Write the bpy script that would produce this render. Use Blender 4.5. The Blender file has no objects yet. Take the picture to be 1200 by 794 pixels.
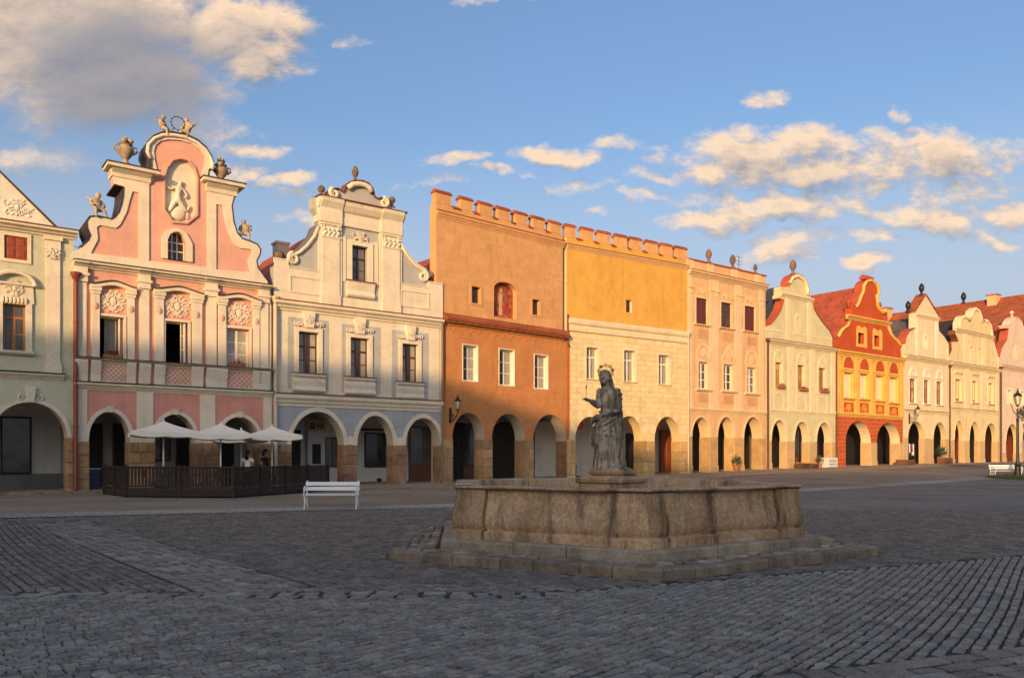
import bpy, bmesh, math, random
from mathutils import Vector, Matrix, noise as mnoise
from mathutils.geometry import tessellate_polygon
S = bpy.context.scene
COL = S.collection
PI = math.pi
R = math.radians
rnd = random.Random(7)

# ------------------------------------------------------------------ camera
cam = bpy.data.cameras.new("camera")
cam.sensor_width = 36.0
cam.lens = 27.99
cam.shift_y = 0.115
cam.clip_start = 0.1
cam.clip_end = 3000
cam_o = bpy.data.objects.new("camera", cam)
cam_o.location = (0, 0, 1.6)
cam_o.rotation_euler = (R(90), 0, 0)
COL.objects.link(cam_o)
S.camera = cam_o

# ------------------------------------------------------------------ light
SUN_EL = R(9.0)
SUN_H = Vector((-0.30, -0.954, 0)).normalized()      # horizontal direction towards the sun
TO_SUN = Vector((SUN_H.x * math.cos(SUN_EL), SUN_H.y * math.cos(SUN_EL), math.sin(SUN_EL)))
sl = bpy.data.lights.new("sun", 'SUN')
sl.energy = 2.5
sl.angle = R(1.0)
sl.color = (1.0, 0.63, 0.29)
so = bpy.data.objects.new("sun", sl)
so.rotation_euler = TO_SUN.to_track_quat('Z', 'Y').to_euler()
so.location = (-60, -120, 60)
COL.objects.link(so)
S.view_settings.view_transform = 'Standard'
S.view_settings.look = 'None'
S.view_settings.gamma = 1.0
S.view_settings.exposure = 0.95
SKY_STRENGTH = 0.15

# ------------------------------------------------------------------ node helpers
class NT:
    def __init__(s, tree):
        s.t = tree
    def n(s, typ, **kw):
        nd = s.t.nodes.new(typ)
        for k, v in kw.items():
            setattr(nd, k, v)
        return nd
    def l(s, a, b):
        s.t.links.new(a, b)
    def put(s, sock, v):
        if isinstance(v, bpy.types.NodeSocket):
            s.t.links.new(v, sock)
        else:
            sock.default_value = v
    def m(s, op, a, b=None, c=None, clamp=False):
        nd = s.n('ShaderNodeMath', operation=op)
        nd.use_clamp = clamp
        s.put(nd.inputs[0], a)
        if b is not None: s.put(nd.inputs[1], b)
        if c is not None: s.put(nd.inputs[2], c)
        return nd.outputs[0]
    def v(s, op, a, b=None):
        nd = s.n('ShaderNodeVectorMath', operation=op)
        s.put(nd.inputs[0], a)
        if b is not None: s.put(nd.inputs[1], b)
        return nd.outputs[0]
    def noise(s, vec, scale, detail=4, rough=0.55, out=0):
        nd = s.n('ShaderNodeTexNoise')
        if vec is not None: s.l(vec, nd.inputs['Vector'])
        nd.inputs['Scale'].default_value = scale
        nd.inputs['Detail'].default_value = detail
        nd.inputs['Roughness'].default_value = rough
        return nd.outputs[out]
    def ramp(s, f, a, b, va=0.0, vb=1.0, smooth=True):
        nd = s.n('ShaderNodeMapRange')
        nd.interpolation_type = 'SMOOTHSTEP' if smooth else 'LINEAR'
        s.put(nd.inputs[0], f)
        nd.inputs[1].default_value = a; nd.inputs[2].default_value = b
        nd.inputs[3].default_value = va; nd.inputs[4].default_value = vb
        return nd.outputs[0]
    def mix(s, f, a, b, blend='MIX'):
        nd = s.n('ShaderNodeMix', data_type='RGBA', blend_type=blend)
        s.put(nd.inputs[0], f); s.put(nd.inputs[6], a); s.put(nd.inputs[7], b)
        return nd.outputs[2]

def c4(c): return (c[0], c[1], c[2], 1.0)

# ------------------------------------------------------------------ world: Nishita sky with evening clouds
W = bpy.data.worlds.new("World")
S.world = W
W.use_nodes = True
W.node_tree.nodes.clear()
def cloud_group():
    g = bpy.data.node_groups.new('cloud_density', 'ShaderNodeTree')
    g.interface.new_socket('p', in_out='INPUT', socket_type='NodeSocketVector')
    g.interface.new_socket('d', in_out='OUTPUT', socket_type='NodeSocketFloat')
    t = NT(g)
    gi = t.n('NodeGroupInput'); go = t.n('NodeGroupOutput')
    p = gi.outputs[0]
    w1 = t.v('SUBTRACT', t.noise(p, 7.0, 4, 0.6, 1), (0.5, 0.5, 0.5))
    sc = t.n('ShaderNodeVectorMath', operation='SCALE'); t.l(w1, sc.inputs[0]); sc.inputs['Scale'].default_value = 0.085
    q = t.v('ADD', p, sc.outputs[0])
    acc = None
    # azimuth tangent, elevation tangent, radii, strength of the cloud banks
    banks = [(-.60,.555,.20,.10,1.5),(-.50,.465,.125,.060,1.25),(-.43,.425,.07,.035,.8),(-.335,.53,.085,.050,1.25),(-.60,.375,.075,.022,.62),(-.193,.521,.017,.009,.7),
      (-.330,.389,.045,.010,.75),(-.285,.348,.034,.010,.7),(-.075,.374,.042,.009,.7),(.056,.379,.055,.013,.95),
      (-.02,.354,.028,.007,.7),(.29,.378,.080,.030,1.15),(.375,.392,.065,.021,1.1),(.395,.352,.080,.024,1.15),(.525,.370,.085,.040,1.2),
      (.322,.312,.080,.018,1.1),(.26,.300,.065,.014,1.0),(.515,.296,.060,.014,1.0),(.625,.383,.040,.020,1.0),
      (.62,.318,.045,.014,.9),(.33,.252,.045,.020,1.0),(.44,.244,.032,.010,.9),(.172,.335,.040,.010,.8),(.312,.450,.022,.012,.72),
      (.492,.434,.013,.008,.7),(.55,.33,.09,.03,.55),(.44,.335,.06,.022,.75),(.20,.36,.05,.008,.5),(-.28,.33,.02,.006,.5),(.10,.31,.03,.006,.45),
      (-.02,.57,.05,.008,.4),(.15,.40,.05,.010,.62),(.22,.385,.06,.010,.62),(-.10,.345,.05,.008,.55),(.24,.33,.05,.012,.7),(.40,.30,.06,.012,.72),(.46,.27,.05,.010,.66),(.36,.275,.06,.010,.66),(.58,.345,.05,.014,.75),(.48,.41,.05,.010,.6),(.30,.40,.06,.012,.65),(.07,.345,.05,.008,.55),(-.24,.30,.05,.008,.5),(.60,.28,.05,.010,.66),(-.36,.365,.05,.010,.6),(.75,.35,.09,.03,1.1),(.85,.30,.08,.02,1.0),(-.78,.50,.12,.08,1.1),(-.75,.36,.08,.02,.8)]
    sx = t.n('ShaderNodeSeparateXYZ'); t.l(q, sx.inputs[0])
    for a, e, ra, re_, w in banks:
        da = t.m('MULTIPLY', t.m('SUBTRACT', sx.outputs[0], a), 1 / ra)
        de = t.m('MULTIPLY', t.m('SUBTRACT', sx.outputs[1], e), 1 / re_)
        r2 = t.m('ADD', t.m('MULTIPLY', da, da), t.m('MULTIPLY', de, de))
        f = t.m('MULTIPLY_ADD', r2, -w * 0.55, w)
        acc = f if acc is None else t.m('MAXIMUM', acc, f)
    mp = t.n('ShaderNodeMapping'); t.l(p, mp.inputs[0]); mp.inputs['Scale'].default_value = (1.0, 1.7, 1.0)
    n1 = t.noise(mp.outputs[0], 21.0, 9, 0.66)
    n2 = t.noise(mp.outputs[0], 4.0, 3, 0.5)
    acc = t.m('MAXIMUM', acc, -1.0)
    ka = t.m('MULTIPLY', t.m('SUBTRACT', sx.outputs[0], -0.54), 1/0.20); kb = t.m('MULTIPLY', t.m('SUBTRACT', sx.outputs[1], 0.48), 1/0.13)
    calm = t.ramp(t.m('ADD', t.m('MULTIPLY', ka, ka), t.m('MULTIPLY', kb, kb)), 0.5, 1.6, 1.25, 2.7)
    d = t.m('ADD', acc, t.m('MULTIPLY', t.m('SUBTRACT', n1, 0.5), calm))
    d = t.m('ADD', d, t.m('MULTIPLY', t.m('SUBTRACT', n2, 0.5), 1.1))
    t.l(d, go.inputs[0])
    return g
def make_world():
    t = NT(W.node_tree)
    tc = t.n('ShaderNodeTexCoord')
    d = tc.outputs['Generated']
    sky = t.n('ShaderNodeTexSky', sky_type='NISHITA')
    sky.sun_disc = False
    sky.sun_elevation = SUN_EL
    sky.sun_rotation = math.atan2(SUN_H.x, SUN_H.y)
    sky.altitude = 500
    sky.air_density = 1.0; sky.dust_density = 8.5; sky.ozone_density = 2.4
    s = t.n('ShaderNodeSeparateXYZ'); t.l(d, s.inputs[0])
    ay = t.m('MAXIMUM', t.m('ABSOLUTE', s.outputs[1]), 0.15)
    cx = t.n('ShaderNodeCombineXYZ')
    t.l(t.m('DIVIDE', s.outputs[0], ay), cx.inputs[0])
    t.l(t.m('DIVIDE', s.outputs[2], ay), cx.inputs[1])
    grp = cloud_group()
    def dens(vec):
        g = t.n('ShaderNodeGroup'); g.node_tree = grp
        t.l(vec, g.inputs[0]); return g.outputs[0]
    d0 = dens(cx.outputs[0])
    d1 = dens(t.v('ADD', cx.outputs[0], (-0.010, 0.018, 0.0)))
    cover = t.ramp(d0, 0.05, 1.10)
    up = t.ramp(s.outputs[2], 0.0, 0.10)
    cover = t.m('MULTIPLY', cover, up)
    lit = t.m('MULTIPLY_ADD', t.m('SUBTRACT', d0, d1), 0.75, 0.62, clamp=True)
    # the heavy bank at upper left is thick and grey
    thick = t.ramp(d0, 0.9, 1.7)
    # the thick rain-grey bank that fills the upper left
    bx = t.n('ShaderNodeSeparateXYZ'); t.l(cx.outputs[0], bx.inputs[0])
    ea = t.m('MULTIPLY', t.m('SUBTRACT', bx.outputs[0], -0.485), 1/0.135); eb = t.m('MULTIPLY', t.m('SUBTRACT', bx.outputs[1], 0.465), 1/0.10)
    bank = t.ramp(t.m('ADD', t.m('MULTIPLY', ea, ea), t.m('MULTIPLY', eb, eb)), 0.25, 1.3, 1.0, 0.0)
    lit2 = t.m('MULTIPLY', lit, t.m('MULTIPLY_ADD', thick, -0.30, 1.0))
    lit2 = t.m('MULTIPLY', lit2, t.m('MULTIPLY_ADD', bank, -0.72, 1.0))
    ccol = t.mix(lit2, (0.80, 0.88, 1.10, 1), (3.75, 2.72, 1.80, 1))
    tint = t.mix(1.0, sky.outputs[0], (1.0, 1.0, 1.03, 1), 'MULTIPLY')
    pale = t.ramp(s.outputs[2], 0.16, 0.40, 0.62, 0.0)
    tint = t.mix(pale, tint, (2.05, 2.12, 2.36, 1))
    col = t.mix(t.m('MULTIPLY', cover, 0.92), tint, ccol)
    bg = t.n('ShaderNodeBackground')
    t.l(col, bg.inputs[0]); bg.inputs[1].default_value = SKY_STRENGTH
    out = t.n('ShaderNodeOutputWorld')
    t.l(bg.outputs[0], out.inputs[0])
make_world()

# ------------------------------------------------------------------ materials
MATS = {}
def new_mat(name):
    m = bpy.data.materials.new(name); m.use_nodes = True
    nt = m.node_tree; nt.nodes.clear()
    t = NT(nt)
    b = t.n('ShaderNodeBsdfPrincipled'); o = t.n('ShaderNodeOutputMaterial')
    t.l(b.outputs[0], o.inputs[0])
    MATS[name] = m
    return m, t, b
def pos(t):
    return t.n('ShaderNodeNewGeometry').outputs['Position']
def solid(name, col, rough=0.7, var=0.08, scale=3.0, bump=0.0, bscale=40.0, metal=0.0, spec=0.4, streak=0.0, stain=None):
    m, t, b = new_mat(name)
    p = pos(t)
    n = t.noise(p, scale, 5, 0.6)
    k = t.ramp(n, 0.25, 0.75, 1 - var, 1 + var, False)
    cc = t.n('ShaderNodeCombineColor')
    for i in range(3): t.l(k, cc.inputs[i])
    col_ = t.mix(1.0, c4(col), cc.outputs[0], 'MULTIPLY')
    if streak:
        mp = t.n('ShaderNodeMapping'); t.l(p, mp.inputs[0]); mp.inputs['Scale'].default_value = (2.6, 2.6, 0.22)
        st = t.ramp(t.noise(mp.outputs[0], 1.0, 6, 0.65), 0.50, 0.78)
        col_ = t.mix(t.m('MULTIPLY', st, streak), col_, c4(stain or [x * 0.55 for x in col]))
    t.l(col_, b.inputs['Base Color'])
    b.inputs['Roughness'].default_value = rough
    b.inputs['Metallic'].default_value = metal
    b.inputs['Specular IOR Level'].default_value = spec
    if bump:
        bp = t.n('ShaderNodeBump'); bp.inputs['Strength'].default_value = bump; bp.inputs['Distance'].default_value = 0.02
        t.l(t.noise(p, bscale, 4, 0.6), bp.inputs['Height'])
        t.l(bp.outputs[0], b.inputs['Normal'])
    return m
def weather(t, p, col_, col, amt=1.0):
    """repaired patches, faded areas, fine cracks"""
    pt = t.ramp(t.noise(p, 0.55, 6, 0.7), 0.50, 0.60)
    col_ = t.mix(t.m('MULTIPLY', pt, 0.20*amt), col_, c4([min(.85, x*1.25+.03) for x in col]))
    pd = t.ramp(t.noise(t.v('ADD', p, (7.3, 2.1, 4.4)), 0.9, 7, 0.72), 0.56, 0.66)
    col_ = t.mix(t.m('MULTIPLY', pd, 0.30*amt), col_, c4([x*.68 for x in col]))
    vo = t.n('ShaderNodeTexVoronoi', feature='DISTANCE_TO_EDGE'); vo.inputs['Scale'].default_value = 0.55
    wv = t.v('SUBTRACT', t.noise(p, 2.0, 5, .7, 1), (.5, .5, .5)); sc = t.n('ShaderNodeVectorMath', operation='SCALE'); t.l(wv, sc.inputs[0]); sc.inputs['Scale'].default_value = 0.9
    t.l(t.v('ADD', p, sc.outputs[0]), vo.inputs['Vector'])
    cr = t.m('MULTIPLY', t.ramp(vo.outputs['Distance'], 0.0, 0.012, 1.0, 0.0), t.ramp(t.noise(p, .35, 3), .48, .58))
    return t.mix(t.m('MULTIPLY', cr, 0.45*amt), col_, c4([x*.45 for x in col]))
def plaster(name, col, var=0.10, streak=0.42, stain=None):
    m = solid(name, col, 0.9, var, 1.3, 0.35, 14.0, 0, 0.2, streak, stain)
    t = NT(m.node_tree); b = [n for n in m.node_tree.nodes if n.type == 'BSDF_PRINCIPLED'][0]
    src = b.inputs['Base Color'].links[0].from_socket
    t.l(weather(t, pos(t), src, col), b.inputs['Base Color'])
    return m
def block_pattern(name, col, joint, bw, bh, var=0.10, bump=0.3, msize=0.03, joint_amt=1.0, offs=0.5, streak=0.25, axis=('x', 'z')):
    """painted or scored courses, laid out in the thing's own metric coordinates"""
    m, t, b = new_mat(name)
    tc = t.n('ShaderNodeTexCoord')
    s = t.n('ShaderNodeSeparateXYZ'); t.l(tc.outputs['Object'], s.inputs[0])
    c = t.n('ShaderNodeCombineXYZ')
    ax = {'x': 0, 'y': 1, 'z': 2}
    p = pos(t)
    wob = t.m('MULTIPLY', t.m('SUBTRACT', t.noise(p, 3.0, 2), 0.5), 0.05)
    t.l(t.m('ADD', s.outputs[ax[axis[0]]], wob), c.inputs[0]); t.l(t.m('ADD', s.outputs[ax[axis[1]]], wob), c.inputs[1])
    br = t.n('ShaderNodeTexBrick'); t.l(c.outputs[0], br.inputs[0])
    br.offset = offs
    br.inputs['Scale'].default_value = 1.0
    br.inputs['Brick Width'].default_value = bw; br.inputs['Row Height'].default_value = bh
    br.inputs['Mortar Size'].default_value = msize; br.inputs['Mortar Smooth'].default_value = 0.5
    br.inputs['Color1'].default_value = c4([x * (1 - var) for x in col]); br.inputs['Color2'].default_value = c4([min(1, x * (1 + var)) for x in col])
    br.inputs['Mortar'].default_value = c4([a * (1 - joint_amt) + j * joint_amt for a, j in zip(col, joint)])
    n = t.ramp(t.noise(p, 1.5, 6, 0.65), 0.25, 0.75, 0.88, 1.10, False)
    cc = t.n('ShaderNodeCombineColor')
    for i in range(3): t.l(n, cc.inputs[i])
    col_ = t.mix(1.0, br.outputs[0], cc.outputs[0], 'MULTIPLY')
    mp = t.n('ShaderNodeMapping'); t.l(p, mp.inputs[0]); mp.inputs['Scale'].default_value = (2.6, 2.6, 0.22)
    st = t.ramp(t.noise(mp.outputs[0], 1.0, 6, 0.65), 0.50, 0.78)
    col_ = t.mix(t.m('MULTIPLY', st, streak), col_, c4([x * 0.55 for x in col]))
    col_ = weather(t, p, col_, col, 1.2)
    t.l(col_, b.inputs['Base Color']); b.inputs['Roughness'].default_value = 0.9
    b.inputs['Specular IOR Level'].default_value = 0.2
    bp = t.n('ShaderNodeBump'); bp.inputs['Strength'].default_value = bump; bp.inputs['Distance'].default_value = 0.03
    h = t.m('ADD', t.m('MULTIPLY', br.outputs['Fac'], -1.0), t.m('MULTIPLY', t.noise(p, 14, 4), 0.6))
    t.l(h, bp.inputs['Height']); t.l(bp.outputs[0], b.inputs['Normal'])
    return m
def glassy(name, col, rough=0.06, var=0.3, spec=0.5):
    m, t, b = new_mat(name)
    p = pos(t)
    k = t.ramp(t.noise(p, 1.1, 3), 0.3, 0.7, 1 - var, 1 + var)
    k = t.m('MULTIPLY', k, t.m('MULTIPLY_ADD', t.n('ShaderNodeObjectInfo').outputs['Random'], 1.3, 0.45))
    cc = t.n('ShaderNodeCombineColor')
    for i in range(3): t.l(k, cc.inputs[i])
    t.l(t.mix(1.0, c4(col), cc.outputs[0], 'MULTIPLY'), b.inputs['Base Color'])
    b.inputs['Roughness'].default_value = rough
    b.inputs['Specular IOR Level'].default_value = spec
    bp = t.n('ShaderNodeBump'); bp.inputs['Strength'].default_value = 0.06; bp.inputs['Distance'].default_value = 0.02
    t.l(t.noise(p, 2.2, 2), bp.inputs['Height']); t.l(bp.outputs[0], b.inputs['Normal'])
    return m
def stone(name, c1, c2, scale=2.2, bump=0.6, dark=(0.05, 0.045, 0.04), dark_amt=0.4, rough=0.9, spec=0.22):
    m, t, b = new_mat(name)
    p = pos(t)
    oi = t.n('ShaderNodeObjectInfo').outputs['Random']
    n = t.ramp(t.noise(p, scale, 7, 0.68), 0.3, 0.7)
    col_ = t.mix(n, c4(c1), c4(c2))
    sp = t.ramp(t.noise(p, scale * 14, 3, 0.7), 0.35, 0.75, 0.75, 1.2)
    k = t.m('MULTIPLY', sp, t.m('MULTIPLY_ADD', oi, 0.36, 0.82))
    cc = t.n('ShaderNodeCombineColor')
    for i in range(3): t.l(k, cc.inputs[i])
    col_ = t.mix(1.0, col_, cc.outputs[0], 'MULTIPLY')
    mp = t.n('ShaderNodeMapping'); t.l(p, mp.inputs[0]); mp.inputs['Scale'].default_value = (3.0, 3.0, 0.5)
    st = t.ramp(t.noise(mp.outputs[0], 0.9, 7, 0.7), 0.46, 0.70)
    col_ = t.mix(t.m('MULTIPLY', st, dark_amt), col_, c4(dark))
    t.l(col_, b.inputs['Base Color']); b.inputs['Roughness'].default_value = rough
    b.inputs['Specular IOR Level'].default_value = spec
    bp = t.n('ShaderNodeBump'); bp.inputs['Strength'].default_value = bump; bp.inputs['Distance'].default_value = 0.02
    t.l(t.noise(p, scale * 9, 6, 0.7), bp.inputs['Height']); t.l(bp.outputs[0], b.inputs['Normal'])
    return m
def roof_tiles(name, col, var=0.16):
    m, t, b = new_mat(name)
    tc = t.n('ShaderNodeTexCoord'); s = t.n('ShaderNodeSeparateXYZ'); t.l(tc.outputs['Object'], s.inputs[0])
    c = t.n('ShaderNodeCombineXYZ'); t.l(s.outputs[1], c.inputs[0]); t.l(s.outputs[2], c.inputs[1])
    br = t.n('ShaderNodeTexBrick'); t.l(c.outputs[0], br.inputs[0])
    br.inputs['Scale'].default_value = 1.0; br.inputs['Brick Width'].default_value = 0.2; br.inputs['Row Height'].default_value = 0.22
    br.inputs['Mortar Size'].default_value = 0.02
    br.inputs['Color1'].default_value = c4([x * (1 - var) for x in col]); br.inputs['Color2'].default_value = c4([x * (1 + var) for x in col])
    br.inputs['Mortar'].default_value = c4([x * 0.55 for x in col])
    k = t.ramp(t.noise(pos(t), 0.9, 5), 0.3, 0.7, 0.75, 1.15)
    cc = t.n('ShaderNodeCombineColor')
    for i in range(3): t.l(k, cc.inputs[i])
    t.l(t.mix(1.0, br.outputs[0], cc.outputs[0], 'MULTIPLY'), b.inputs['Base Color'])
    b.inputs['Roughness'].default_value = 0.85
    bp = t.n('ShaderNodeBump'); bp.inputs['Strength'].default_value = 0.8; bp.inputs['Distance'].default_value = 0.05
    t.l(br.outputs['Fac'], bp.inputs['Height']); bp.invert = True; t.l(bp.outputs[0], b.inputs['Normal'])
    return m

# plasters (real-world base colours)
plaster('m_cream', (0.73, 0.63, 0.48)); plaster('m_white', (0.76, 0.70, 0.58)); plaster('m_pink', (0.70, 0.37, 0.28), stain=(0.50, 0.28, 0.22))
plaster('m_pink_low', (0.64, 0.29, 0.23)); plaster('m_greenish', (0.55, 0.53, 0.38)); plaster('m_creamyellow', (0.72, 0.57, 0.33))
plaster('m_bluegrey', (0.36, 0.38, 0.40)); plaster('m_softgrey', (0.43, 0.42, 0.39)); plaster('m_reveal', (0.55, 0.47, 0.37), streak=0.5)
plaster('m_ochre', (0.66, 0.36, 0.08)); plaster('m_paleyellow', (0.68, 0.52, 0.26)); plaster('m_peach', (0.70, 0.43, 0.22)); plaster('m_peach_light', (0.75, 0.53, 0.31))
plaster('m_peach_panel', (0.60, 0.32, 0.18)); plaster('m_palegreen', (0.63, 0.56, 0.34)); plaster('m_ivory', (0.74, 0.61, 0.39)); plaster('m_red', (0.50, 0.085, 0.028))
plaster('m_gold', (0.68, 0.31, 0.05)); plaster('m_gold_light', (0.74, 0.44, 0.11)); plaster('m_rosewhite', (0.70, 0.54, 0.42)); plaster('m_arcade', (0.42, 0.40, 0.37), streak=0.5); plaster('m_arcade_white', (0.68, 0.67, 0.63), streak=0.4)
plaster('m_socle', (0.56, 0.38, 0.20), streak=0.6); plaster('m_orange_edge', (0.50, 0.15, 0.05)); plaster('m_greypanel', (0.20, 0.22, 0.20))
block_pattern('m_brown', (0.56, 0.235, 0.085), (0.46, 0.185, 0.065), 0.62, 0.34, 0.04, 0.22, 0.02, 0.28, streak=0.45)
block_pattern('m_brown_top', (0.66, 0.35, 0.15), (0.55, 0.27, 0.11), 0.62, 0.34, 0.04, 0.22, 0.02, 0.30, streak=0.35)
block_pattern('m_sgraffito', (0.73, 0.585, 0.33), (0.63, 0.46, 0.23), 0.85, 0.36, 0.07, 0.35, 0.06, 0.6)
block_pattern('m_redbrick', (0.50, 0.09, 0.03), (0.60, 0.24, 0.09), 0.62, 0.36, 0.08, 0.5, 0.035, 0.8)
stone('m_pierstone', (0.40, 0.24, 0.12), (0.55, 0.36, 0.19), 2.0, 0.5, dark_amt=0.25)
stone('m_pierstone_dark', (0.30, 0.16, 0.09), (0.44, 0.26, 0.15), 2.0, 0.6, dark_amt=0.35)
stone('m_pierstone_gold', (0.50, 0.30, 0.13), (0.62, 0.42, 0.20), 1.8, 0.4, dark_amt=0.15)
stone('m_fountain', (0.42, 0.265, 0.15), (0.64, 0.44, 0.27), 1.5, 0.5, (0.075, 0.055, 0.04), 0.85)
stone('m_fountain_warm', (0.52, 0.30, 0.145), (0.66, 0.45, 0.27), 1.9, 0.5, (0.08, 0.055, 0.035), 0.9)
stone('m_step', (0.22, 0.165, 0.118), (0.40, 0.31, 0.22), 3.0, 0.7, (0.05, 0.045, 0.04), 0.5)
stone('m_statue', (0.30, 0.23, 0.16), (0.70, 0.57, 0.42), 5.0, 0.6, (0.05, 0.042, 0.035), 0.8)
stone('m_ornstone_dark', (0.15, 0.095, 0.06), (0.30, 0.20, 0.125), 6.0, 0.5, (0.06, 0.045, 0.035), 0.6)
stone('m_ornstone', (0.36, 0.27, 0.17), (0.55, 0.42, 0.28), 6.0, 0.5, (0.10, 0.07, 0.05), 0.6)
stone('m_slab', (0.36, 0.285, 0.205), (0.52, 0.43, 0.32), 3.0, 0.6, (0.07, 0.055, 0.045), 0.4)
stone('m_sett', (0.28, 0.24, 0.20), (0.40, 0.352, 0.30), 2.6, 0.5, (0.06, 0.055, 0.05), 0.3, 0.85, 0.12)
stone('m_sett_brown', (0.22, 0.178, 0.145), (0.345, 0.285, 0.23), 2.2, 0.5, (0.07, 0.06, 0.05), 0.3, 0.8)
stone('m_sett_light', (0.275, 0.235, 0.19), (0.38, 0.33, 0.27), 2.6, 0.5, (0.10, 0.09, 0.08), 0.3, 0.8)
stone('m_flag', (0.21, 0.18, 0.15), (0.32, 0.27, 0.22), 1.8, 0.4, (0.10, 0.085, 0.07), 0.3, 0.85)
solid('m_metal_dark', (0.055, 0.035, 0.03), 0.6, 0.15, 2.0, 0.1, metal=0.0, spec=0.4)
solid('m_iron', (0.025, 0.025, 0.025), 0.45, 0.1, 8.0, metal=0.3)
solid('m_gilt', (0.75, 0.50, 0.16), 0.35, 0.1, 8.0, metal=0.8)
solid('m_redpipe', (0.23, 0.045, 0.025), 0.5, 0.15, 3.0, streak=0.4); solid('m_creampipe', (0.55, 0.47, 0.34), 0.55, 0.1, 3.0, streak=0.3)
solid('m_greypipe', (0.20, 0.16, 0.11), 0.55, 0.15, 3.0, streak=0.3); solid('m_brownpipe', (0.10, 0.045, 0.025), 0.55, 0.15, 3.0, streak=0.3)
solid('m_greysheet', (0.17, 0.155, 0.145), 0.6, 0.12, 2.0, streak=0.3); solid('m_redsheet', (0.46, 0.09, 0.04), 0.65, 0.12, 2.0, streak=0.3); solid('m_brownsheet', (0.21, 0.07, 0.035), 0.65, 0.12, 2.0, streak=0.3)
solid('m_whiteframe', (0.74, 0.68, 0.56), 0.5, 0.06, 5.0); solid('m_woodframe', (0.36, 0.15, 0.05), 0.5, 0.15, 6.0); solid('m_darkframe', (0.06, 0.028, 0.022), 0.5, 0.15, 6.0)
solid('m_shutter', (0.30, 0.065, 0.03), 0.6, 0.15, 6.0); solid('m_sashframe', (0.075, 0.022, 0.018), 0.6, 0.15, 6.0); solid('m_shutter_dark', (0.12, 0.025, 0.02), 0.6, 0.15, 6.0)
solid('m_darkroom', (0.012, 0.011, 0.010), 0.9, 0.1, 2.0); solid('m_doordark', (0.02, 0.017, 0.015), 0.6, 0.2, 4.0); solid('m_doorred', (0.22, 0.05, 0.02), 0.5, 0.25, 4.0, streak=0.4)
glassy('m_glass', (0.030, 0.032, 0.036)); glassy('m_glass_curtain', (0.34, 0.30, 0.25), 0.12, 0.25); glassy('m_glass_warm', (0.30, 0.16, 0.08), 0.1, 0.4); glassy('m_glass_grey', (0.10, 0.10, 0.105), 0.08, 0.4)
solid('m_curtain', (0.34, 0.31, 0.27), 0.9, 0.2, 8.0); solid('m_blind', (0.78, 0.64, 0.36), 0.8, 0.06, 4.0)
solid('m_canvas', (0.87, 0.80, 0.68), 0.85, 0.05, 2.0, 0.1, 90.0); solid('m_whitepaint', (0.86, 0.84, 0.80), 0.45, 0.05, 4.0)
solid('m_fencewood', (0.030, 0.017, 0.013), 0.7, 0.3, 7.0, 0.3, 30.0); solid('m_furniture', (0.10, 0.055, 0.035), 0.6, 0.3, 7.0)
solid('m_brownpanel', (0.16, 0.07, 0.04), 0.6, 0.2, 3.0, streak=0.3)
solid('m_red_sign', (0.42, 0.035, 0.025), 0.5, 0.1, 4.0); solid('m_sign_orange', (0.62, 0.36, 0.18), 0.5, 0.06, 4.0); solid('m_sign_black', (0.015, 0.014, 0.014), 0.5, 0.1); solid('m_sign_cream', (0.60, 0.52, 0.36), 0.5, 0.08)
solid('m_leaf', (0.065, 0.085, 0.028), 0.6, 0.35, 9.0); solid('m_leaf_dark', (0.035, 0.05, 0.02), 0.6, 0.35, 9.0); solid('m_flower', (0.36, 0.035, 0.04), 0.7, 0.3, 30.0); solid('m_flower_orange', (0.55, 0.20, 0.04), 0.7, 0.35, 20.0)
solid('m_bark', (0.10, 0.075, 0.055), 0.9, 0.25, 6.0, 0.6); solid('m_skin', (0.42, 0.25, 0.18), 0.6, 0.05); solid('m_hair', (0.015, 0.010, 0.008), 0.5, 0.2, 20.0)
solid('m_cloth_white', (0.72, 0.70, 0.68), 0.9, 0.06, 8.0); solid('m_cloth_dark', (0.03, 0.02, 0.025), 0.9, 0.2, 8.0); solid('m_cloth_red', (0.35, 0.03, 0.03), 0.9, 0.15, 8.0); solid('m_cloth_blue', (0.06, 0.08, 0.14), 0.9, 0.15, 8.0)
solid('m_water', (0.02, 0.03, 0.03), 0.05, 0.1, 2.0); solid('m_box_white', (0.6, 0.6, 0.6), 0.6, 0.06); solid('m_bin', (0.018, 0.03, 0.022), 0.5, 0.1); solid('m_grass', (0.05, 0.065, 0.025), 0.9, 0.4, 12.0)
solid('m_terracotta', (0.36, 0.13, 0.06), 0.8, 0.15, 6.0)
roof_tiles('m_roof_red', (0.50, 0.10, 0.045)); roof_tiles('m_roof_brown', (0.25, 0.075, 0.04)); roof_tiles('m_roof_slate', (0.055, 0.065, 0.085)); roof_tiles('m_roof_dark', (0.045, 0.032, 0.034)); roof_tiles('m_roof_orange', (0.45, 0.11, 0.035)); roof_tiles('m_roof_greyred', (0.17, 0.12, 0.11))
M = MATS
def statue_fold_shade():  # dark streaks painted into the stone to read as shade between drapery folds
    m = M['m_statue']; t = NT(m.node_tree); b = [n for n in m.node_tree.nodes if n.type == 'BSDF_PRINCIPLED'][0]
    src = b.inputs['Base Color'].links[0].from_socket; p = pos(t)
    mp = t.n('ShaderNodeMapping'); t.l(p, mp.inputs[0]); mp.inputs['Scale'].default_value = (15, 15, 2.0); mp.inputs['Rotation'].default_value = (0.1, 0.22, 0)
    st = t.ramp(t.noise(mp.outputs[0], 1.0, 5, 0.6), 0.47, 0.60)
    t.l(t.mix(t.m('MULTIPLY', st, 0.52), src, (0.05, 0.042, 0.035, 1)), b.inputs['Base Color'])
statue_fold_shade()

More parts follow.
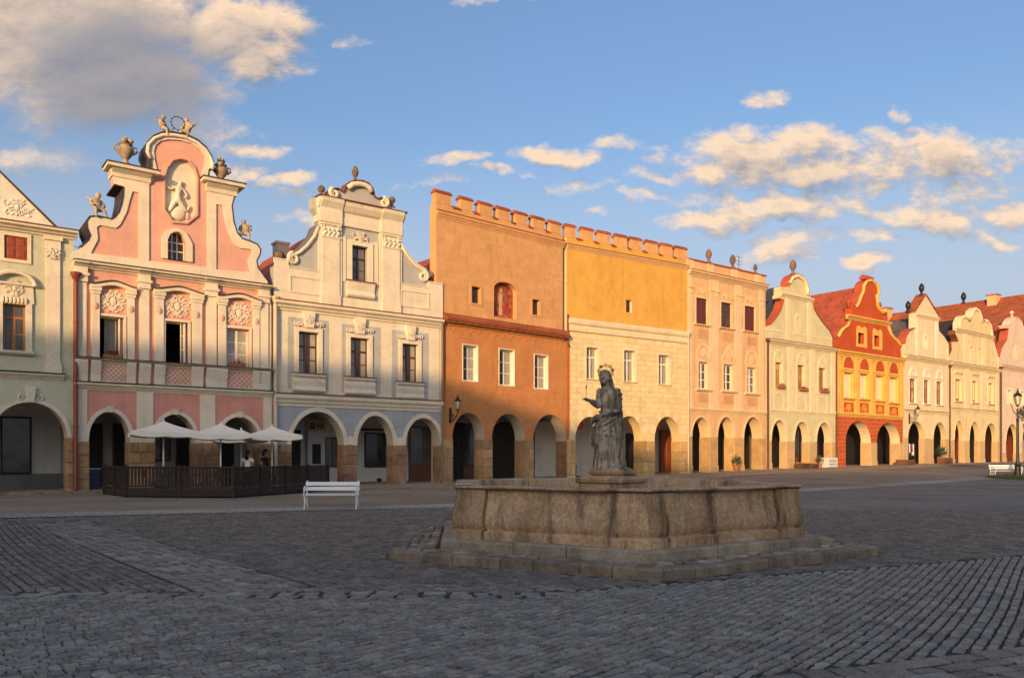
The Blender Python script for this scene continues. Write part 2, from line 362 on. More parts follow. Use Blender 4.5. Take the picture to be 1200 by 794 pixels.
# ------------------------------------------------------------------ mesh builder
class MB:
    def __init__(s):
        s.v = []; s.f = []; s.mi = []; s.mats = []
    def slot(s, m):
        if m not in s.mats: s.mats.append(m)
        return s.mats.index(m)
    def add(s, vs, fs, m):
        o = len(s.v); k = s.slot(m)
        s.v += [tuple(v) for v in vs]
        for f in fs:
            s.f.append(tuple(i + o for i in f)); s.mi.append(k)
        return s
    def box(s, x0, x1, y0, y1, z0, z1, m):
        if x0 > x1: x0, x1 = x1, x0
        if y0 > y1: y0, y1 = y1, y0
        if z0 > z1: z0, z1 = z1, z0
        v = [(x0,y0,z0),(x1,y0,z0),(x1,y1,z0),(x0,y1,z0),(x0,y0,z1),(x1,y0,z1),(x1,y1,z1),(x0,y1,z1)]
        return s.add(v, [(0,3,2,1),(4,5,6,7),(0,1,5,4),(1,2,6,5),(2,3,7,6),(3,0,4,7)], m)
    def bevbox(s, x0, x1, y0, y1, z0, z1, m, b=0.015):
        """box whose front (low y) edges are chamfered"""
        v = [(x0,y1,z0),(x1,y1,z0),(x1,y1,z1),(x0,y1,z1),(x0,y0+b,z0),(x1,y0+b,z0),(x1,y0+b,z1),(x0,y0+b,z1),(x0+b,y0,z0+b),(x1-b,y0,z0+b),(x1-b,y0,z1-b),(x0+b,y0,z1-b)]
        f = [(0,3,2,1),(0,1,5,4),(1,2,6,5),(2,3,7,6),(3,0,4,7),(4,5,9,8),(5,6,10,9),(6,7,11,10),(7,4,8,11),(8,9,10,11)]
        return s.add(v, f, m)
    def prism(s, outer, y0, y1, m, holes=(), side=None, back=True):
        """(x,z) outline with holes, extruded from y0 (front) to y1 (back)"""
        side = side or m
        loops = [list(outer)] + [list(h) for h in holes]
        def area(l): return sum(l[i][0]*l[(i+1)%len(l)][1]-l[(i+1)%len(l)][0]*l[i][1] for i in range(len(l)))/2
        for i, l in enumerate(loops):
            if (area(l) > 0) != (i == 0): l.reverse()
        pts = [p for l in loops for p in l]
        tris = tessellate_polygon([[Vector((p[0], p[1], 0)) for p in l] for l in loops])
        o = len(s.v); n = len(pts); k = s.slot(m); ks = s.slot(side)
        s.v += [(p[0], y0, p[1]) for p in pts] + [(p[0], y1, p[1]) for p in pts]
        for a, b, c in tris:
            A, B, C = pts[a], pts[b], pts[c]
            ar = (B[0]-A[0])*(C[1]-A[1])-(C[0]-A[0])*(B[1]-A[1])
            if abs(ar) < 1e-10: continue
            if ar < 0: b, c = c, b
            s.f.append((o+a, o+b, o+c)); s.mi.append(k)
            if back: s.f.append((o+n+a, o+n+c, o+n+b)); s.mi.append(k)
        i0 = 0
        for l in loops:
            L = len(l)
            for i in range(L):
                a = o+i0+i; b = o+i0+(i+1) % L
                s.f.append((a, a+n, b+n, b)); s.mi.append(ks)
            i0 += L
        return s
    def profile(s, x0, x1, prof, m, ends=True):
        """(y,z) profile run along x"""
        n = len(prof); o = len(s.v); k = s.slot(m)
        s.v += [(x0, p[0], p[1]) for p in prof] + [(x1, p[0], p[1]) for p in prof]
        for i in range(n):
            j = (i+1) % n
            s.f.append((o+i, o+n+i, o+n+j, o+j)); s.mi.append(k)
        if ends:
            s.f.append(tuple(o+i for i in range(n))); s.mi.append(k)
            s.f.append(tuple(o+n+i for i in reversed(range(n)))); s.mi.append(k)
        return s
    def lathe(s, cx, cy, prof, m, seg=12, sq=False):
        o = len(s.v); k = s.slot(m); n = len(prof)
        for r, z in prof:
            for j in range(seg):
                a = 2*PI*(j+0.5)/seg
                s.v.append((cx+r*math.cos(a), cy+r*math.sin(a), z))
        for i in range(n-1):
            for j in range(seg):
                a = o+i*seg+j; b = o+i*seg+(j+1) % seg
                s.f.append((a, b, b+seg, a+seg)); s.mi.append(k)
        s.f.append(tuple(o+j for j in reversed(range(seg)))); s.mi.append(k)
        s.f.append(tuple(o+(n-1)*seg+j for j in range(seg))); s.mi.append(k)
        return s
    def tube(s, pts, rad, m, seg=6, caps=True):
        """pts list of 3-D points, rad number or list"""
        pts = [Vector(p) for p in pts]; n = len(pts)
        rs = rad if isinstance(rad, (list, tuple)) else [rad]*n
        o = len(s.v); k = s.slot(m)
        up = None
        for i, p in enumerate(pts):
            d = (pts[min(i+1, n-1)]-pts[max(i-1, 0)])
            if d.length < 1e-9: d = Vector((0, 0, 1))
            d.normalize()
            if up is None:
                up = d.orthogonal().normalized()
            up = (up - d*up.dot(d))
            if up.length < 1e-6: up = d.orthogonal()
            up.normalize(); w = d.cross(up)
            for j in range(seg):
                a = 2*PI*j/seg
                s.v.append(tuple(p+(up*math.cos(a)+w*math.sin(a))*rs[i]))
        for i in range(n-1):
            for j in range(seg):
                a = o+i*seg+j; b = o+i*seg+(j+1) % seg
                s.f.append((a, b, b+seg, a+seg)); s.mi.append(k)
        if caps:
            s.f.append(tuple(o+j for j in reversed(range(seg)))); s.mi.append(k)
            s.f.append(tuple(o+(n-1)*seg+j for j in range(seg))); s.mi.append(k)
        return s
    def ball(s, c, r, m, seg=8, rings=6, jit=0.0):
        if not isinstance(r, (tuple, list)): r = (r, r, r)
        o = len(s.v); k = s.slot(m)
        s.v.append((c[0], c[1], c[2]+r[2]))
        for i in range(1, rings):
            a = PI*i/rings
            for j in range(seg):
                b = 2*PI*j/seg
                q = 1+rnd.uniform(-jit, jit)
                s.v.append((c[0]+r[0]*math.sin(a)*math.cos(b)*q, c[1]+r[1]*math.sin(a)*math.sin(b)*q, c[2]+r[2]*math.cos(a)*q))
        s.v.append((c[0], c[1], c[2]-r[2]))
        last = len(s.v)-1
        for j in range(seg):
            s.f.append((o, o+1+j, o+1+(j+1) % seg)); s.mi.append(k)
            q = o+1+(rings-2)*seg
            s.f.append((last, q+(j+1) % seg, q+j)); s.mi.append(k)
        for i in range(rings-2):
            for j in range(seg):
                a = o+1+i*seg+j; b = o+1+i*seg+(j+1) % seg
                s.f.append((a, a+seg, b+seg, b)); s.mi.append(k)
        return s
    def mesh(s, name, smooth=False):
        me = bpy.data.meshes.new(name)
        me.from_pydata(s.v, [], s.f)
        for m in s.mats: me.materials.append(M[m])
        me.polygons.foreach_set('material_index', s.mi)
        if smooth: me.polygons.foreach_set('use_smooth', [True]*len(s.f))
        me.update()
        return me
    def build(s, name, parent=None, smooth=False, loc=None):
        return link(name, s.mesh(name, smooth), parent, loc)

def link(name, me, parent=None, loc=None, rotz=None):
    o = bpy.data.objects.new(name, me)
    COL.objects.link(o)
    if parent is not None: o.parent = parent
    if loc is not None: o.location = loc
    if rotz is not None: o.rotation_euler = (0, 0, rotz)
    return o
def smooth_by_angle(me, ang=40):
    me.polygons.foreach_set('use_smooth', [True]*len(me.polygons))
    try: me.set_sharp_from_angle(angle=R(ang))
    except Exception: pass
def thing(name, label, cat, loc=(0, 0, 0), rotz=0.0, group=None):
    o = bpy.data.objects.new(name, None); COL.objects.link(o)
    o.empty_display_size = 0.3
    o.location = loc; o.rotation_euler = (0, 0, rotz)
    return tag(o, label, cat, group)
def tag(o, label=None, cat=None, group=None, kind=None):
    if label: o['label'] = label
    if cat: o['category'] = cat
    if group: o['group'] = group
    if kind: o['kind'] = kind
    return o
def copy_tree(o, parent=None):
    c = o.copy(); COL.objects.link(c)
    if parent is not None: c.parent = parent
    for ch in o.children: copy_tree(ch, c)
    return c
def lerp(a, b, t): return a+(b-a)*t
def sstep(t):
    t = max(0.0, min(1.0, t)); return t*t*(3-2*t)

# ------------------------------------------------------------------ the row of houses on the ground plan:
# origin x, y, heading, length, ground level at the left and right end
ROW = {
    'a': (-24.895, 29.033, 0.6450, 7.874, 0.200, 0.181),
    'p': (-18.603, 33.767, 0.6450, 8.668, 0.181, 0.159),
    'g': (-11.677, 38.979, 0.6450, 9.629, 0.159, 0.161),
    'b': (-3.983, 44.768, 0.7164, 9.947, 0.161, 0.225),
    'y': (3.519, 51.300, 0.5800, 10.913, 0.225, 0.403),
    'k': (12.647, 57.280, 0.6450, 9.305, 0.403, 0.623),
    'n': (20.082, 62.875, 0.6450, 9.838, 0.623, 0.752),
    'o': (27.944, 68.790, 0.6450, 11.558, 0.752, 0.869),
    'w': (37.180, 75.739, 0.6450, 9.344, 0.869, 0.963),
    'c': (44.646, 81.357, 0.6450, 11.934, 0.963, 1.031),
    'l': (54.182, 88.532, 0.6450, 9.613, 1.031, 1.064),
    'm': (61.864, 94.312, 0.6450, 22.246, 1.064, 1.138),
}
def rowpt(key, u, v):
    ox, oy, a, L, z0, z1 = ROW[key]
    return (ox+u*math.cos(a)-v*math.sin(a), oy+u*math.sin(a)+v*math.cos(a))
RD = Vector((0.79907, 0.60124)); RN = Vector((-0.60124, 0.79907)); RO = Vector((-18.6028, 33.7674))
BASE = []
for _k, (ox, oy, a, L, z0, z1) in ROW.items():
    BASE.append(((Vector((ox, oy))-RO).dot(RD), z0))
BASE.append((BASE[-1][0]+22.2, 1.138))
def base_level(s):
    if s <= BASE[0][0]: return BASE[0][1]
    for (a, za), (b, zb) in zip(BASE, BASE[1:]):
        if s <= b: return lerp(za, zb, (s-a)/(b-a))
    return BASE[-1][1]
def ground(x, y):
    p = Vector((x, y))-RO
    s = p.dot(RD); n = -p.dot(RN)
    return (base_level(s)-0.10)*(1-sstep((n-7)/20.0))

# ------------------------------------------------------------------ house kit
BACK = 3.75
def arch_pts(a, n=16):
    uL, uR, zs, zt = a
    c = (uL+uR)/2; r = (uR-uL)/2; h = zt-zs
    return [(c-r*math.cos(PI*i/n), zs+h*math.sin(PI*i/n)) for i in range(n+1)]
def rect(r): return [(r[0], r[2]), (r[1], r[2]), (r[1], r[3]), (r[0], r[3])]
def grow(r, l, rr, b, t): return (r[0]-l, r[1]+rr, r[2]-b, r[3]+t)
def ogee(z0, z1, p, inner=0.0):
    h = z1-z0
    return [(inner, z0), (-0.18*p, z0), (-0.25*p, z0+0.22*h), (-0.50*p, z0+0.30*h), (-0.62*p, z0+0.52*h), (-0.90*p, z0+0.62*h), (-p, z0+0.70*h), (-p, z0+0.92*h), (-0.92*p, z1), (inner, z1+0.02)]
def swirl(c, r, turns, a0, sgn, n=12):
    out = []
    for i in range(n+1):
        t = i/n; a = a0+sgn*turns*2*PI*t; q = r*(1-0.8*t)
        out.append((c[0]+q*math.cos(a), c[1]+q*math.sin(a)))
    return out
def relief(mb, r, v, m, seed=1, rad=0.035):
    """dense stucco cartouche: a small shield in a wreath of leafy sprays"""
    q = random.Random(seed)
    u0, u1, z0, z1 = r; cu = (u0+u1)/2; cz = (z0+z1)/2; w = (u1-u0)/2; h = (z1-z0)/2
    k = min(w, h)
    mb.ball((cu, v, cz), (k*0.30, 0.045, k*0.42), m, 8, 5)
    for i in range(9):
        a = 2*PI*i/9+.3; mb.ball((cu+k*.46*math.cos(a), v, cz+k*.60*math.sin(a)), (k*.13, .035, k*.13), m, 6, 4)
    for sg in (-1, 1):
        for b in range(5):
            a0 = lerp(-1.15, 1.2, b/4)+q.uniform(-.12, .12); L = min(w*.95, h*.95/max(.35, abs(math.sin(a0))))
            bend = q.uniform(.5, 1.1)*(1 if b % 2 else -1); pts = []
            for i in range(6):
                t = i/5; a = a0+bend*t*t; rr = lerp(k*.42, L*.96, t)
                x = max(-w*.97, min(w*.97, rr*math.cos(a))); z = max(-h*.95, min(h*.95, rr*math.sin(a)))
                pts.append((cu+sg*x, v-.01, cz+z))
            mb.tube(pts, [rad*.75*(1-.6*i/5) for i in range(6)], m, 4)
            for i in (1, 2, 3, 4, 5):
                for e in (-1, 1):
                    x, y, z = pts[i]; s_ = k*q.uniform(.09, .16)
                    mb.ball((max(u0, min(u1, x+e*s_*.7)), v, max(z0, min(z1, z+e*s_*.8*(1 if i % 2 else -1)))), (s_*1.1, .03, s_*.7), m, 5, 4)
    return mb

class House:
    def __init__(s, key, label, t=0.45):
        s.key = key
        ox, oy, a, L, z0, z1 = ROW[key]
        s.L = L; s.base = (z0+z1)/2; s.t = t
        s.root = thing('town_house', label, 'house', (ox, oy, s.base), a)
        s.holes = []; s.arches = []
    def part(s, name, mb, parent=None, smooth=False, label=None):
        o = mb.build(name, parent or s.root, smooth)
        if smooth == 'angle': smooth_by_angle(o.data)
        if label: o['label'] = label
        return o
    def arcade(s, arches, ztop, m, reveal, thick=0.9, room='m_arcade', u0=0.0, u1=None):
        u1 = s.L if u1 is None else u1
        s.arches = arches; s.zs = ztop; s.thick = thick
        out = [(u0, -0.5)]
        for a in arches:
            out.append((a[0], -0.5)); out += arch_pts(a); out.append((a[1], -0.5))
        out += [(u1, -0.5), (u1, ztop), (u0, ztop)]
        s.part('arcade_wall', MB().prism(out, 0.0, thick, m, side=reveal))
        b = MB()
        b.box(0.0, s.L, BACK, BACK+0.25, -0.5, ztop-0.03, room)
        s.part('arcade_back_wall', b)
        c = MB(); c.box(0.0, s.L, thick+0.004, BACK-0.004, ztop-0.30, ztop-0.06, room)
        for k in range(len(arches)+1):          # transverse ribs that carry the vault over each pier
            uc = 0.0 if k == 0 else (s.L if k == len(arches) else (arches[k-1][1]+arches[k][0])/2)
            ua, ub = max(0.002, uc-0.28), min(s.L-0.002, uc+0.28)
            prof = [(ua, 0), (ub, 0)]
            zt = ztop-0.305; zb = min(a[2] for a in arches)
            n = 8
            pr = [(thick+0.01, zb), (thick+0.01, zt)]+[(BACK-0.01, zt), (BACK-0.01, zb)]
            arc = []
            cy = (thick+BACK)/2; ry = (BACK-thick)/2-0.05; rz = max(0.2, zt-zb-0.25)
            for i in range(n+1):
                arc.append((cy+ry*math.cos(PI*i/n), zb+rz*math.sin(PI*i/n)))
            c.profile(ua, ub, pr+arc, room, ends=True) if False else c.box(ua, ub, thick+0.01, BACK-0.01, zt-0.35, zt, room)
        s.part('arcade_ceiling', c)
    def archivolts(s, w, m, proud=0.05, key=None, foot=True):
        for a in s.arches:
            o = arch_pts((a[0]-w, a[1]+w, a[2], a[3]+w), 18); i = arch_pts((a[0]+0.001, a[1]-0.001, a[2], a[3]-0.001), 18)
            s.part('archivolt', MB().prism(o+i[::-1], -proud, 0.0-0.001, m))
            if key:
                c = (a[0]+a[1])/2; kw, kh = key
                b = MB(); b.prism([(c-kw*0.4, a[3]-0.03), (c+kw*0.4, a[3]-0.03), (c+kw*0.6, a[3]+kh), (c-kw*0.6, a[3]+kh)], -proud-0.07, 0.05, m)
                b.box(c-kw*0.75, c+kw*0.75, -proud-0.09, 0.0, a[3]+kh, a[3]+kh+0.05, m)
                s.part('keystone', b)
    def piers(s, m, ztop, stones=0, first=True, last=True, grow_=0.03, cap=None, spans=None):
        us = [0.0]+[x for a in s.arches for x in (a[0], a[1])]+[s.L]
        sp = [(us[2*i], us[2*i+1]) for i in range(len(us)//2)]
        if spans: sp = spans
        q = random.Random(hash(s.key) % 97 if False else ord(s.key))
        for i, (a, b) in enumerate(sp):
            if (i == 0 and not first) or (i == len(sp)-1 and not last): continue
            a2 = a+0.003 if i == 0 else a-grow_; b2 = b-0.003 if i == len(sp)-1 else b+grow_
            mb = MB(); th = s.thick
            if stones:
                mb.box(a2+0.02, b2-0.02, -grow_+0.004, th+0.01, -0.5, ztop-0.01, 'm_pierstone_dark')
            else:
                mb.bevbox(a2, b2, -grow_, th+grow_, -0.5, ztop, m, 0.03)
                mb.bevbox(a2-0.04 if i else a2, b2+0.04 if i < len(sp)-1 else b2, -grow_-0.05, th+grow_-0.02, -0.45, 0.45, m, 0.05)
            if cap:
                mb.box(a2-(0.03 if i else 0), b2+(0.03 if i < len(sp)-1 else 0), -grow_-0.04, th, ztop, ztop+0.10, cap)
            p = s.part('pier', mb)
            if stones:
                z = -0.5; nz = stones
                hs = [q.uniform(0.8, 1.25) for _ in range(nz)]; k = (ztop+0.5)/sum(hs)
                for j, hh in enumerate(hs):
                    z1 = z+hh*k
                    cuts = [a2, b2] if (b2-a2 < 0.62 or j % 2 == 0 and b2-a2 < 0.9) else [a2, lerp(a2, b2, q.uniform(0.36, 0.64)), b2]
                    if j == nz-1 and b2-a2 > 0.9: cuts = [a2, lerp(a2, b2, .35), lerp(a2, b2, .72), b2]
                    for c0, c1 in zip(cuts, cuts[1:]):
                        st = MB(); pr = q.uniform(0.0, 0.03)
                        st.bevbox(c0+0.008, c1-0.008, -grow_-0.015-pr, th+0.02+pr*0.5, z+0.010, z1-0.010, m, 0.025)
                        s.part('stone', st, p)
                    z = z1
    def window(s, r, frame='m_whiteframe', pane='m_glass', cols=2, rows=3, depth=0.22, fw=0.07, mw=0.032, transom=None, sill=None, sur=None, hole=True, poly=None, curtain=0, name='window', label=None):
        u0, u1, z0, z1 = r
        if hole: s.holes.append(poly or rect(r))
        b = MB(); v = depth
        b.box(u0, u0+fw, v, v+0.06, z0, z1, frame); b.box(u1-fw, u1, v, v+0.06, z0, z1, frame)
        b.box(u0+fw, u1-fw, v, v+0.06, z0, z0+fw, frame); b.box(u0+fw, u1-fw, v, v+0.06, z1-fw, z1, frame)
        zt = z1-fw
        if transom:
            zt = lerp(z0, z1, transom)
            b.box(u0+fw, u1-fw, v-0.015, v+0.05, zt-0.05, zt+0.05, frame)
            if cols > 1:
                c = (u0+u1)/2; b.box(c-mw, c+mw, v+0.005, v+0.045, zt+0.05, z1-fw, frame)
            zt -= 0.05
        for i in range(1, cols):
            c = lerp(u0+fw, u1-fw, i/cols); k = mw*1.5 if (cols == 2 or i*2 == cols) else mw
            b.box(c-k, c+k, v-0.008, v+0.05, z0+fw, zt, frame)
        for j in range(1, rows):
            z = lerp(z0+fw, zt, j/rows)
            b.box(u0+fw, u1-fw, v+0.008, v+0.04, z-mw*0.7, z+mw*0.7, frame)
        w = s.part(name, b, label=label)
        if pane:
            s.part('pane', MB().box(u0+fw*0.5, u1-fw*0.5, v+0.022, v+0.034, z0+fw*0.5, z1-fw*0.5, pane), w)
        if curtain:
            for sg in ((-1, 1) if curtain == 1 else (curtain-3,)):
                cw = (u1-u0)*(.26 if curtain == 1 else .36); a = u0+fw if sg < 0 else u1-fw-cw; n = 10; cb = MB()
                pts = [(a+cw*i/n, v+.014+.005*math.sin(i*2.1)) for i in range(n+1)]
                cb.add([(x, y, z0+fw) for x, y in pts]+[(x+(.04*sg*i/n), y, z1-fw) for i, (x, y) in enumerate(pts)], [(i, i+1, n+2+i, n+1+i) for i in range(n)], 'm_curtain')
                s.part('curtain', cb, w, True)
        if sill:
            m, ov, pr, h = sill
            s.part('sill', MB().profile(u0-ov, u1+ov, [(0.1, z0-h), (-pr*0.6, z0-h), (-pr, z0-h*0.5), (-pr, z0-0.01), (0.1, z0+0.012)], m), w)
        if sur:
            m, wl, wr, wb, wt, pr = sur
            o = grow(r, wl, wr, wb, wt)
            inner = poly or rect(r)
            s.part('surround', MB().prism(rect(o), -pr, -0.001, m, [inner]), w)
        return w
    def slab(s, name, poly, m, proud=0.03, holes=(), v1=-0.001, parent=None, label=None):
        return s.part(name, MB().prism(poly, -proud, v1, m, holes), parent, label=label)
    def pilaster(s, u0, u1, z0, z1, m, proud=0.08, base=0.3, cap=0.0, capm=None):
        b = MB(); b.box(u0, u1, -proud, 0.02, z0, z1, m)
        if base:
            b.box(u0-0.05, u1+0.05, -proud-0.05, 0.015, z0, z0+base, m)
        if cap:
            for k, (e, f0, f1) in enumerate(((0.03, 0.0, 0.12), (0.02, 0.12, 0.7), (0.09, 0.7, 1.0))):
                b.box(u0-e, u1+e, -proud-e, 0.012-0.001*k, z1-cap*(1-f0), z1-cap*(1-f1), capm or m)
        return s.part('pilaster', b)
    def cornice(s, u0, u1, z0, z1, proj, m, name='cornice', top=None):
        b = MB(); b.profile(u0, u1, ogee(z0, z1, proj), m)
        if top:
            b.profile(u0-0.02, u1+0.02, [(0.0, z1+0.021), (-proj-0.04, z1-0.0), (-proj-0.04, z1+0.035), (0.0, z1+0.075)], top)
        return s.part(name, b)
    def wall(s, outline, m, side=None, name='facade_wall', z0=None):
        return s.part(name, MB().prism(outline, 0.0, s.t, m, s.holes, side=side or m))
    def body(s, ztop, m, v1=13.0, zl=None, zr=None):
        b = MB()
        b.box(0.004, 0.30, s.t+0.004, v1, s.zs+0.02, zl or ztop, m); b.box(s.L-0.30, s.L-0.004, s.t+0.004, v1, s.zs+0.02, zr or ztop, m)
        b.box(0.004, 0.30, BACK+0.26, v1, -0.5, s.zs+0.02, m); b.box(s.L-0.30, s.L-0.004, BACK+0.26, v1, -0.5, s.zs+0.02, m)
        b.box(0.3, s.L-0.3, v1-0.3, v1, -0.5, ztop, m)
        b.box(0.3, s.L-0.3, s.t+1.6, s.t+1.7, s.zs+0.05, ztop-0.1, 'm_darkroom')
        return s.part('side_wall', b)
    def roof(s, ur, zr, zl, zrr, m, v0, v1=13.2, th=0.22, ul=-0.15, uR=None, ridge=None):
        uR = s.L+0.15 if uR is None else uR
        b = MB(); o = [(ul, zl), (ur, zr), (uR, zrr), (uR, zrr-th), (ur, zr-th*1.3), (ul, zl-th)]
        b.prism(o, v0, v1, m)
        r = s.part('roof', b)
        if ridge:
            s.part('ridge_tiles', MB().tube([(ur, v0, zr), (ur, v1, zr)], 0.13, ridge, 6), r)
        # brick gable that closes the attic
        return r
    def coping(s, pts, depth, m, over=0.05, h=0.06, name='coping'):
        b = MB(); k = b.slot(m); n = len(pts)
        P = [Vector(p) for p in pts]
        for i, p in enumerate(P):
            d = Vector((0, 0))
            if i > 0: d += (p-P[i-1]).normalized()
            if i < n-1: d += (P[i+1]-p).normalized()
            if d.length < 1e-6: d = Vector((1, 0))
            d.normalize(); nn = Vector((-d.y, d.x))
            q = p+nn*h; e = p+nn*0.002
            b.v += [(e.x, -over, e.y), (q.x, -over, q.y), (q.x, depth, q.y), (e.x, depth, e.y)]
        for i in range(n-1):
            a = 4*i; c = a+4
            for x in range(4):
                y = (x+1) % 4
                b.f.append((a+x, a+y, c+y, c+x)); b.mi.append(k)
        b.f.append((0, 3, 2, 1)); b.mi.append(k); b.f.append((4*n-4, 4*n-3, 4*n-2, 4*n-1)); b.mi.append(k)
        return s.part(name, b)
    def downpipe(s, u, zt, zb, m, v=-0.16, hopper=True, r=0.065, kink=None):
        b = MB()
        pts = [(u, v, zt), (u, v, zb+0.25), (u, v-0.12, zb+0.08)]
        if kink: pts = [(u+kink[0], v, zt), (u+kink[0], v, kink[1]+0.3), (u, v, kink[1])]+pts[1:]
        b.tube(pts, r, m, 8)
        p = s.part('downpipe', b, smooth='angle')
        if hopper:
            uu = pts[0][0]
            h = MB(); h.lathe(uu, v, [(0.07, zt-0.02), (0.10, zt+0.1), (0.2, zt+0.3), (0.22, zt+0.42), (0.2, zt+0.42)], m, 8)
            s.part('rain_hopper', h, p)
        k = MB()
        for z in [zb+0.6+i*2.2 for i in range(int((zt-zb)/2.2))]:
            k.lathe(u, v, [(r+0.02, z), (r+0.02, z+0.05)], m, 8)
        if k.v: s.part('pipe_bracket', k, p)
        return p
    def urn(s, u, v, z, h, m, flowers=True, name='urn'):
        b = MB()
        k = h/1.0
        b.lathe(u, v, [(0.20*k, z), (0.20*k, z+0.05*k), (0.10*k, z+0.10*k), (0.08*k, z+0.20*k), (0.17*k, z+0.30*k), (0.27*k, z+0.45*k), (0.28*k, z+0.54*k), (0.20*k, z+0.62*k), (0.18*k, z+0.68*k), (0.24*k, z+0.72*k)], m, 12)
        for sg in (-1, 1):
            b.tube([(u+sg*0.24*k, v, z+0.42*k), (u+sg*0.36*k, v, z+0.52*k), (u+sg*0.34*k, v, z+0.66*k), (u+sg*0.22*k, v, z+0.66*k)], 0.035*k, m, 5)
        o = s.part(name, b, smooth='angle')
        if flowers:
            f = MB(); q = random.Random(int(u*100))
            for i in range(11):
                a = q.uniform(0, 2*PI); rr = q.uniform(0.02, 0.22)*k
                f.ball((u+rr*math.cos(a), v+rr*math.sin(a), z+q.uniform(0.74, 1.0)*k-rr*0.5), q.uniform(0.06, 0.11)*k, m, 6, 4, 0.25)
            s.part('flower_bunch', f, o, smooth=True)
        return o
    def finial(s, u, v, z, h, m, egg=True, m2=None):
        b = MB(); k = h
        b.lathe(u, v, [(0.20*k, z), (0.20*k, z+0.06*k), (0.11*k, z+0.12*k), (0.08*k, z+0.26*k), (0.13*k, z+0.34*k), (0.2*k, z+0.48*k), (0.22*k, z+0.62*k), (0.17*k, z+0.82*k), (0.09*k, z+0.95*k), (0.03*k, z+k)] if egg else
                [(0.26*k, z), (0.26*k, z+0.10*k), (0.14*k, z+0.2*k), (0.12*k, z+0.40*k), (0.22*k, z+0.48*k), (0.30*k, z+0.62*k), (0.31*k, z+0.74*k), (0.24*k, z+0.90*k), (0.10*k, z+k)], m, 10)
        return s.part('finial', b, smooth='angle')
    def boxwork(s, name, r, m, v0, v1, parent=None, label=None):
        return s.part(name, MB().box(r[0], r[1], v0, v1, r[2], r[3], m), parent, label=label)
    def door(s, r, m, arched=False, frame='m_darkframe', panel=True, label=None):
        """doorway at the back of the arcade; wide dark ones stand in for shade"""
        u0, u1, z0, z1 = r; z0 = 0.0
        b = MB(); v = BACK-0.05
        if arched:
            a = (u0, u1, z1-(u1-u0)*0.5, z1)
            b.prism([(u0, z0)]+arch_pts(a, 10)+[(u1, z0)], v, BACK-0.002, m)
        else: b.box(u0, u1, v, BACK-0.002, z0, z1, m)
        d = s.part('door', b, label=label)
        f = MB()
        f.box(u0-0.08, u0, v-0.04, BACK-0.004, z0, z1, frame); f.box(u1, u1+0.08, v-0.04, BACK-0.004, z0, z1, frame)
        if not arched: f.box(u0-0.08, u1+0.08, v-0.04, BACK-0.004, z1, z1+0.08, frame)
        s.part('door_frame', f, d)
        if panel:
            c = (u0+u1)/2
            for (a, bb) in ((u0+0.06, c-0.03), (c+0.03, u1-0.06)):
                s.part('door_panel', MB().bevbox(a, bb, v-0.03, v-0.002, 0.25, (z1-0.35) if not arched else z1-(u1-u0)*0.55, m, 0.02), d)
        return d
    def shopwin(s, r, frame='m_darkframe', pane='m_glass_grey', base=None, cols=2, things=0):
        u0, u1, z0, z1 = r; v = BACK-0.07; b = MB(); fw = 0.08
        b.box(u0, u0+fw, v, BACK-0.002, z0, z1, frame); b.box(u1-fw, u1, v, BACK-0.002, z0, z1, frame)
        b.box(u0+fw, u1-fw, v, BACK-0.002, z1-fw, z1, frame); b.box(u0+fw, u1-fw, v-0.03, BACK-0.002, z0, z0+fw, frame)
        for i in range(1, cols):
            c = lerp(u0, u1, i/cols); b.box(c-0.03, c+0.03, v+0.01, BACK-0.002, z0+fw, z1-fw, frame)
        w = s.part('shop_window', b)
        s.part('pane', MB().box(u0+fw*.5, u1-fw*.5, v+0.02, v+0.03, z0+fw*.5, z1-fw*.5, pane), w)
        if base:
            s.part('stall_riser', MB().box(u0, u1, v-0.02, BACK-0.002, 0.0, z0-0.01, base), w)
        return w

# ------------------------------------------------------------------ skinned figures
def skin_mesh(name, J, bones, mat, sub=1, voxel=None, extra=None):
    """one continuous body grown along joints; J: name -> (x,y,z,radius[,radius2])"""
    names = list(J); me = bpy.data.meshes.new('tmp')
    me.from_pydata([J[n][:3] for n in names], [(names.index(a), names.index(b)) for a, b in bones], [])
    o = bpy.data.objects.new('tmp', me); COL.objects.link(o)
    md = o.modifiers.new('s', 'SKIN'); md.use_smooth_shade = True
    for i, n in enumerate(names):
        sv = me.skin_vertices[0].data[i]; r = J[n][3]; r2 = J[n][4] if len(J[n]) > 4 else r
        sv.radius = (r, r2); sv.use_root = (i == 0)
    if sub:
        sd = o.modifiers.new('u', 'SUBSURF'); sd.levels = sub; sd.render_levels = sub
    dg = bpy.context.evaluated_depsgraph_get(); dg.update()
    out = bpy.data.meshes.new_from_object(o.evaluated_get(dg))
    bpy.data.objects.remove(o)
    out.name = name
    out.materials.clear(); out.materials.append(M[mat])
    out.polygons.foreach_set('use_smooth', [True]*len(out.polygons))
    return out
def remesh(me, voxel, smooth=2, disp=None):
    o = bpy.data.objects.new('tmp', me); COL.objects.link(o)
    r = o.modifiers.new('r', 'REMESH'); r.mode = 'VOXEL'; r.voxel_size = voxel; r.use_smooth_shade = True
    if smooth:
        s = o.modifiers.new('s', 'SMOOTH'); s.iterations = smooth; s.factor = 0.5
    dg = bpy.context.evaluated_depsgraph_get(); dg.update()
    out = bpy.data.meshes.new_from_object(o.evaluated_get(dg))
    bpy.data.objects.remove(o)
    return out
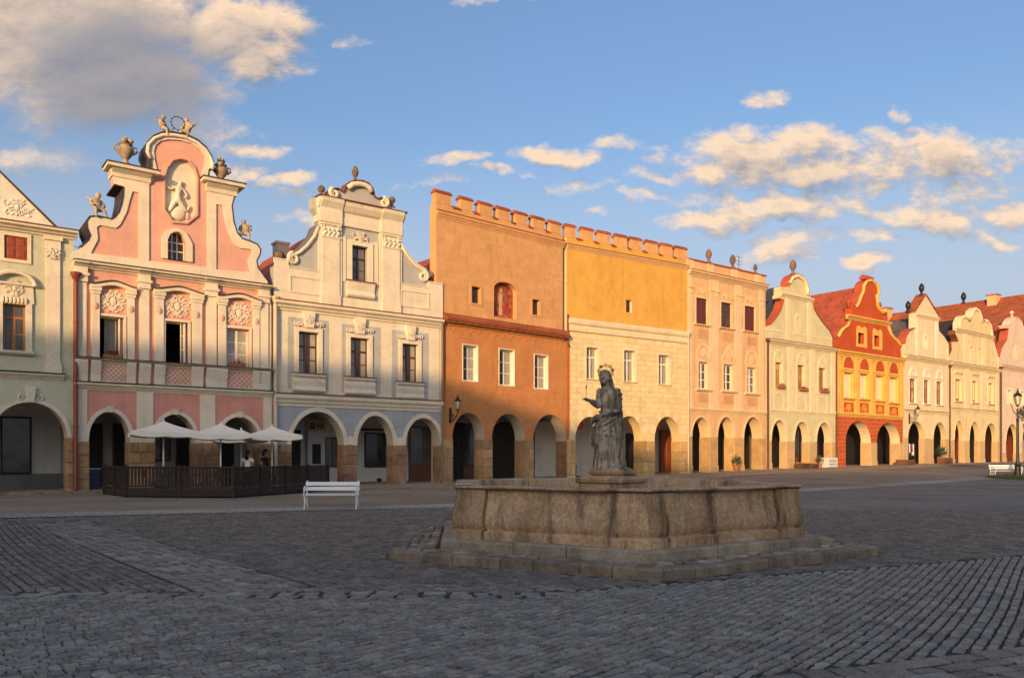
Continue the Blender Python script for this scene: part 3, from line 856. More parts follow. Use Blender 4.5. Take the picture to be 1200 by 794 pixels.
def putto_mesh(seed=0, mat='m_ornstone'):
    q = random.Random(seed); j = lambda a: q.uniform(-a, a)
    J = {'pelvis': (0, 0, .16, .13, .12), 'belly': (0, -.02, .30, .14, .13), 'chest': (.02+j(.03), 0, .46, .14, .11), 'neck': (.03+j(.03), -.01, .58, .06), 'head': (.05+j(.05), -.03, .70, .115), 'crown': (.05+j(.05), -.02, .79, .08),
         'shL': (-.15, 0, .50, .065), 'elL': (-.23, -.10, .34, .05), 'haL': (-.16, -.22, .28, .045), 'shR': (.19, 0, .50, .065), 'elR': (.25, -.08, .33+j(.03), .05), 'haR': (.14+j(.04), -.22, .27+j(.03), .045),
         'knL': (-.14, -.26, .15, .075), 'ftL': (-.16, -.30, -.10, .05), 'toL': (-.16, -.38, -.12, .04), 'knR': (.16, -.24, .18, .075), 'ftR': (.22, -.26, -.06, .05), 'toR': (.23, -.34, -.08, .04),
         'wgL': (-.12, .12, .50, .03, .06), 'wtL': (-.22, .20, .62, .02, .07), 'wgR': (.14, .12, .50, .03, .06), 'wtR': (.22, .20, .60, .02, .07)}
    B = [('pelvis', 'belly'), ('belly', 'chest'), ('chest', 'neck'), ('neck', 'head'), ('head', 'crown'), ('chest', 'shL'), ('shL', 'elL'), ('elL', 'haL'), ('chest', 'shR'), ('shR', 'elR'), ('elR', 'haR'), ('pelvis', 'knL'), ('knL', 'ftL'), ('ftL', 'toL'), ('pelvis', 'knR'), ('knR', 'ftR'), ('ftR', 'toR'), ('chest', 'wgL'), ('wgL', 'wtL'), ('chest', 'wgR'), ('wgR', 'wtR')]
    return skin_mesh('putto', J, B, mat, 1)
PUTTO = [putto_mesh(1), putto_mesh(5)]
def putto(h, u, v, z, size, k=0, rot=0.0, flip=1):
    o = link('putto', PUTTO[k], h.root, (u, v, z), rot)
    o.scale = (size*flip, size, size)
    return o

# ------------------------------------------------------------------ house 1: pale green gabled house at the left edge
def house_a():
    h = House('a', 'pale green house cut by the left picture edge, red-brown shuttered attic window', 0.45)
    ZS = 4.63
    A1 = (4.96,7.65,2.22,3.66); A2 = (2.18,4.33,2.04,3.43)
    h.arcade([A2, A1], ZS, 'm_greenish', 'm_reveal', 0.95, room='m_arcade_white')
    h.archivolts(0.16, 'm_cream', 0.05)
    c = (A1[0]+A1[1])/2
    b = MB(); b.prism([(c-.12, A1[3]), (c+.12, A1[3]), (c+.2, A1[3]+.62), (c-.2, A1[3]+.62)], -.14, 0.02, 'm_cream')
    for sg in (-1, 1):
        b.tube([(c+sg*(0.32)+x, -.05, A1[3]+.18+z) for x, z in swirl((0, 0), .13, 1.2, PI/2, -sg, 12)], [.05-.003*i for i in range(13)], 'm_cream', 6)
    h.part('keystone', b)
    h.piers('m_pierstone', A1[2], 5)
    ze = 10.62
    # attic shutter window and the main window
    for du in (0.0, 3.83-5.72):
        r = (5.39,6.20,9.46,10.40); r = (r[0]+du, r[1]+du, r[2], r[3])
        w = h.window(r, 'm_shutter', None, 2, 1, 0.02, 0.06, sur=('m_cream', .13, .13, .13, .16, .06))
        cu = (r[0]+r[1])/2
        for a, bb in ((r[0]+.05, cu-.015), (cu+.015, r[1]-.05)):
            sh = MB(); sh.bevbox(a, bb, .0, .05, r[2]+.05, r[3]-.05, 'm_shutter', .01)
            for z in (0.08, 0.55): sh.bevbox(a+.05, bb-.05, -.02, .0, lerp(r[2], r[3], z)+.04, lerp(r[2], r[3], z+.38), 'm_shutter', .015)
            h.part('shutter', sh, w)
        r = (5.34,6.14,5.73,7.64); r = (r[0]+du, r[1]+du, r[2], r[3])
        w = h.window(r, 'm_woodframe', 'm_glass_grey', 2, 2, .20, .08, .04, transom=.72, sur=('m_cream', .22, .22, 0, .06, .09), sill=('m_cream', .28, .22, .16))
        cu = (r[0]+r[1])/2; z0 = r[3]+.06; hw = (r[1]-r[0])/2
        o = MB()
        o.prism([(cu-hw-.3, z0), (cu+hw+.3, z0), (cu+hw+.25, z0+.75), (cu-hw-.25, z0+.75)], -.07, 0, 'm_cream')
        arc = [(cu+(hw+.32)*math.cos(PI*i/14), -.16, z0+.72+.5*math.sin(PI*i/14)) for i in range(15)]
        o.tube(arc, .09, 'm_cream', 6); o.tube([(cu-hw-.42, -.14, z0+.74), (cu+hw+.42, -.14, z0+.74)], .06, 'm_cream', 6)
        relief(o, (cu-hw*.8, cu+hw*.8, z0+.15, z0+1.0), -.1, 'm_cream', 3, .05)
        for i in range(7): o.ball((cu-hw+2*hw*i/6, -.1, z0+.08), (.06, .06, .14), 'm_cream', 6, 4)
        h.part('ornament', o, w)
    pu = (6.87,7.37)
    for du in (0.0, 2.86-7.12):
        h.pilaster(pu[0]+du, pu[1]+du, ZS+.25, ze-.02, 'm_cream', .09, .45, 0.55)
        o = MB(); relief(o, (pu[0]+du-.05, pu[1]+du+.05, ze-.95, ze-.5), -.14, 'm_cream', 5, .05); h.part('ornament', o)
    h.cornice(0.0, h.L-.35, ZS-.02, ZS+.23, .22, 'm_cream', 'string_course', 'm_metal_dark')
    h.wall([(0, ZS), (h.L, ZS), (h.L, ze), (0, ze)], 'm_greenish')
    ep = [(4.39,13.70),(7.05,11.15),(7.68,10.57)]
    um = ep[0][0]+.3; zt = ep[0][1]
    uR = h.L+.1; sl = (ep[0][1]-ep[1][1])/(ep[1][0]-ep[0][0])
    zb = ze+.30; zpk = ep[1][1]+sl*(ep[1][0]-um); ul = um-(zpk-zb)/sl
    h.cornice(0.0, h.L+.12, ze-.02, zb, .42, 'm_cream', 'cornice', 'm_brownsheet')
    ur = um+(zpk-zb)/sl
    h.slab('pediment', [(max(ul, 0), zb+.07), (ur, zb+.07), (um, zpk)], 'm_white', 0.0, v1=.4)
    h.part('ornament', relief(MB(), (um+.5, um+1.8, zb+.35, zb+1.0), -.015, 'm_white', 8, .03)); h.part('ornament', relief(MB(), (um-1.8, um-.5, zb+.35, zb+1.0), -.015, 'm_white', 9, .03))
    h.coping([(ul, zb), (um, zpk), (ur, zb)], .5, 'm_metal_dark', .12, .07)
    h.body(ze-.05, 'm_greenish')
    h.roof(um, zpk-.05, zb-.2, zb-.2, 'm_roof_brown', .52, ul=ul, uR=ur)
    h.boxwork('dado', (3.67,8.06,-0.04,0.65), 'm_greypanel', BACK-.03, BACK-.002)
    h.shopwin((5.53,6.73,0.64,3.21), 'm_doordark', 'm_glass_grey', None, 1)
    h.door((2.64,3.67,0.03,2.68), 'm_doordark')
    return h

# ------------------------------------------------------------------ house 2: pink baroque house
def house_p():
    h = House('p', 'pink baroque house with curved gable, urns, cherubs and a relief in its niche', 0.45)
    ZS = 4.56
    arches = [(0.58,2.20,2.17,3.40), (3.22,4.99,2.13,3.37), (6.03,7.97,2.12,3.34)]
    h.arcade(arches, ZS, 'm_pink_low', 'm_reveal', 0.95)
    h.archivolts(.17, 'm_cream', .06, (.22, .18))
    zp = 2.07
    h.piers('m_pierstone', zp, 5)
    lp = [(0.03,0.52), (2.47,3.16), (5.18,5.87), (8.16,8.56)]
    for i, (a, b) in enumerate(lp):
        us = [arches[i-1][1] if i else 0, arches[i][0] if i < 3 else h.L]
        z0 = zp+.002; zt = ZS-.2
        left = arch_pts((arches[i-1][0]-.1695, arches[i-1][1]+.1695, arches[i-1][2], arches[i-1][3]+.1695), 18)[9:] if i else None
        h.slab('pilaster', [(a, z0+.5 if 0 < i < 3 else z0), (b, z0+.5 if 0 < i < 3 else z0), (b, zt), (a, zt)], 'm_cream', .052)
        a0, b0 = (us[0]+.003, us[1]-.003)
        h.slab('impost', [(a0, z0), (b0, z0), (b0, z0+.5), (a0, z0+.5)], 'm_cream', .048)
    zg = 9.74            # foot of the gable
    # first floor windows in their pilastered bays
    wins = [(0.99,1.94,5.70,7.52), (3.67,4.65,5.69,7.57), (6.40,7.47,5.68,7.53)]
    zbal = 5.60
    zarch = 9.21
    # window hoods: 1 closed with curtain, 2 open sash on a dark room, 3 closed
    for i, r in enumerate(wins):
        if i == 1:
            w = h.window(r, 'm_whiteframe', None, 1, 1, .24, .06)
            b = MB(); u = r[1]-.14
            b.box(u-.03, u+.02, -.04, .26, r[2]+.05, r[3]-.05, 'm_whiteframe')
            b.box(r[1]-.30, r[1]-.26, .10, .14, r[2]+.05, r[3]-.05, 'm_whiteframe')
            for z in (.34, .68): b.box(r[1]-.27, u+.02, .11, .13, lerp(r[2], r[3], z)-.02, lerp(r[2], r[3], z)+.02, 'm_whiteframe')
            h.part('casement', b, w)
        elif i == 0:
            w = h.window(r, 'm_whiteframe', None, 1, 1, .24, .06)
            c = MB(); n = 26; pts = []
            for k in range(n+1):
                u = lerp(r[0]+.25, r[1]-.22, k/n); pts.append((u, .36+.035*math.sin(k*1.9)))
            c.add([(u, v, r[2]+.05) for u, v in pts]+[(u, v, r[3]-.05) for u, v in pts], [(k, k+1, n+2+k, n+1+k) for k in range(n)], 'm_curtain')
            h.part('curtain', c, w, True)
            b = MB(); b.box(r[1]-.17, r[1]-.12, .05, .26, r[2]+.05, r[3]-.05, 'm_whiteframe')
            for z in (.1, .42, .74): b.box(r[1]-.13, r[1]-.06, .12, .15, lerp(r[2], r[3], z)-.02, lerp(r[2], r[3], z)+.02, 'm_whiteframe')
            h.part('casement', b, w)
        else:
            w = h.window(r, 'm_whiteframe', 'm_glass_curtain', 2, 3, .20, .07, .03)
        fr = .10
        h.part('surround', MB().prism(rect(grow(r, fr, fr, .02, fr)), -.10, -.001, 'm_cream', [rect(r)]), w)
    strips = [((0.68,0.98), (2.09,2.37)), ((3.22,3.58), (4.81,5.25)), ((5.99,6.34), (7.64,7.93))]
    orn = [(0.94,2.06,7.71,8.68), (3.65,4.80,7.77,8.78), (6.42,7.64,7.74,8.80)]
    for (s0, s1), o_ in zip(strips, orn):
        for a, b in (s0, s1):
            mb = MB(); mb.box(a, b, -.15, .02, zbal, o_[3]+.04, 'm_cream'); mb.box(a-.07, b+.07, -.24, .018, o_[3]-.12, o_[3]+.12, 'm_cream'); mb.box(a-.04, b+.04, -.19, .016, o_[3]-.25, o_[3]-.12, 'm_cream')
            mb.ball(((a+b)/2, -.16, o_[2]+.2), (.10, .05, .16), 'm_pink', 8, 5)
            h.part('pilaster', mb)
        mb = MB(); mb.box(s0[1], s1[0], -.02, .015, o_[2], o_[3], 'm_pink'); relief(mb, (s0[1]+.04, s1[0]-.04, o_[2]+.03, o_[3]-.03), -.04, 'm_cream', 11, .042)
        h.part('ornament', mb)
        uc = (s0[0]+s1[1])/2; hw = (s1[1]-s0[0])/2+.06; zz = o_[3]+.12
        hood = [(uc+hw*x, zz+.06+.16*(0.5+0.5*math.cos(PI*x)) - .04*abs(x)) for x in [i/8-1 for i in range(17)]]
        h.coping(hood, 0.0, 'm_metal_dark', .33, .05, 'hood')
        h.part('hood_moulding', MB().prism([(a, b-.16) for a, b in hood][::-1]+hood, -.27, 0, 'm_cream'))
    pil = [(0.06,0.48), (2.58,2.98), (5.46,5.91), (7.95,8.37)]
    for a, b in pil:
        h.pilaster(a, b, zbal+.01, zarch+.02, 'm_cream', .11, 0, .0)
        mb = MB(); mb.box(a-.04, b+.04, -.20, .013, zarch-.32, zarch+.3, 'm_cream'); mb.box(a-.1, b+.1, -.26, .012, zarch-.07, zarch+.04, 'm_cream'); h.part('capital', mb)
    h.slab('edge_strip', rect((pil[3][1]+.002, 8.56-.01, ZS+.06, zarch+.2)), 'm_cream', .03)
    # parapet zone below the windows: consoles and lattice panels
    zb0 = ZS+.06; pz = [(0.0, zb0), (-.34, zb0), (-.30, lerp(zb0, zbal, .25)), (-.14, lerp(zb0, zbal, .55)), (-.16, lerp(zb0, zbal, .8)), (-.30, zbal-.06), (-.30, zbal), (0, zbal)]
    pz2 = [(0.0, zb0), (-.16, zb0), (-.15, lerp(zb0, zbal, .35)), (-.22, lerp(zb0, zbal, .6)), (-.30, zbal-.12), (-.30, zbal-.03), (0, zbal-.03)]
    for a, b in pil+[x for s_ in strips for x in s_]:
        h.part('console', MB().profile(a-.04, b+.04, pz2, 'm_cream'))
    for s0, s1 in strips:
        mb = MB(); a, b = s0[1]+.05, s1[0]-.05; z0, z1 = zb0+.06, zbal-.08
        mb.box(a, b, -.05, .01, z0, z1, 'm_pink_low'); n = 5; w = b-a; hh = z1-z0
        for k in range(-n, 2*n):
            for sg in (1, -1):
                x0 = a+w*k/n; pts = []
                x1 = x0+sg*hh
                ta, tb = 0.0, 1.0
                lo, hi = min(x0, x1), max(x0, x1)
                f = lambda x: (x-x0)/(x1-x0)
                t0, t1 = sorted((f(a), f(b))); ta, tb = max(0, t0), min(1, t1)
                if tb-ta < .05: continue
                mb.tube([(lerp(x0, x1, ta), -.055, lerp(z0, z1, ta)), (lerp(x0, x1, tb), -.055, lerp(z0, z1, tb))], .021, 'm_cream', 4)
        for zz in (z0, z1): mb.box(a, b, -.10, .01, zz-.03, zz+.03, 'm_cream')
        h.part('lattice_panel', mb)
    h.cornice(0.02, 8.56, zbal-.03, zbal+.05, .34, 'm_cream', 'sill_course', 'm_metal_dark')
    h.cornice(0.0, 8.58, ZS-.26, ZS+.05, .28, 'm_cream', 'string_course', 'm_metal_dark')
    # main cornice with architrave
    h.cornice(0.0, 8.37, zarch+.25, zg, .38, 'm_cream', 'cornice', 'm_metal_dark')
    for a, b in pil: h.cornice(a-.08, b+.08, zarch+.30, zg-.03, .46, 'm_cream', 'cornice')
    # gable
    L_ = [(-0.06,9.82),(-0.06,10.05),(0.26,10.32),(0.58,10.69),(0.65,10.93),(0.53,11.22),(0.51,11.47),(0.62,11.68),(0.88,11.76),(1.28,11.74),(1.46,11.72),(1.61,11.86),(1.77,12.11),(1.87,12.46),(1.94,12.85),(1.95,13.26),(1.56,13.30),(1.50,13.62),(1.39,13.97)]
    C_ = [(3.03,14.17),(3.06,14.41),(3.04,14.82),(2.91,15.10),(2.95,15.43),(3.18,15.75),(3.54,15.99),(3.98,16.10),(4.53,16.14),(5.04,16.01),(5.41,15.77),(5.64,15.45),(5.74,15.17),(5.72,14.92),(5.55,14.79),(5.52,14.47)]
    R_ = [(7.19,14.33),(6.94,13.94),(6.74,13.79),(6.61,13.32),(6.69,12.61),(6.86,12.07),(7.11,11.81),(7.43,11.76),(7.83,11.66),(7.99,11.43),(7.93,11.16),(7.79,10.88),(7.85,10.55),(8.18,10.14),(8.35,9.95)]
    out = L_+C_+R_
    zf = zg+.02
    outline = [(out[0][0], zf)]+out[1:]+[(out[-1][0]+.02, zf)]
    wl = [(3.76,10.37),(3.76,11.24),(3.87,11.51),(4.05,11.64),(4.24,11.67),(4.42,11.54),(4.58,11.18),(4.58,10.43)]
    zl = min(p[1] for p in wl); wl = [(a, max(b, zl)) for a, b in wl]; wl[0] = (wl[0][0], zl); wl[-1] = (wl[-1][0], zl)
    nic = [(3.65,12.57),(3.65,14.07),(3.76,14.48),(4.01,14.87),(4.31,15.01),(4.63,15.00),(4.91,14.71),(5.02,14.32),(5.02,12.63),(4.59,12.18),(3.98,12.13)]
    h.holes += [wl, nic]
    gh = h.holes[-2:]; h.holes = h.holes[:-2]
    h.wall([(0, ZS), (8.56, ZS), (8.56, zf-.02)]+[(0, zf-.02)], 'm_pink')
    h.part('gable', MB().prism(outline, 0.0, .55, 'm_pink', gh))
    # cream trim stands proud of the pink fields
    f1 = [(2.30,13.13),(2.56,13.12),(2.56,10.19),(0.65,10.14),(0.93,10.79),(0.88,11.30),(1.00,11.41),(1.63,11.39),(1.80,11.57),(2.06,12.16),(2.19,12.75)]
    f3 = [(5.91,13.25),(6.19,13.24),(6.30,12.58),(6.50,11.97),(6.76,11.49),(7.02,11.37),(7.52,11.39),(7.62,11.30),(7.39,10.82),(7.52,10.29),(5.91,10.19)]
    f2 = [(2.98,10.16),(2.98,13.55),(3.32,14.00),(3.31,14.31),(3.23,14.64),(3.18,15.08),(3.25,15.39),(3.47,15.63),(3.79,15.77),(4.31,15.86),(4.80,15.83),(5.18,15.64),(5.41,15.32),(5.39,14.99),(5.27,14.57),(5.50,13.79),(5.50,10.23)]
    h.part('gable_trim', MB().prism(outline, -.07, -.001, 'm_cream', [f1, f2, f3]))
    # pilaster caps
    capL = (1.45, 3.04, 13.63, 14.10)
    capR = (5.44, 6.86, 13.78, 14.30)
    for a, b, z0, z1 in (capL, capR):
        mb = MB(); mb.profile(a, b, [(.6, z0), (-.12, z0), (-.16, lerp(z0, z1, .35)), (-.34, lerp(z0, z1, .6)), (-.44, lerp(z0, z1, .8)), (-.44, z1), (.6, z1)], 'm_cream')
        mb.profile(a-.22, b+.28, [(.6, lerp(z0, z1, .72)), (-.50, lerp(z0, z1, .72)), (-.52, z1), (.6, z1)], 'm_cream')
        p = h.part('gable_cap', mb)
        h.part('cap_flashing', MB().profile(a-.26, b+.32, [(.62, z1+.002), (-.56, z1+.002), (-.56, z1+.045), (.62, z1+.08)], 'm_metal_dark'), p)
    h.coping(L_[2:17], 1.7, 'm_metal_dark', .10)
    h.coping(C_, 1.5, 'm_metal_dark', .14)
    h.coping(R_[2:], 1.2, 'm_metal_dark', .10)
    # moulded edge of the top arch
    h.part('gable_moulding', MB().tube([(u, -.10, z-.10) for u, z in C_[2:-2]], .09, 'm_cream', 6), None, True)
    # niche with relief of a figure on a globe
    cu = sum(p[0] for p in nic)/len(nic); cz = sum(p[1] for p in nic)/len(nic)
    ring = [(cu+(a-cu)*1.10, cz+(b-cz)*1.06) for a, b in nic]
    n_ = h.part('niche_frame', MB().prism(ring, -.09, .0, 'm_pink', [nic]))
    h.part('niche_panel', MB().prism(nic, .14, .20, 'm_cream'), n_)
    g = [(4.27,12.57)][0]
    J = {'hip': (g[0]-.06, .06, g[1]+.62, .19, .12), 'waist': (g[0]-.05, .06, g[1]+.86, .13, .09), 'chest': (g[0]+.02, .06, g[1]+1.08, .16, .1), 'neck': (g[0]+.05, .05, g[1]+1.25, .05), 'head': (g[0]+.07, .03, g[1]+1.38, .10), 'crown': (g[0]+.08, .03, g[1]+1.5, .06),
         'sl': (g[0]-.13, .05, g[1]+1.14, .06), 'el': (g[0]-.36, .04, g[1]+1.0, .05), 'hl': (g[0]-.55, .04, g[1]+1.12, .04), 'sr': (g[0]+.18, .05, g[1]+1.12, .06), 'er': (g[0]+.36, .04, g[1]+.86, .05), 'hr': (g[0]+.22, .02, g[1]+.72, .04),
         'kl': (g[0]-.24, .03, g[1]+.36, .15), 'fl': (g[0]-.42, .06, g[1]-.02, .08), 'kr': (g[0]+.10, .03, g[1]+.36, .15), 'fr': (g[0]+.34, .06, g[1]+.12, .09), 'ft': (g[0]+.50, .06, g[1]+.42, .05)}
    B = [('hip', 'waist'), ('waist', 'chest'), ('chest', 'neck'), ('neck', 'head'), ('head', 'crown'), ('chest', 'sl'), ('sl', 'el'), ('el', 'hl'), ('chest', 'sr'), ('sr', 'er'), ('er', 'hr'), ('hip', 'kl'), ('kl', 'fl'), ('hip', 'kr'), ('kr', 'fr'), ('fr', 'ft')]
    link('relief_figure', skin_mesh('relief_figure', J, B, 'm_cream', 1), n_)
    mb = MB(); mb.ball((g[0], .10, g[1]), (.34, .14, .34), 'm_cream', 14, 9); mb.ball((g[0]+.36, .12, g[1]-.05), (.14, .08, .2), 'm_cream', 8, 5); mb.ball((g[0]-.3, .12, g[1]-.22), (.2, .08, .1), 'm_cream', 8, 5)
    h.part('relief_globe', mb, n_, True)
    # arched gable window
    wu = (wl[0][0], wl[-1][0]); wz = (zl, max(p[1] for p in wl))
    b = MB(); v = .30
    for u in (wu[0]+.03, lerp(*wu, .33), lerp(*wu, .60), wu[1]-.03): b.box(u-.022, u+.022, v, v+.04, wz[0], wz[1], 'm_whiteframe')
    for z in (.03, .36, .66): b.box(wu[0], wu[1], v+.005, v+.035, lerp(*wz, z)-.022, lerp(*wz, z)+.022, 'm_whiteframe')
    w = h.part('window', b); h.part('pane', MB().prism(wl, v+.05, v+.06, 'm_glass'), w)
    cu = (wu[0]+wu[1])/2; cz = (wz[0]+wz[1])/2
    h.part('surround', MB().prism([(cu+(a-cu)*1.62, (cz+(z-cz)*1.24) if z > cz else zl) for a, z in wl], -.10, -.001, 'm_cream', [wl]), w)
    # figures and urns on the gable
    h.urn(2.08, .25, 14.30, 1.28, 'm_ornstone'); h.urn(6.22, .25, 14.34, 1.22, 'm_ornstone')
    putto(h, 0.91, .25, 11.80+.1, 1.25, 0, .3); putto(h, 7.39, .25, 11.83+.12, 1.15, 1, -.4, -1)
    putto(h, 3.58, .2, 16.02+.05, 1.1, 1, .9); putto(h, 4.72, .2, 16.14+.05, 1.1, 0, -.8, -1)
    mb = MB(); rc = [(4.27,16.70)][0]; rr = .30
    mb.tube([(rc[0]+rr*math.cos(2*PI*i/24), .2, rc[1]+rr*math.sin(2*PI*i/24)) for i in range(25)], .012, 'm_iron', 4)
    for i in range(12): mb.ball((rc[0]+rr*math.cos(2*PI*i/12), .2, rc[1]+rr*math.sin(2*PI*i/12)), .038, 'm_iron', 6, 4)
    mb.tube([(rc[0]-.2, .2, rc[1]-.22), (rc[0]-.3, .2, 16.09)], .02, 'm_iron', 4); mb.tube([(rc[0]+.2, .2, rc[1]-.22), (rc[0]+.25, .2, 16.14)], .02, 'm_iron', 4)
    h.part('star_ring', mb)
    h.body(zg-.1, 'm_pink')
    h.roof(4.20, 14.85, zg, zg, 'm_roof_brown', 1.0)
    h.downpipe(.06, 8.80, -.1, 'm_redpipe', -.2, True, .095)
    # arcade: doorways
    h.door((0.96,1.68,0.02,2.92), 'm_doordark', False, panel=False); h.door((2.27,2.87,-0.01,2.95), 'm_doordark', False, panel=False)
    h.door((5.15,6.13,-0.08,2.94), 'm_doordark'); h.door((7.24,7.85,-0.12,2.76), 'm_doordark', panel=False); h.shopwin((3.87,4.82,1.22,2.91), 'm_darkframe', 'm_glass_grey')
    return h

# ------------------------------------------------------------------ house 3: cream and grey baroque house
def house_g():
    h = House('g', 'cream and grey house with scrolled gable, blue-grey arcade and dark red windows', 0.45)
    ZS = 4.23
    arches = [(0.89,3.72,2.05,3.73), (4.45,6.61,2.03,3.63), (7.36,9.57,2.15,3.59)]
    h.arcade(arches, ZS, 'm_bluegrey', 'm_reveal', .75, room='m_arcade_white')
    h.archivolts(.22, 'm_cream', .05)
    zp = 2.07
    for i in (1, 2):
        a, b = arches[i-1][1], arches[i][0]
        h.slab('impost', [(a+.002, zp), (b-.002, zp), (b-.002, zp+.35), ((a+b)/2, zp+.46), (a+.002, zp+.35)], 'm_cream', .047)
    h.piers('m_pierstone_dark', zp, 5)
    zc = 8.79; zc1 = 9.13
    wins = [(1.26,2.32,5.60,7.71), (4.06,5.13,5.58,7.66), (7.11,8.11,5.50,7.60)]
    pan = [(0.71,2.86,4.81,8.37), (3.60,5.81,4.78,8.32), (6.50,8.78,4.62,8.28)]
    for r, q in zip(wins, pan):
        w = h.window(r, 'm_sashframe', 'm_glass', 2, 2, .20, .08, .04, transom=.66, curtain=1, sur=('m_cream', .20, .20, .0, .20, .10))
        ap = [(-.001, r[2]-.9), (-.14, r[2]-.9), (-.20, r[2]-.82), (-.11, r[2]-.62), (-.16, r[2]-.38), (-.10, r[2]-.2), (-.22, r[2]-.12), (-.22, r[2]), (-.001, r[2])]
        h.part('apron', MB().profile(r[0]-.34, r[1]+.34, ap, 'm_cream'), w)
        h.part('sill', MB().profile(r[0]-.36, r[1]+.36, [(0, r[2]+.003), (-.27, r[2]+.003), (-.27, r[2]+.04), (0, r[2]+.06)], 'm_brownsheet'), w)
        o = MB(); cu = (r[0]+r[1])/2; z0 = r[3]+.2
        o.prism([(cu-.22, z0), (cu+.22, z0), (cu+.30, z0+.80), (cu-.30, z0+.80)], -.20, -.001, 'm_cream')
        relief(o, (cu-.2, cu+.2, z0+.08, z0+.74), -.22, 'm_cream', 4, .035)
        for sg in (-1, 1):
            for k in range(4): o.tube([(cu+sg*(.32+.13*k)+sg*x*.8, -.10, z0+.17+.03*(k % 2)+z) for x, z in swirl((0, 0), .13, .9, PI, -sg, 8)], [.05-.004*j for j in range(9)], 'm_cream', 5)
        h.part('ornament', o, w)
        h.slab('grey_panel', rect(q), 'm_softgrey', .018, [rect(grow(r, .0, .0, .0, .0))])
    h.slab('grey_panel', rect((9.49, h.L-.1, ZS+.35, zc-.1)), 'm_softgrey', .018)
    h.wall([(0, ZS), (h.L, ZS), (h.L, zc1), (0, zc1)], 'm_cream')
    h.cornice(0, h.L, ZS-.28, ZS+.32, .26, 'm_cream', 'string_course', 'm_brownsheet')
    h.cornice(-.02, h.L, zc-.12, zc1, .36, 'm_cream', 'cornice', 'm_brownsheet')
    # scrolled gable
    zb = zc1+.02
    L_ = [(0.02,9.17),(0.00,10.78),(0.67,10.83)]; S_ = [(0.71,11.15),(0.78,11.44),(1.02,11.58),(1.28,11.71),(1.69,12.11),(2.09,12.67),(2.32,13.21)]
    T_ = [(2.25,13.70),(2.05,14.02),(2.00,14.51)]; K_ = [(2.80,14.76),(3.01,15.10),(3.34,15.21),(3.67,15.08),(3.79,15.39),(4.01,15.66),(4.37,15.83),(4.79,15.89),(5.11,15.82),(5.33,15.59),(5.43,15.21),(5.63,15.13),(5.89,15.23),(6.17,15.21),(6.40,14.96)]
    U_ = [(7.18,14.62),(7.13,14.24),(6.97,13.79)]; V_ = [(6.97,13.08),(7.34,12.63),(7.87,12.10),(8.33,11.88),(8.63,11.78),(8.82,11.50),(8.79,11.12)]
    E_ = [(9.63,10.96),(9.69,9.17)]
    out = L_+S_+T_+K_+U_+V_+E_
    outline = [(out[0][0], zb)]+out[1:-1]+[(out[-1][0], zb)]
    gw = (4.15,5.06,10.61,12.47)
    h.holes = []
    h.window(gw, 'm_darkframe', 'm_glass_grey', 2, 2, .24, .07, .035, transom=.66, sur=('m_cream', .24, .30, 0, .25, .10))
    h.part('gable', MB().prism(outline, 0, .5, 'm_softgrey', h.holes))
    zs1 = 10.58; zs2 = 10.95
    zat = (zs1+zs2)/2
    # cream trim: attic base, pilasters, scroll borders
    lo = [(out[0][0], zb)]+L_[1:3]
    pL = (2.46,3.41); pR = (5.89,6.92)
    zen0 = 13.36; zen1 = 14.57
    h.slab('attic_base', [(out[0][0], zb), (out[-1][0], zb), (out[-1][0], zat+.35), (8.71, zat+.35), (8.71, zat), (pR[1]+.02, zat), (pR[1]+.02, zb+.5), (pL[0]-.02, zb+.5), (pL[0]-.02, zat), (0.78, zat), (0.71, zat+.35), (out[0][0], zat+.35)], 'm_cream', .09)
    h.cornice(-0.02, 0.71, zat+.22, zat+.42, .12, 'm_cream', 'attic_coping'); h.cornice(8.74, 9.66, zat+.22, zat+.42, .12, 'm_cream', 'attic_coping')
    h.cornice(0.76, pL[0], zat-.05, zat+.08, .10, 'm_cream', 'attic_coping'); h.cornice(pR[1], 8.74, zat-.05, zat+.08, .10, 'm_cream', 'attic_coping')
    for rr in ((0.76,2.50,9.58,10.45), (6.97,8.79,9.59,10.53)):
        h.part('sunk_panel', MB().prism(rect(rr), -.13, -.0905, 'm_cream', [rect(grow(rr, -.09, -.09, -.09, -.09))]))
    for a, b in (pL, pR):
        h.pilaster(a, b, zb+.05, zen0-.02, 'm_cream', .16, .5, .0)
        h.slab('pilaster_back', rect((a-.16, b+.16, zb+.02, zen0-.01)), 'm_cream', .10)
        o = MB(); z1 = zen0-.02; o.box(a-.08, b+.08, -.24, 0, z1-.10, z1, 'm_cream'); o.box(a-.03, b+.03, -.2, 0, z1-.75, z1-.68, 'm_cream')
        for k in range(4):
            u = lerp(a, b, (k+.5)/4)
            for jj, (dz, s_) in enumerate(((.60, .07), (.47, .065), (.33, .06))): o.ball((u+(.05 if jj % 2 else -.03), -.19-.02*jj, z1-dz), (s_, .05, s_*1.25), 'm_white', 6, 4)
        for sg, u in ((-1, a), (1, b)): o.tube([(u+x, -.2, z1-.2+z) for x, z in swirl((0, 0), .12, 1.1, PI/2, sg, 10)], .030, 'm_white', 5)
        h.part('capital', o)
    mb = MB(); mb.profile(pL[0]-.22, pR[1]+.22, [(.4, zen0), (-.12, zen0), (-.14, lerp(zen0, zen1, .3)), (-.10, lerp(zen0, zen1, .34)), (-.10, lerp(zen0, zen1, .55)), (-.22, lerp(zen0, zen1, .62)), (-.38, lerp(zen0, zen1, .82)), (-.42, zen1), (.4, zen1)], 'm_cream')
    e = h.part('entablature', mb)
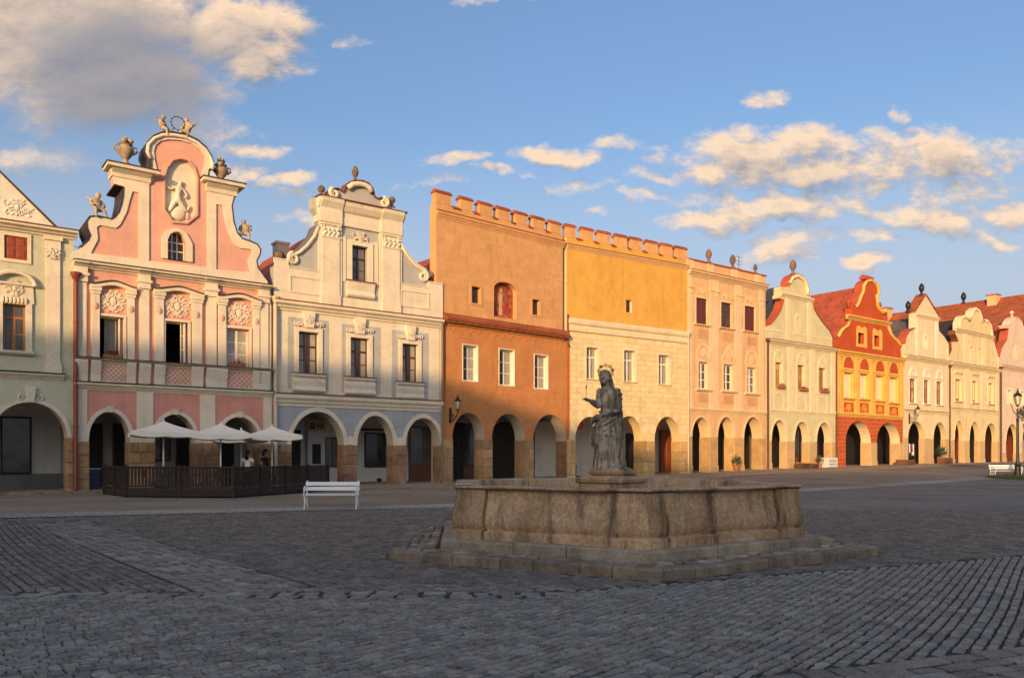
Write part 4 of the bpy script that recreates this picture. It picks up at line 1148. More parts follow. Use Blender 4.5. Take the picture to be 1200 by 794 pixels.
    for a, b in (pL, pR):
        h.part('entablature_block', MB().profile(a-.12, b+.12, [(0, zen0+.01), (-.24, zen0+.01), (-.25, lerp(zen0, zen1, .6)), (-.46, lerp(zen0, zen1, .84)), (-.50, zen1-.004), (0, zen1-.004)], 'm_cream'), e)
    h.part('entablature_flashing', MB().profile(pL[0]-.3, pR[1]+.3, [(.42, zen1+.003), (-.54, zen1+.003), (-.54, zen1+.04), (.42, zen1+.09)], 'm_brownsheet'), e)
    h.coping(S_, 1.0, 'm_greysheet', .09, .06); h.coping(V_[:-2], .8, 'm_cream', .09, .06)
    for pts, off in ((S_, 1), (V_[:-1], 1)):
        inner = [(a+(.0), b-.22) for a, b in pts]
        h.part('gable_trim', MB().tube([(u, -.05, z-.10) for u, z in pts], .11, 'm_cream', 6), None, True)
    for cpx, sg in (([(1.00,11.28)][0], 1), ([(8.44,11.40)][0], -1)):
        h.part('volute', MB().tube([(cpx[0]+x, -.06, cpx[1]+z) for x, z in swirl((0, 0), .30, 1.6, PI/2, sg, 20)], [.11-.003*i for i in range(21)], 'm_cream', 6), None, True)
    # crowning pediment
    h.coping(K_, .7, 'm_brownsheet', .12, .06)
    arc = [(3.91,15.42),(4.15,15.63),(4.49,15.74),(4.84,15.76),(5.11,15.68),(5.26,15.46)]
    h.part('pediment_arch', MB().tube([(u, -.12, z-.06) for u, z in arc], .14, 'm_cream', 8), None, True)
    for cpx, sg in (([(3.15,14.93)][0], 1), ([(6.01,15.00)][0], -1)):
        h.part('volute', MB().tube([(cpx[0]+x, -.10, cpx[1]+z) for x, z in swirl((0, 0), .26, 1.4, PI/2+.3, sg, 18)], [.13-.004*i for i in range(19)], 'm_cream', 6), None, True)
    o = MB(); cu = (gw[0]+gw[1])/2; z0 = gw[3]+.25
    relief(o, (cu-.6, cu+.6, z0-.05, z0+.45), -.10, 'm_cream', 6, .06); h.part('ornament', o)
    ap = [(0, gw[2]-.85), (-.12, gw[2]-.85), (-.2, gw[2]-.75), (-.11, gw[2]-.5), (-.16, gw[2]-.3), (-.22, gw[2]-.05), (0, gw[2]-.05)]
    h.part('apron', MB().profile(gw[0]-.30, gw[1]+.36, ap, 'm_cream')); h.part('sill', MB().profile(gw[0]-.36, gw[1]+.42, [(0, gw[2]-.045), (-.28, gw[2]-.045), (-.28, gw[2]+.0), (0, gw[2]+.03)], 'm_brownsheet'))
    h.slab('window_side_strip', rect((cu-1.0, cu-.78, gw[2]-.1, gw[3]+.35)), 'm_cream', .05); h.slab('window_side_strip', rect((cu+.84, cu+1.06, gw[2]-.1, gw[3]+.35)), 'm_cream', .05)
    h.finial(2.53, .1, 14.64, .62, 'm_ornstone_dark', False); h.finial(6.58, .1, 14.88, .60, 'm_ornstone_dark', False); h.finial(4.43, .15, 15.86, .82, 'm_ornstone_dark')
    h.finial(0.41, .3, 10.84, .82, 'm_ornstone_dark', False); h.finial(9.07, .3, 11.01, .82, 'm_ornstone_dark', False)
    h.body(zc1, 'm_cream')
    zr = 14.39
    h.roof(4.45, zr, zc1+.1, zc1+.1, 'm_roof_red', .55, 14)
    c = MB(); q = (1.50,2.17,12.57,13.03); c.box(q[0], q[1], BACK-.2, BACK+.45, zc1+.3, q[3]-.12, 'm_cream'); c.box(q[0]-.06, q[1]+.06, BACK-.26, BACK+.51, q[3]-.12, q[3], 'm_white'); h.part('chimney', c)
    h.downpipe(.05, 8.84, -.1, 'm_creampipe', -.16, True, .085)
    h.downpipe(h.L-.02, 8.76, -.1, 'm_greypipe', -.16, True, .06)
    # arcade back wall: cash machine bay, windows
    r = (3.14,4.14,-0.03,3.48)
    k = MB(); k.box(r[0], r[1], BACK-.45, BACK-.01, 0, r[3], 'm_box_white'); kb = h.part('cash_machine_bay', k)
    kr = (3.39,3.88,1.06,2.15); h.part('cash_machine_panel', MB().bevbox(kr[0], kr[1], BACK-.49, BACK-.452, kr[2], kr[3], 'm_doordark', .01), kb)
    sg = (3.14,4.11,2.86,3.40)
    sp = h.part('sign_panel', MB().box(sg[0], sg[1]+.05, BACK-.51, BACK-.455, sg[2], sg[3], 'm_sign_orange'), kb)
    u0, z0, hh = sg[0]+.08, sg[2]+.10, sg[3]-sg[2]-.2
    lg = MB(); lg.box(u0, u0+.30, BACK-.518, BACK-.511, z0+hh*.5, z0+hh, 'm_red_sign'); lg.box(u0, u0+.30, BACK-.518, BACK-.511, z0, z0+hh*.42, 'm_sign_black')
    h.part('logo', lg, kb)
    cv = bpy.data.curves.new('t', 'FONT'); cv.body = 'KB'; cv.size = hh*1.05; cv.extrude = .004; cv.offset = .006
    to = bpy.data.objects.new('t', cv); COL.objects.link(to); bpy.context.evaluated_depsgraph_get().update()
    tm = bpy.data.meshes.new_from_object(to.evaluated_get(bpy.context.evaluated_depsgraph_get())); bpy.data.objects.remove(to)
    tm.materials.append(M['m_sign_black'])
    t = link('lettering', tm, kb, (u0+.38, BACK-.515, z0+.06)); t.rotation_euler = (R(90), 0, 0)
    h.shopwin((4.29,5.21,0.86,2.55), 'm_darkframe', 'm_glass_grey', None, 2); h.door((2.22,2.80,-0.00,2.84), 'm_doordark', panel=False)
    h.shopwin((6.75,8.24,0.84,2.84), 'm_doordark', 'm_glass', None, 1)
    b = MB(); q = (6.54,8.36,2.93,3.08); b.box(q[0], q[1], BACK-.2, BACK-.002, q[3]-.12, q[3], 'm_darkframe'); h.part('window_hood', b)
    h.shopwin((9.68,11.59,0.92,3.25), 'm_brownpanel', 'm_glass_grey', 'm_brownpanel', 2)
    b = MB(); q = (7.55,7.85,-0.01,0.19); b.box(q[0], q[1], BACK-.03, BACK-.002, q[2], q[3], 'm_sign_black'); h.part('cellar_vent', b)
    return h

# ------------------------------------------------------------------ house 4: tall orange-brown house with merlons
def merlons(h, us, zt, zg, zp, m, tile):
    """us: list of (u0,u1)"""
    for a, b in us:
        o = h.part('merlon', MB().box(a, b, .003, .42, zg-.02, zt, m))
        h.part('merlon_tile', MB().profile(a-.05, b+.05, [(-.07, zt), (.2, zt+.20), (.49, zt), (.49, zt-.05), (-.07, zt-.05)], tile), o)
    gaps = [(us[i][1], us[i+1][0]) for i in range(len(us)-1)]
    for a, b in gaps:
        h.part('gap_tile', MB().profile(a+.052, b-.052, [(-.08, zg-.06), (.2, zg+.12), (.49, zg-.02), (.49, zg-.08), (-.08, zg-.10)], tile))
def house_b():
    h = House('b', 'tall orange-brown house with battlements and an arched painted niche', 0.42)
    ZS = 4.39
    ml = 'm_brown'
    arches = [(0.78,3.15,2.49,3.96), (3.70,6.36,2.46,4.01), (7.02,9.95,2.43,4.08)]
    h.arcade(arches, ZS, ml, 'm_reveal', .95)
    zp = 2.48
    h.piers('m_pierstone', zp-.05, 5)
    uL, uR = -0.35, 9.56
    zc0 = 8.85; zc1 = 9.54
    h.holes = []
    for r in ((1.54,2.61,5.81,7.86), (4.27,5.45,5.72,7.86), (7.13,8.26,5.68,7.76)):
        h.window(r, 'm_whiteframe', 'm_glass', 2, 3, .30, .07, .035, curtain=4, sur=('m_white', .05, .05, .06, .05, .03))
    h.wall([(0, ZS), (h.L, ZS), (h.L, zc1), (0, zc1)], ml, 'm_white')
    # frieze of arched corbels and the tile-covered ledge
    for i in range(15):
        u = lerp(.45, h.L-.75, i/14)
        h.part('corbel', MB().prism(arch_pts((u-.26, u+.26, zc0-.42, zc0-.14), 8)+[(u+.26, zc0-.06), (u-.26, zc0-.06)], -.035, -.001, ml))
    h.cornice(.12, 9.71, zc0-.06, zc0+.14, .16, 'm_brown', 'string_course')
    led = h.part('tile_ledge', MB().profile(.12, 9.91, [(0, zc0+.14), (-.26, zc0+.14), (-.40, zc0+.22), (-.44, zc0+.30), (0, zc1)], 'm_roof_orange'))
    n = 34
    for i in range(n):
        u = lerp(.14, 9.87, i/n); w = (9.87-.14)/n
        h.part('ledge_brick', MB().box(u+.02, u+w-.02, -.34-.03*(i % 2), -.02, zc0+.142, zc0+.215, 'm_terracotta'), led)
    # upper wall
    h.holes = []
    for r in ((2.17,2.84,10.34,11.31), (6.94,7.59,10.22,11.18)):
        h.window(r, 'm_doordark', 'm_glass', 1, 2, .26, .04, .02, sur=('m_brown_top', .12, .12, .10, .12, .035))
    nz = (3.82,5.66,9.75,11.77)
    nar = (nz[0], nz[1], nz[3]-.35, nz[3]+.15)
    niche = [(nz[0], nz[2])]+arch_pts(nar, 10)+[(nz[1], nz[2])]
    h.holes.append(niche)
    zg = 15.64; zt = 16.27
    uW = 9.60
    h.part('upper_wall', MB().prism([(uL, zc1+.004), (uW, zc1+.004), (uW, zg-.03), (uL, zg-.03)], 0, h.t, 'm_brown_top', h.holes))
    n_ = h.part('niche_lining', MB().prism([(a, b) for a, b in niche], -.02, .41, 'm_brown_top', [[(lerp((nz[0]+nz[1])/2, a, .985), lerp(nz[2]+.9, b, .985)) for a, b in niche]]))
    m, t, bs = new_mat('m_fresco')
    p = pos(t); c = t.mix(t.ramp(t.noise(p, 2.4, 5, .65), .35, .68), (.22, .035, .02, 1), (.50, .16, .06, 1))
    c = t.mix(t.ramp(t.noise(p, 5.0, 4, .6), .55, .7), c, (.10, .03, .02, 1)); t.l(c, bs.inputs['Base Color']); bs.inputs['Roughness'].default_value = .7
    pn = h.part('niche_painting', MB().prism([(lerp((nz[0]+nz[1])/2, a, .98), b) for a, b in niche], .34, .40, 'm_fresco'))
    mb = MB(); cu = lerp(nz[0], nz[1], .45); z0 = nz[2]
    mb.prism([(cu-.16, z0+.2), (cu+.15, z0+.18), (cu+.12, z0+.9), (cu+.17, z0+1.4), (cu+.05, z0+1.55), (cu-.08, z0+1.52), (cu-.16, z0+1.3), (cu-.10, z0+.8)], .334, .339, 'm_sign_orange')
    mb.prism([(cu+.04+.10*math.cos(a), z0+1.68+.13*math.sin(a)) for a in [2*PI*i/10 for i in range(10)]], .334, .339, 'm_sign_orange')
    mb.prism([(cu+.30, z0+.3), (cu+.55, z0+.25), (cu+.50, z0+.95), (cu+.34, z0+1.1)], .334, .339, 'm_red_sign')
    h.part('painted_figure', mb, pn)
    us = [(-0.08,0.72), (1.42,2.26), (2.79,3.72), (4.17,5.14), (5.60,6.54), (7.04,7.98), (8.49,9.45)]
    us[0] = (uL, us[0][1])
    merlons(h, us, zt, zg, 0, 'm_brown_top', 'm_roof_orange')
    zk = 14.79; zk1 = 15.19
    h.cornice(uL+.02, uW+.1, zk, zk1, .16, 'm_brown_top', 'cornice', 'm_terracotta')
    h.slab('edge_strip', rect((9.91, 10.38, -.1, zc0-.1)), 'm_orange_edge', .035); h.slab('edge_strip', rect((.0, 0.27, ZS+.02, zc0)), 'm_orange_edge', .03)
    # walls behind and the lower roof seen past the grey gable
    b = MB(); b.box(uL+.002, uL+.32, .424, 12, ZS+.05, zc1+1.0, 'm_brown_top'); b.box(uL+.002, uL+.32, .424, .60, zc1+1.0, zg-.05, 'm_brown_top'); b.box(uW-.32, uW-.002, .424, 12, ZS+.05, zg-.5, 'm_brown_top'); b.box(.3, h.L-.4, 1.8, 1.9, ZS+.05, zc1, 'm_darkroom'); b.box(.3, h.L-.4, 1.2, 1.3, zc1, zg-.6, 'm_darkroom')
    h.part('side_wall', b)
    h.roof((uL+uW)/2, zg-.9, zc1+.9, zg-1.2, 'm_roof_orange', 2.1, 12, ul=uL-.1, uR=uW)
    c = MB(); u = uL+1.6; c.box(u-.4, u+.4, 9.0, 9.7, zc1, zg-1.0, 'm_peach'); c.box(u-.46, u+.46, 8.94, 9.76, zg-1.0, zg-.86, 'm_peach'); h.part('chimney', c)
    h.door((6.48,9.46,-0.01,3.78), 'm_doordark', True, panel=False); h.door((10.17,13.44,-0.08,3.84), 'm_doordark', True, panel=False)  # arched dark sheets made wide to stand in for shade inside two arches
    h.shopwin((4.45,5.84,0.81,3.54), 'm_doordark', 'm_glass_grey', 'm_brownpanel', 1); h.door((3.25,4.32,0.07,3.50), 'm_doordark')
    return h

# ------------------------------------------------------------------ house 5: yellow house with merlons
def house_y():
    h = House('y', 'yellow house with battlements above a pale block-patterned facade, behind the statue', 0.42)
    ZS = 4.65
    arches = [(0.69,3.13,2.35,3.92), (4.09,6.55,2.39,4.07), (7.67,10.15,2.43,4.12)]
    h.arcade(arches, ZS, 'm_sgraffito', 'm_paleyellow', .85, room='m_arcade_white')
    zp = 2.39
    h.piers('m_pierstone_gold', zp, 4)
    for a in h.arches:      # painted voussoirs round each arch
        n = 11; c = (a[0]+a[1])/2; r = (a[1]-a[0])/2; hh = a[3]-a[2]
        for i in range(n):
            t0, t1 = PI*(i+.06)/n, PI*(i+.94)/n; w = .52
            q = lambda t, e: (c-(r+e)*math.cos(t), a[2]+(hh+e)*math.sin(t))
            h.part('voussoir', MB().prism([q(t0, .01), q(t1, .01), q(t1, w), q(t0, w)], -.012, -.001, 'm_ivory' if i % 2 else 'm_paleyellow'))
    zc0 = 9.44; zc1 = 10.29
    h.holes = []
    for r in ((1.63,2.62,6.40,8.48), (4.87,5.89,6.40,8.52), (8.07,9.10,6.36,8.43)):
        h.window(r, 'm_whiteframe', 'm_glass_grey', 2, 1, .28, .07, .04, transom=.70, curtain=1, sur=('m_ivory', .12, .16, .10, .14, .025), sill=('m_paleyellow', .12, .10, .07))
    h.wall([(0, ZS), (h.L, ZS), (h.L, zc1), (0, zc1)], 'm_sgraffito', 'm_ivory')
    b = MB(); b.profile(.06, h.L-.1, [(0, zc0), (-.10, zc0), (-.12, lerp(zc0, zc1, .45)), (-.22, lerp(zc0, zc1, .55)), (-.26, lerp(zc0, zc1, .75)), (0, zc1)], 'm_ivory'); h.part('ledge', b)
    zg = 15.48; zt = 16.19
    uL = -0.21; uR = 10.83
    h.holes = []
    h.window((5.04,5.58,11.11,11.95), 'm_doordark', 'm_glass', 1, 2, .24, .04, .02, sur=('m_ochre', .08, .14, .08, .05, .02))
    h.part('upper_wall', MB().prism([(.0, zc1+.004), (uR, zc1+.004), (uR, zg-.03), (.0, zg-.03)], 0, h.t, 'm_ochre', h.holes, side='m_ivory'))
    us = [(-0.12,0.74), (1.31,2.22), (2.72,3.68), (4.21,5.16), (5.54,6.50), (7.03,7.99), (8.43,9.39), (9.83,10.85)]
    us[0] = (max(us[0][0], .0), us[0][1])
    merlons(h, us, zt, zg, 0, 'm_brown_top', 'm_roof_orange')
    zk = 14.69; zk1 = 14.96
    h.cornice(.0, uR, zk, zk1, .18, 'm_peach', 'cornice', 'm_brownsheet')
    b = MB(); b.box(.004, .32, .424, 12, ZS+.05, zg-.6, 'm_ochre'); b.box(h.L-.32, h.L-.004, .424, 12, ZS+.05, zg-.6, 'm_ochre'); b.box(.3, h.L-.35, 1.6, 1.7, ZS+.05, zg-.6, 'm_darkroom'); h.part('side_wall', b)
    h.roof(h.L/2, zg-.7, zg-1.6, zg-1.6, 'm_roof_orange', .6, 12)
    h.downpipe(h.L-.08, 9.81, -.1, 'm_creampipe', -.14, True, .06)
    h.downpipe(.02, 10.45, zc0-1.1, 'm_brownsheet', -.10, False, .07)
    h.door((8.05,9.20,0.21,3.06), 'm_doordark', True); h.door((11.79,12.97,0.17,3.25), 'm_doorred', False)
    return h

# ------------------------------------------------------------------ house 6: peach house with flat parapet and dark red shutters
def house_k():
    h = House('k', 'peach house with flat parapet, three small urns and dark red upper windows', 0.42)
    ZS = 4.51
    arches = [(0.46,2.46,2.58,3.97), (3.34,5.35,2.56,4.08), (6.46,8.75,2.51,4.18)]
    h.arcade(arches, ZS, 'm_peach', 'm_peach_light', .95)
    h.archivolts(.16, 'm_peach_light', .035)
    h.piers('m_pierstone_gold', 2.53)
    zc = 14.55; zp = 15.31
    pil = [(0.05,0.46), (2.41,3.39), (5.35,6.18), (8.37,8.92)]
    up = [(0.91,2.15,10.76,12.66), (3.72,4.96,10.78,12.67), (6.55,7.88,10.80,12.71)]
    dn = [(1.17,2.22,6.05,8.02), (4.03,5.15,6.07,8.04), (6.87,7.99,6.02,8.00)]
    h.holes = []
    for i, (a, b) in enumerate(zip(up, dn)):
        w = h.window(a, 'm_shutter_dark', 'm_glass_grey' if i == 1 else None, 2, 2 if i == 1 else 1, .12, .08, .05, transom=.66 if i == 1 else None, sur=('m_peach_light', .14, .14, .0, .14, .03), sill=('m_peach_light', .3, .16, .12))
        if i != 1:
            c = (a[0]+a[1])/2
            for x0, x1 in ((a[0]+.05, c-.02), (c+.02, a[1]-.05)): h.part('shutter', MB().bevbox(x0, x1, .08, .12, a[2]+.05, a[3]-.05, 'm_shutter_dark', .015), w)
        w = h.window(b, 'm_whiteframe', 'm_glass_grey', 2, 3, .22, .10, .05, sur=('m_peach_light', .16, .16, 0, .12, .03), sill=('m_peach_light', .35, .2, .16))
        c = (b[0]+b[1])/2; hw = (b[1]-b[0])/2+.25; z0 = b[3]+.12
        o = MB()
        if i == 1: o.prism([(c-hw, z0), (c+hw, z0), (c+hw, z0+.35), (c, z0+1.3), (c-hw, z0+.35)], -.05, -.001, 'm_peach_light', [[(c-hw+.15, z0+.12), (c+hw-.15, z0+.12), (c+hw-.15, z0+.32), (c, z0+1.05), (c-hw+.15, z0+.32)]])
        else: o.prism([(c-hw, z0)]+arch_pts((c-hw, c+hw, z0+.35, z0+1.25), 10)+[(c+hw, z0)], -.05, -.001, 'm_peach_light', [[(c-hw+.15, z0+.12)]+arch_pts((c-hw+.15, c+hw-.15, z0+.35, z0+1.08), 10)+[(c+hw-.15, z0+.12)]])
        relief(o, (c-hw*.6, c+hw*.6, z0+.2, z0+.85), -.02, 'm_peach_light', 2, .06)
        h.part('ornament', o, w)
        h.slab('colour_panel', rect((b[0]-.05, b[1]+.05, z0+1.6, z0+2.25)), 'm_peach_panel', .015)
        h.slab('colour_panel', rect((b[0]-.02, b[1]+.02, b[2]-1.0, b[2]-.35)), 'm_peach_panel', .015)
        o = MB(); relief(o, (a[0]-.1, a[1]+.1, a[3]+.25, a[3]+.8), -.01, 'm_peach_light', 3, .06); h.part('ornament', o)
    for a, b in pil:
        h.pilaster(a, b, ZS+.1, zc-.1, 'm_peach_light', .05, .3, 0)
        o = MB(); o.box(a-.06, b+.06, -.12, .004, zc-1.25, zc-1.12, 'm_peach_light'); relief(o, (a, b, zc-1.75, zc-1.25), -.06, 'm_peach_light', 7, .06); h.part('capital', o)
    h.wall([(0, ZS), (h.L-.1, ZS), (h.L-.1, zp), (0, zp)], 'm_peach', 'm_peach_light')
    h.cornice(0, h.L-.08, zc-.4, zc, .34, 'm_peach_light', 'cornice', 'm_redsheet')
    h.cornice(0, h.L-.08, ZS-.2, ZS+.12, .16, 'm_peach_light', 'string_course')
    h.part('parapet_coping', MB().profile(0, h.L-.05, [(.5, zp+.002), (-.12, zp+.002), (-.12, zp+.07), (.5, zp+.14)], 'm_redsheet'))
    for x in (0.23, 2.50, 5.30, 8.21): h.slab('parapet_pier', rect((x-.35, x+.35, zc+.08, zp)), 'm_peach_light', .06)
    for x, z in ((2.50, 1.0), (5.30, 1.0), (8.10, .72)): h.finial(x, .15, zp+.1, z*1.05, 'm_ornstone_dark')
    u = 7.34+.1; m = MB(); m.tube([(u, 1.2, zp-1), (u, 1.2, zp+1.6)], .025, 'm_iron', 5)
    for z in (.6, .9, 1.2, 1.5): m.tube([(u-.4, 1.2, zp+z), (u+.4, 1.2, zp+z)], .014, 'm_iron', 4)
    h.part('aerial', m)
    h.body(zp-.6, 'm_peach'); h.roof(h.L/2, zp-.2, zp-1, zp-1, 'm_roof_red', .6, 12, ul=0, uR=h.L-.1)
    h.downpipe(h.L+.03, 9.96, -.1, 'm_brownpipe', -.14, True, .085)
    h.door((4.99,6.02,-0.14,3.88), 'm_doordark', panel=False); h.door((7.93,9.25,-0.11,3.96), 'm_doordark', panel=False); h.door((11.40,12.09,-0.07,3.83), 'm_doordark'); h.door((12.44,13.39,-0.08,3.13), 'm_doordark', panel=False)  # tall dark sheets over the back wall stand in for the arcade's shade
    return h

# ------------------------------------------------------------------ house 7: pale green house
def house_n():
    h = House('n', 'pale green house with round-topped curved gable and flower boxes under its windows', .45)
    ZS = 4.55
    arches = [(0.67,2.73,2.21,3.86), (3.80,5.86,2.22,3.82), (6.99,9.18,2.22,3.82)]
    h.arcade(arches, ZS, 'm_palegreen', 'm_ivory', .65)
    h.archivolts(.2, 'm_ivory', .04)
    h.piers('m_socle', 2.15)
    zc = 10.20
    wins = [(1.18,2.08,6.46,8.48), (4.22,5.21,6.41,8.47), (7.28,8.33,6.42,8.44)]
    h.holes = []
    for i, r in enumerate(wins):
        w = h.window(r, 'm_woodframe', 'm_glass_warm', 2, 1, .25, .08, .05, transom=.68, sur=('m_ivory', .22, .26, .2, .22, .04))
        c = (r[0]+r[1])/2; hw = .62; z0 = r[3]+.2
        o = MB()
        if i == 2: o.prism([(c-hw, z0), (c+hw, z0), (c+hw, z0+.2), (c, z0+.85), (c-hw, z0+.2)], -.07, -.001, 'm_ivory', [[(c-hw+.16, z0+.1), (c+hw-.16, z0+.1), (c, z0+.62)]])
        else: o.prism(arch_pts((c-hw, c+hw, z0, z0+.85), 12), -.07, -.001, 'm_ivory', [arch_pts((c-hw+.16, c+hw-.16, z0+.1, z0+.66), 10)])
        h.part('ornament', o, w)
        q = (r[0]-.1, r[1]+.15, r[2]-1.75, r[2]-.5); e = .28
        oc = [(q[0]+e, q[2]), (q[1]-e, q[2]), (q[1], q[2]+e), (q[1], q[3]-e), (q[1]-e, q[3]), (q[0]+e, q[3]), (q[0], q[3]-e), (q[0], q[2]+e)]
        h.part('framed_panel', MB().prism(rect(grow(q, .15, .15, .15, .15)), -.04, -.001, 'm_ivory', [oc]))
    for a, b in ((0.11,0.56), (2.91,3.68), (5.99,6.74), (9.18,9.77)): h.pilaster(a, b, ZS+.1, zc-.02, 'm_ivory', .06, .25, .3)
    h.wall([(0, ZS), (h.L, ZS), (h.L, zc), (0, zc)], 'm_palegreen', 'm_ivory')
    h.cornice(.0, h.L-.1, zc-.35, zc+.02, .35, 'm_ivory', 'cornice', 'm_brownsheet')
    h.cornice(.0, h.L-.05, ZS-.12, ZS+.12, .10, 'm_ivory', 'string_course')
    L_ = [(-0.22,10.19),(-0.28,11.03),(0.45,11.33),(1.30,12.00),(2.00,12.79),(2.35,13.60),(1.66,13.65),(1.68,13.92),(1.81,13.97),(1.86,14.58),(2.97,14.67)]
    T_ = [(2.97,14.74),(3.03,15.16),(3.44,15.63),(4.13,15.90),(4.94,15.77),(5.43,15.37),(5.61,14.87),(5.61,14.51)]
    R_ = [(6.30,14.17),(6.42,13.79),(6.55,13.37),(6.99,12.88),(7.69,12.38),(8.86,11.69),(9.34,11.19),(9.37,10.24)]
    out = [(L_[0][0], zc+.03)]+L_[1:]+T_+R_[:-1]+[(R_[-1][0], zc+.03)]
    cu = 4.23; sz = 11.85
    slit = [(cu+.20*math.cos(2*PI*i/14), sz+.58*math.sin(2*PI*i/14)) for i in range(14)]
    h.part('gable', MB().prism(out, 0, .6, 'm_palegreen', [slit]))
    w = h.part('gable_window', MB().prism([(cu+.48*math.cos(2*PI*i/16), sz+.95*math.sin(2*PI*i/16)) for i in range(16)], -.05, -.001, 'm_ivory', [slit]))
    h.part('pane', MB().prism(slit, .3, .32, 'm_glass'), w)
    zl = 13.76; zl2 = 14.01
    for a, b in ((2.62,3.14), (5.61,6.16)): h.slab('gable_band', rect((a, b, zc+.05, zl)), 'm_ivory', .05)
    h.slab('gable_band', rect((-0.11, 9.31, 10.97-.06, 10.97+.10)), 'm_ivory', .03)
    h.cornice(1.81, 6.33, zl, zl2+.1, .25, 'm_ivory', 'gable_cornice')
    h.part('gable_arch', MB().tube([(u, -.04, z-.14) for u, z in T_[1:]], .17, 'm_ivory', 6), None, True)
    h.coping(L_[2:6], .75, 'm_redsheet', .06, .08); h.coping(T_[:-1], .75, 'm_redsheet', .10, .08); h.coping(R_[2:], .75, 'm_brownsheet', .06, .08)
    h.finial(3.74+.3, .3, 15.89, 1.25, 'm_ornstone_dark', True); h.finial(-0.06, .4, 11.15, 1.0, 'm_ornstone_dark', False)
    for p in R_[2:6]:
        b = MB(); b.tube([(p[0], .3, p[1]), (p[0]+.15, .3, p[1]+.2), (p[0]+.1, .3, p[1]+.34)], [.12, .1, .05], 'm_brownsheet', 6); h.part('crocket', b)
    h.body(zc, 'm_palegreen'); h.roof(4.16, 15.17, zc+.2, zc+.2, 'm_roof_slate', .62, 14)
    h.downpipe(h.L-.02, 9.91, -.1, 'm_brownpipe', -.12, True, .07)
    h.door((5.90,8.04,-0.21,3.77), 'm_doordark', panel=False); h.door((12.83,15.08,-0.04,3.86), 'm_doordark'); h.shopwin((9.33,10.25,0.91,3.68), 'm_darkframe', 'm_glass_grey', 'm_brownpanel')  # dark doors widened to paint the shade seen through the arches
    return h

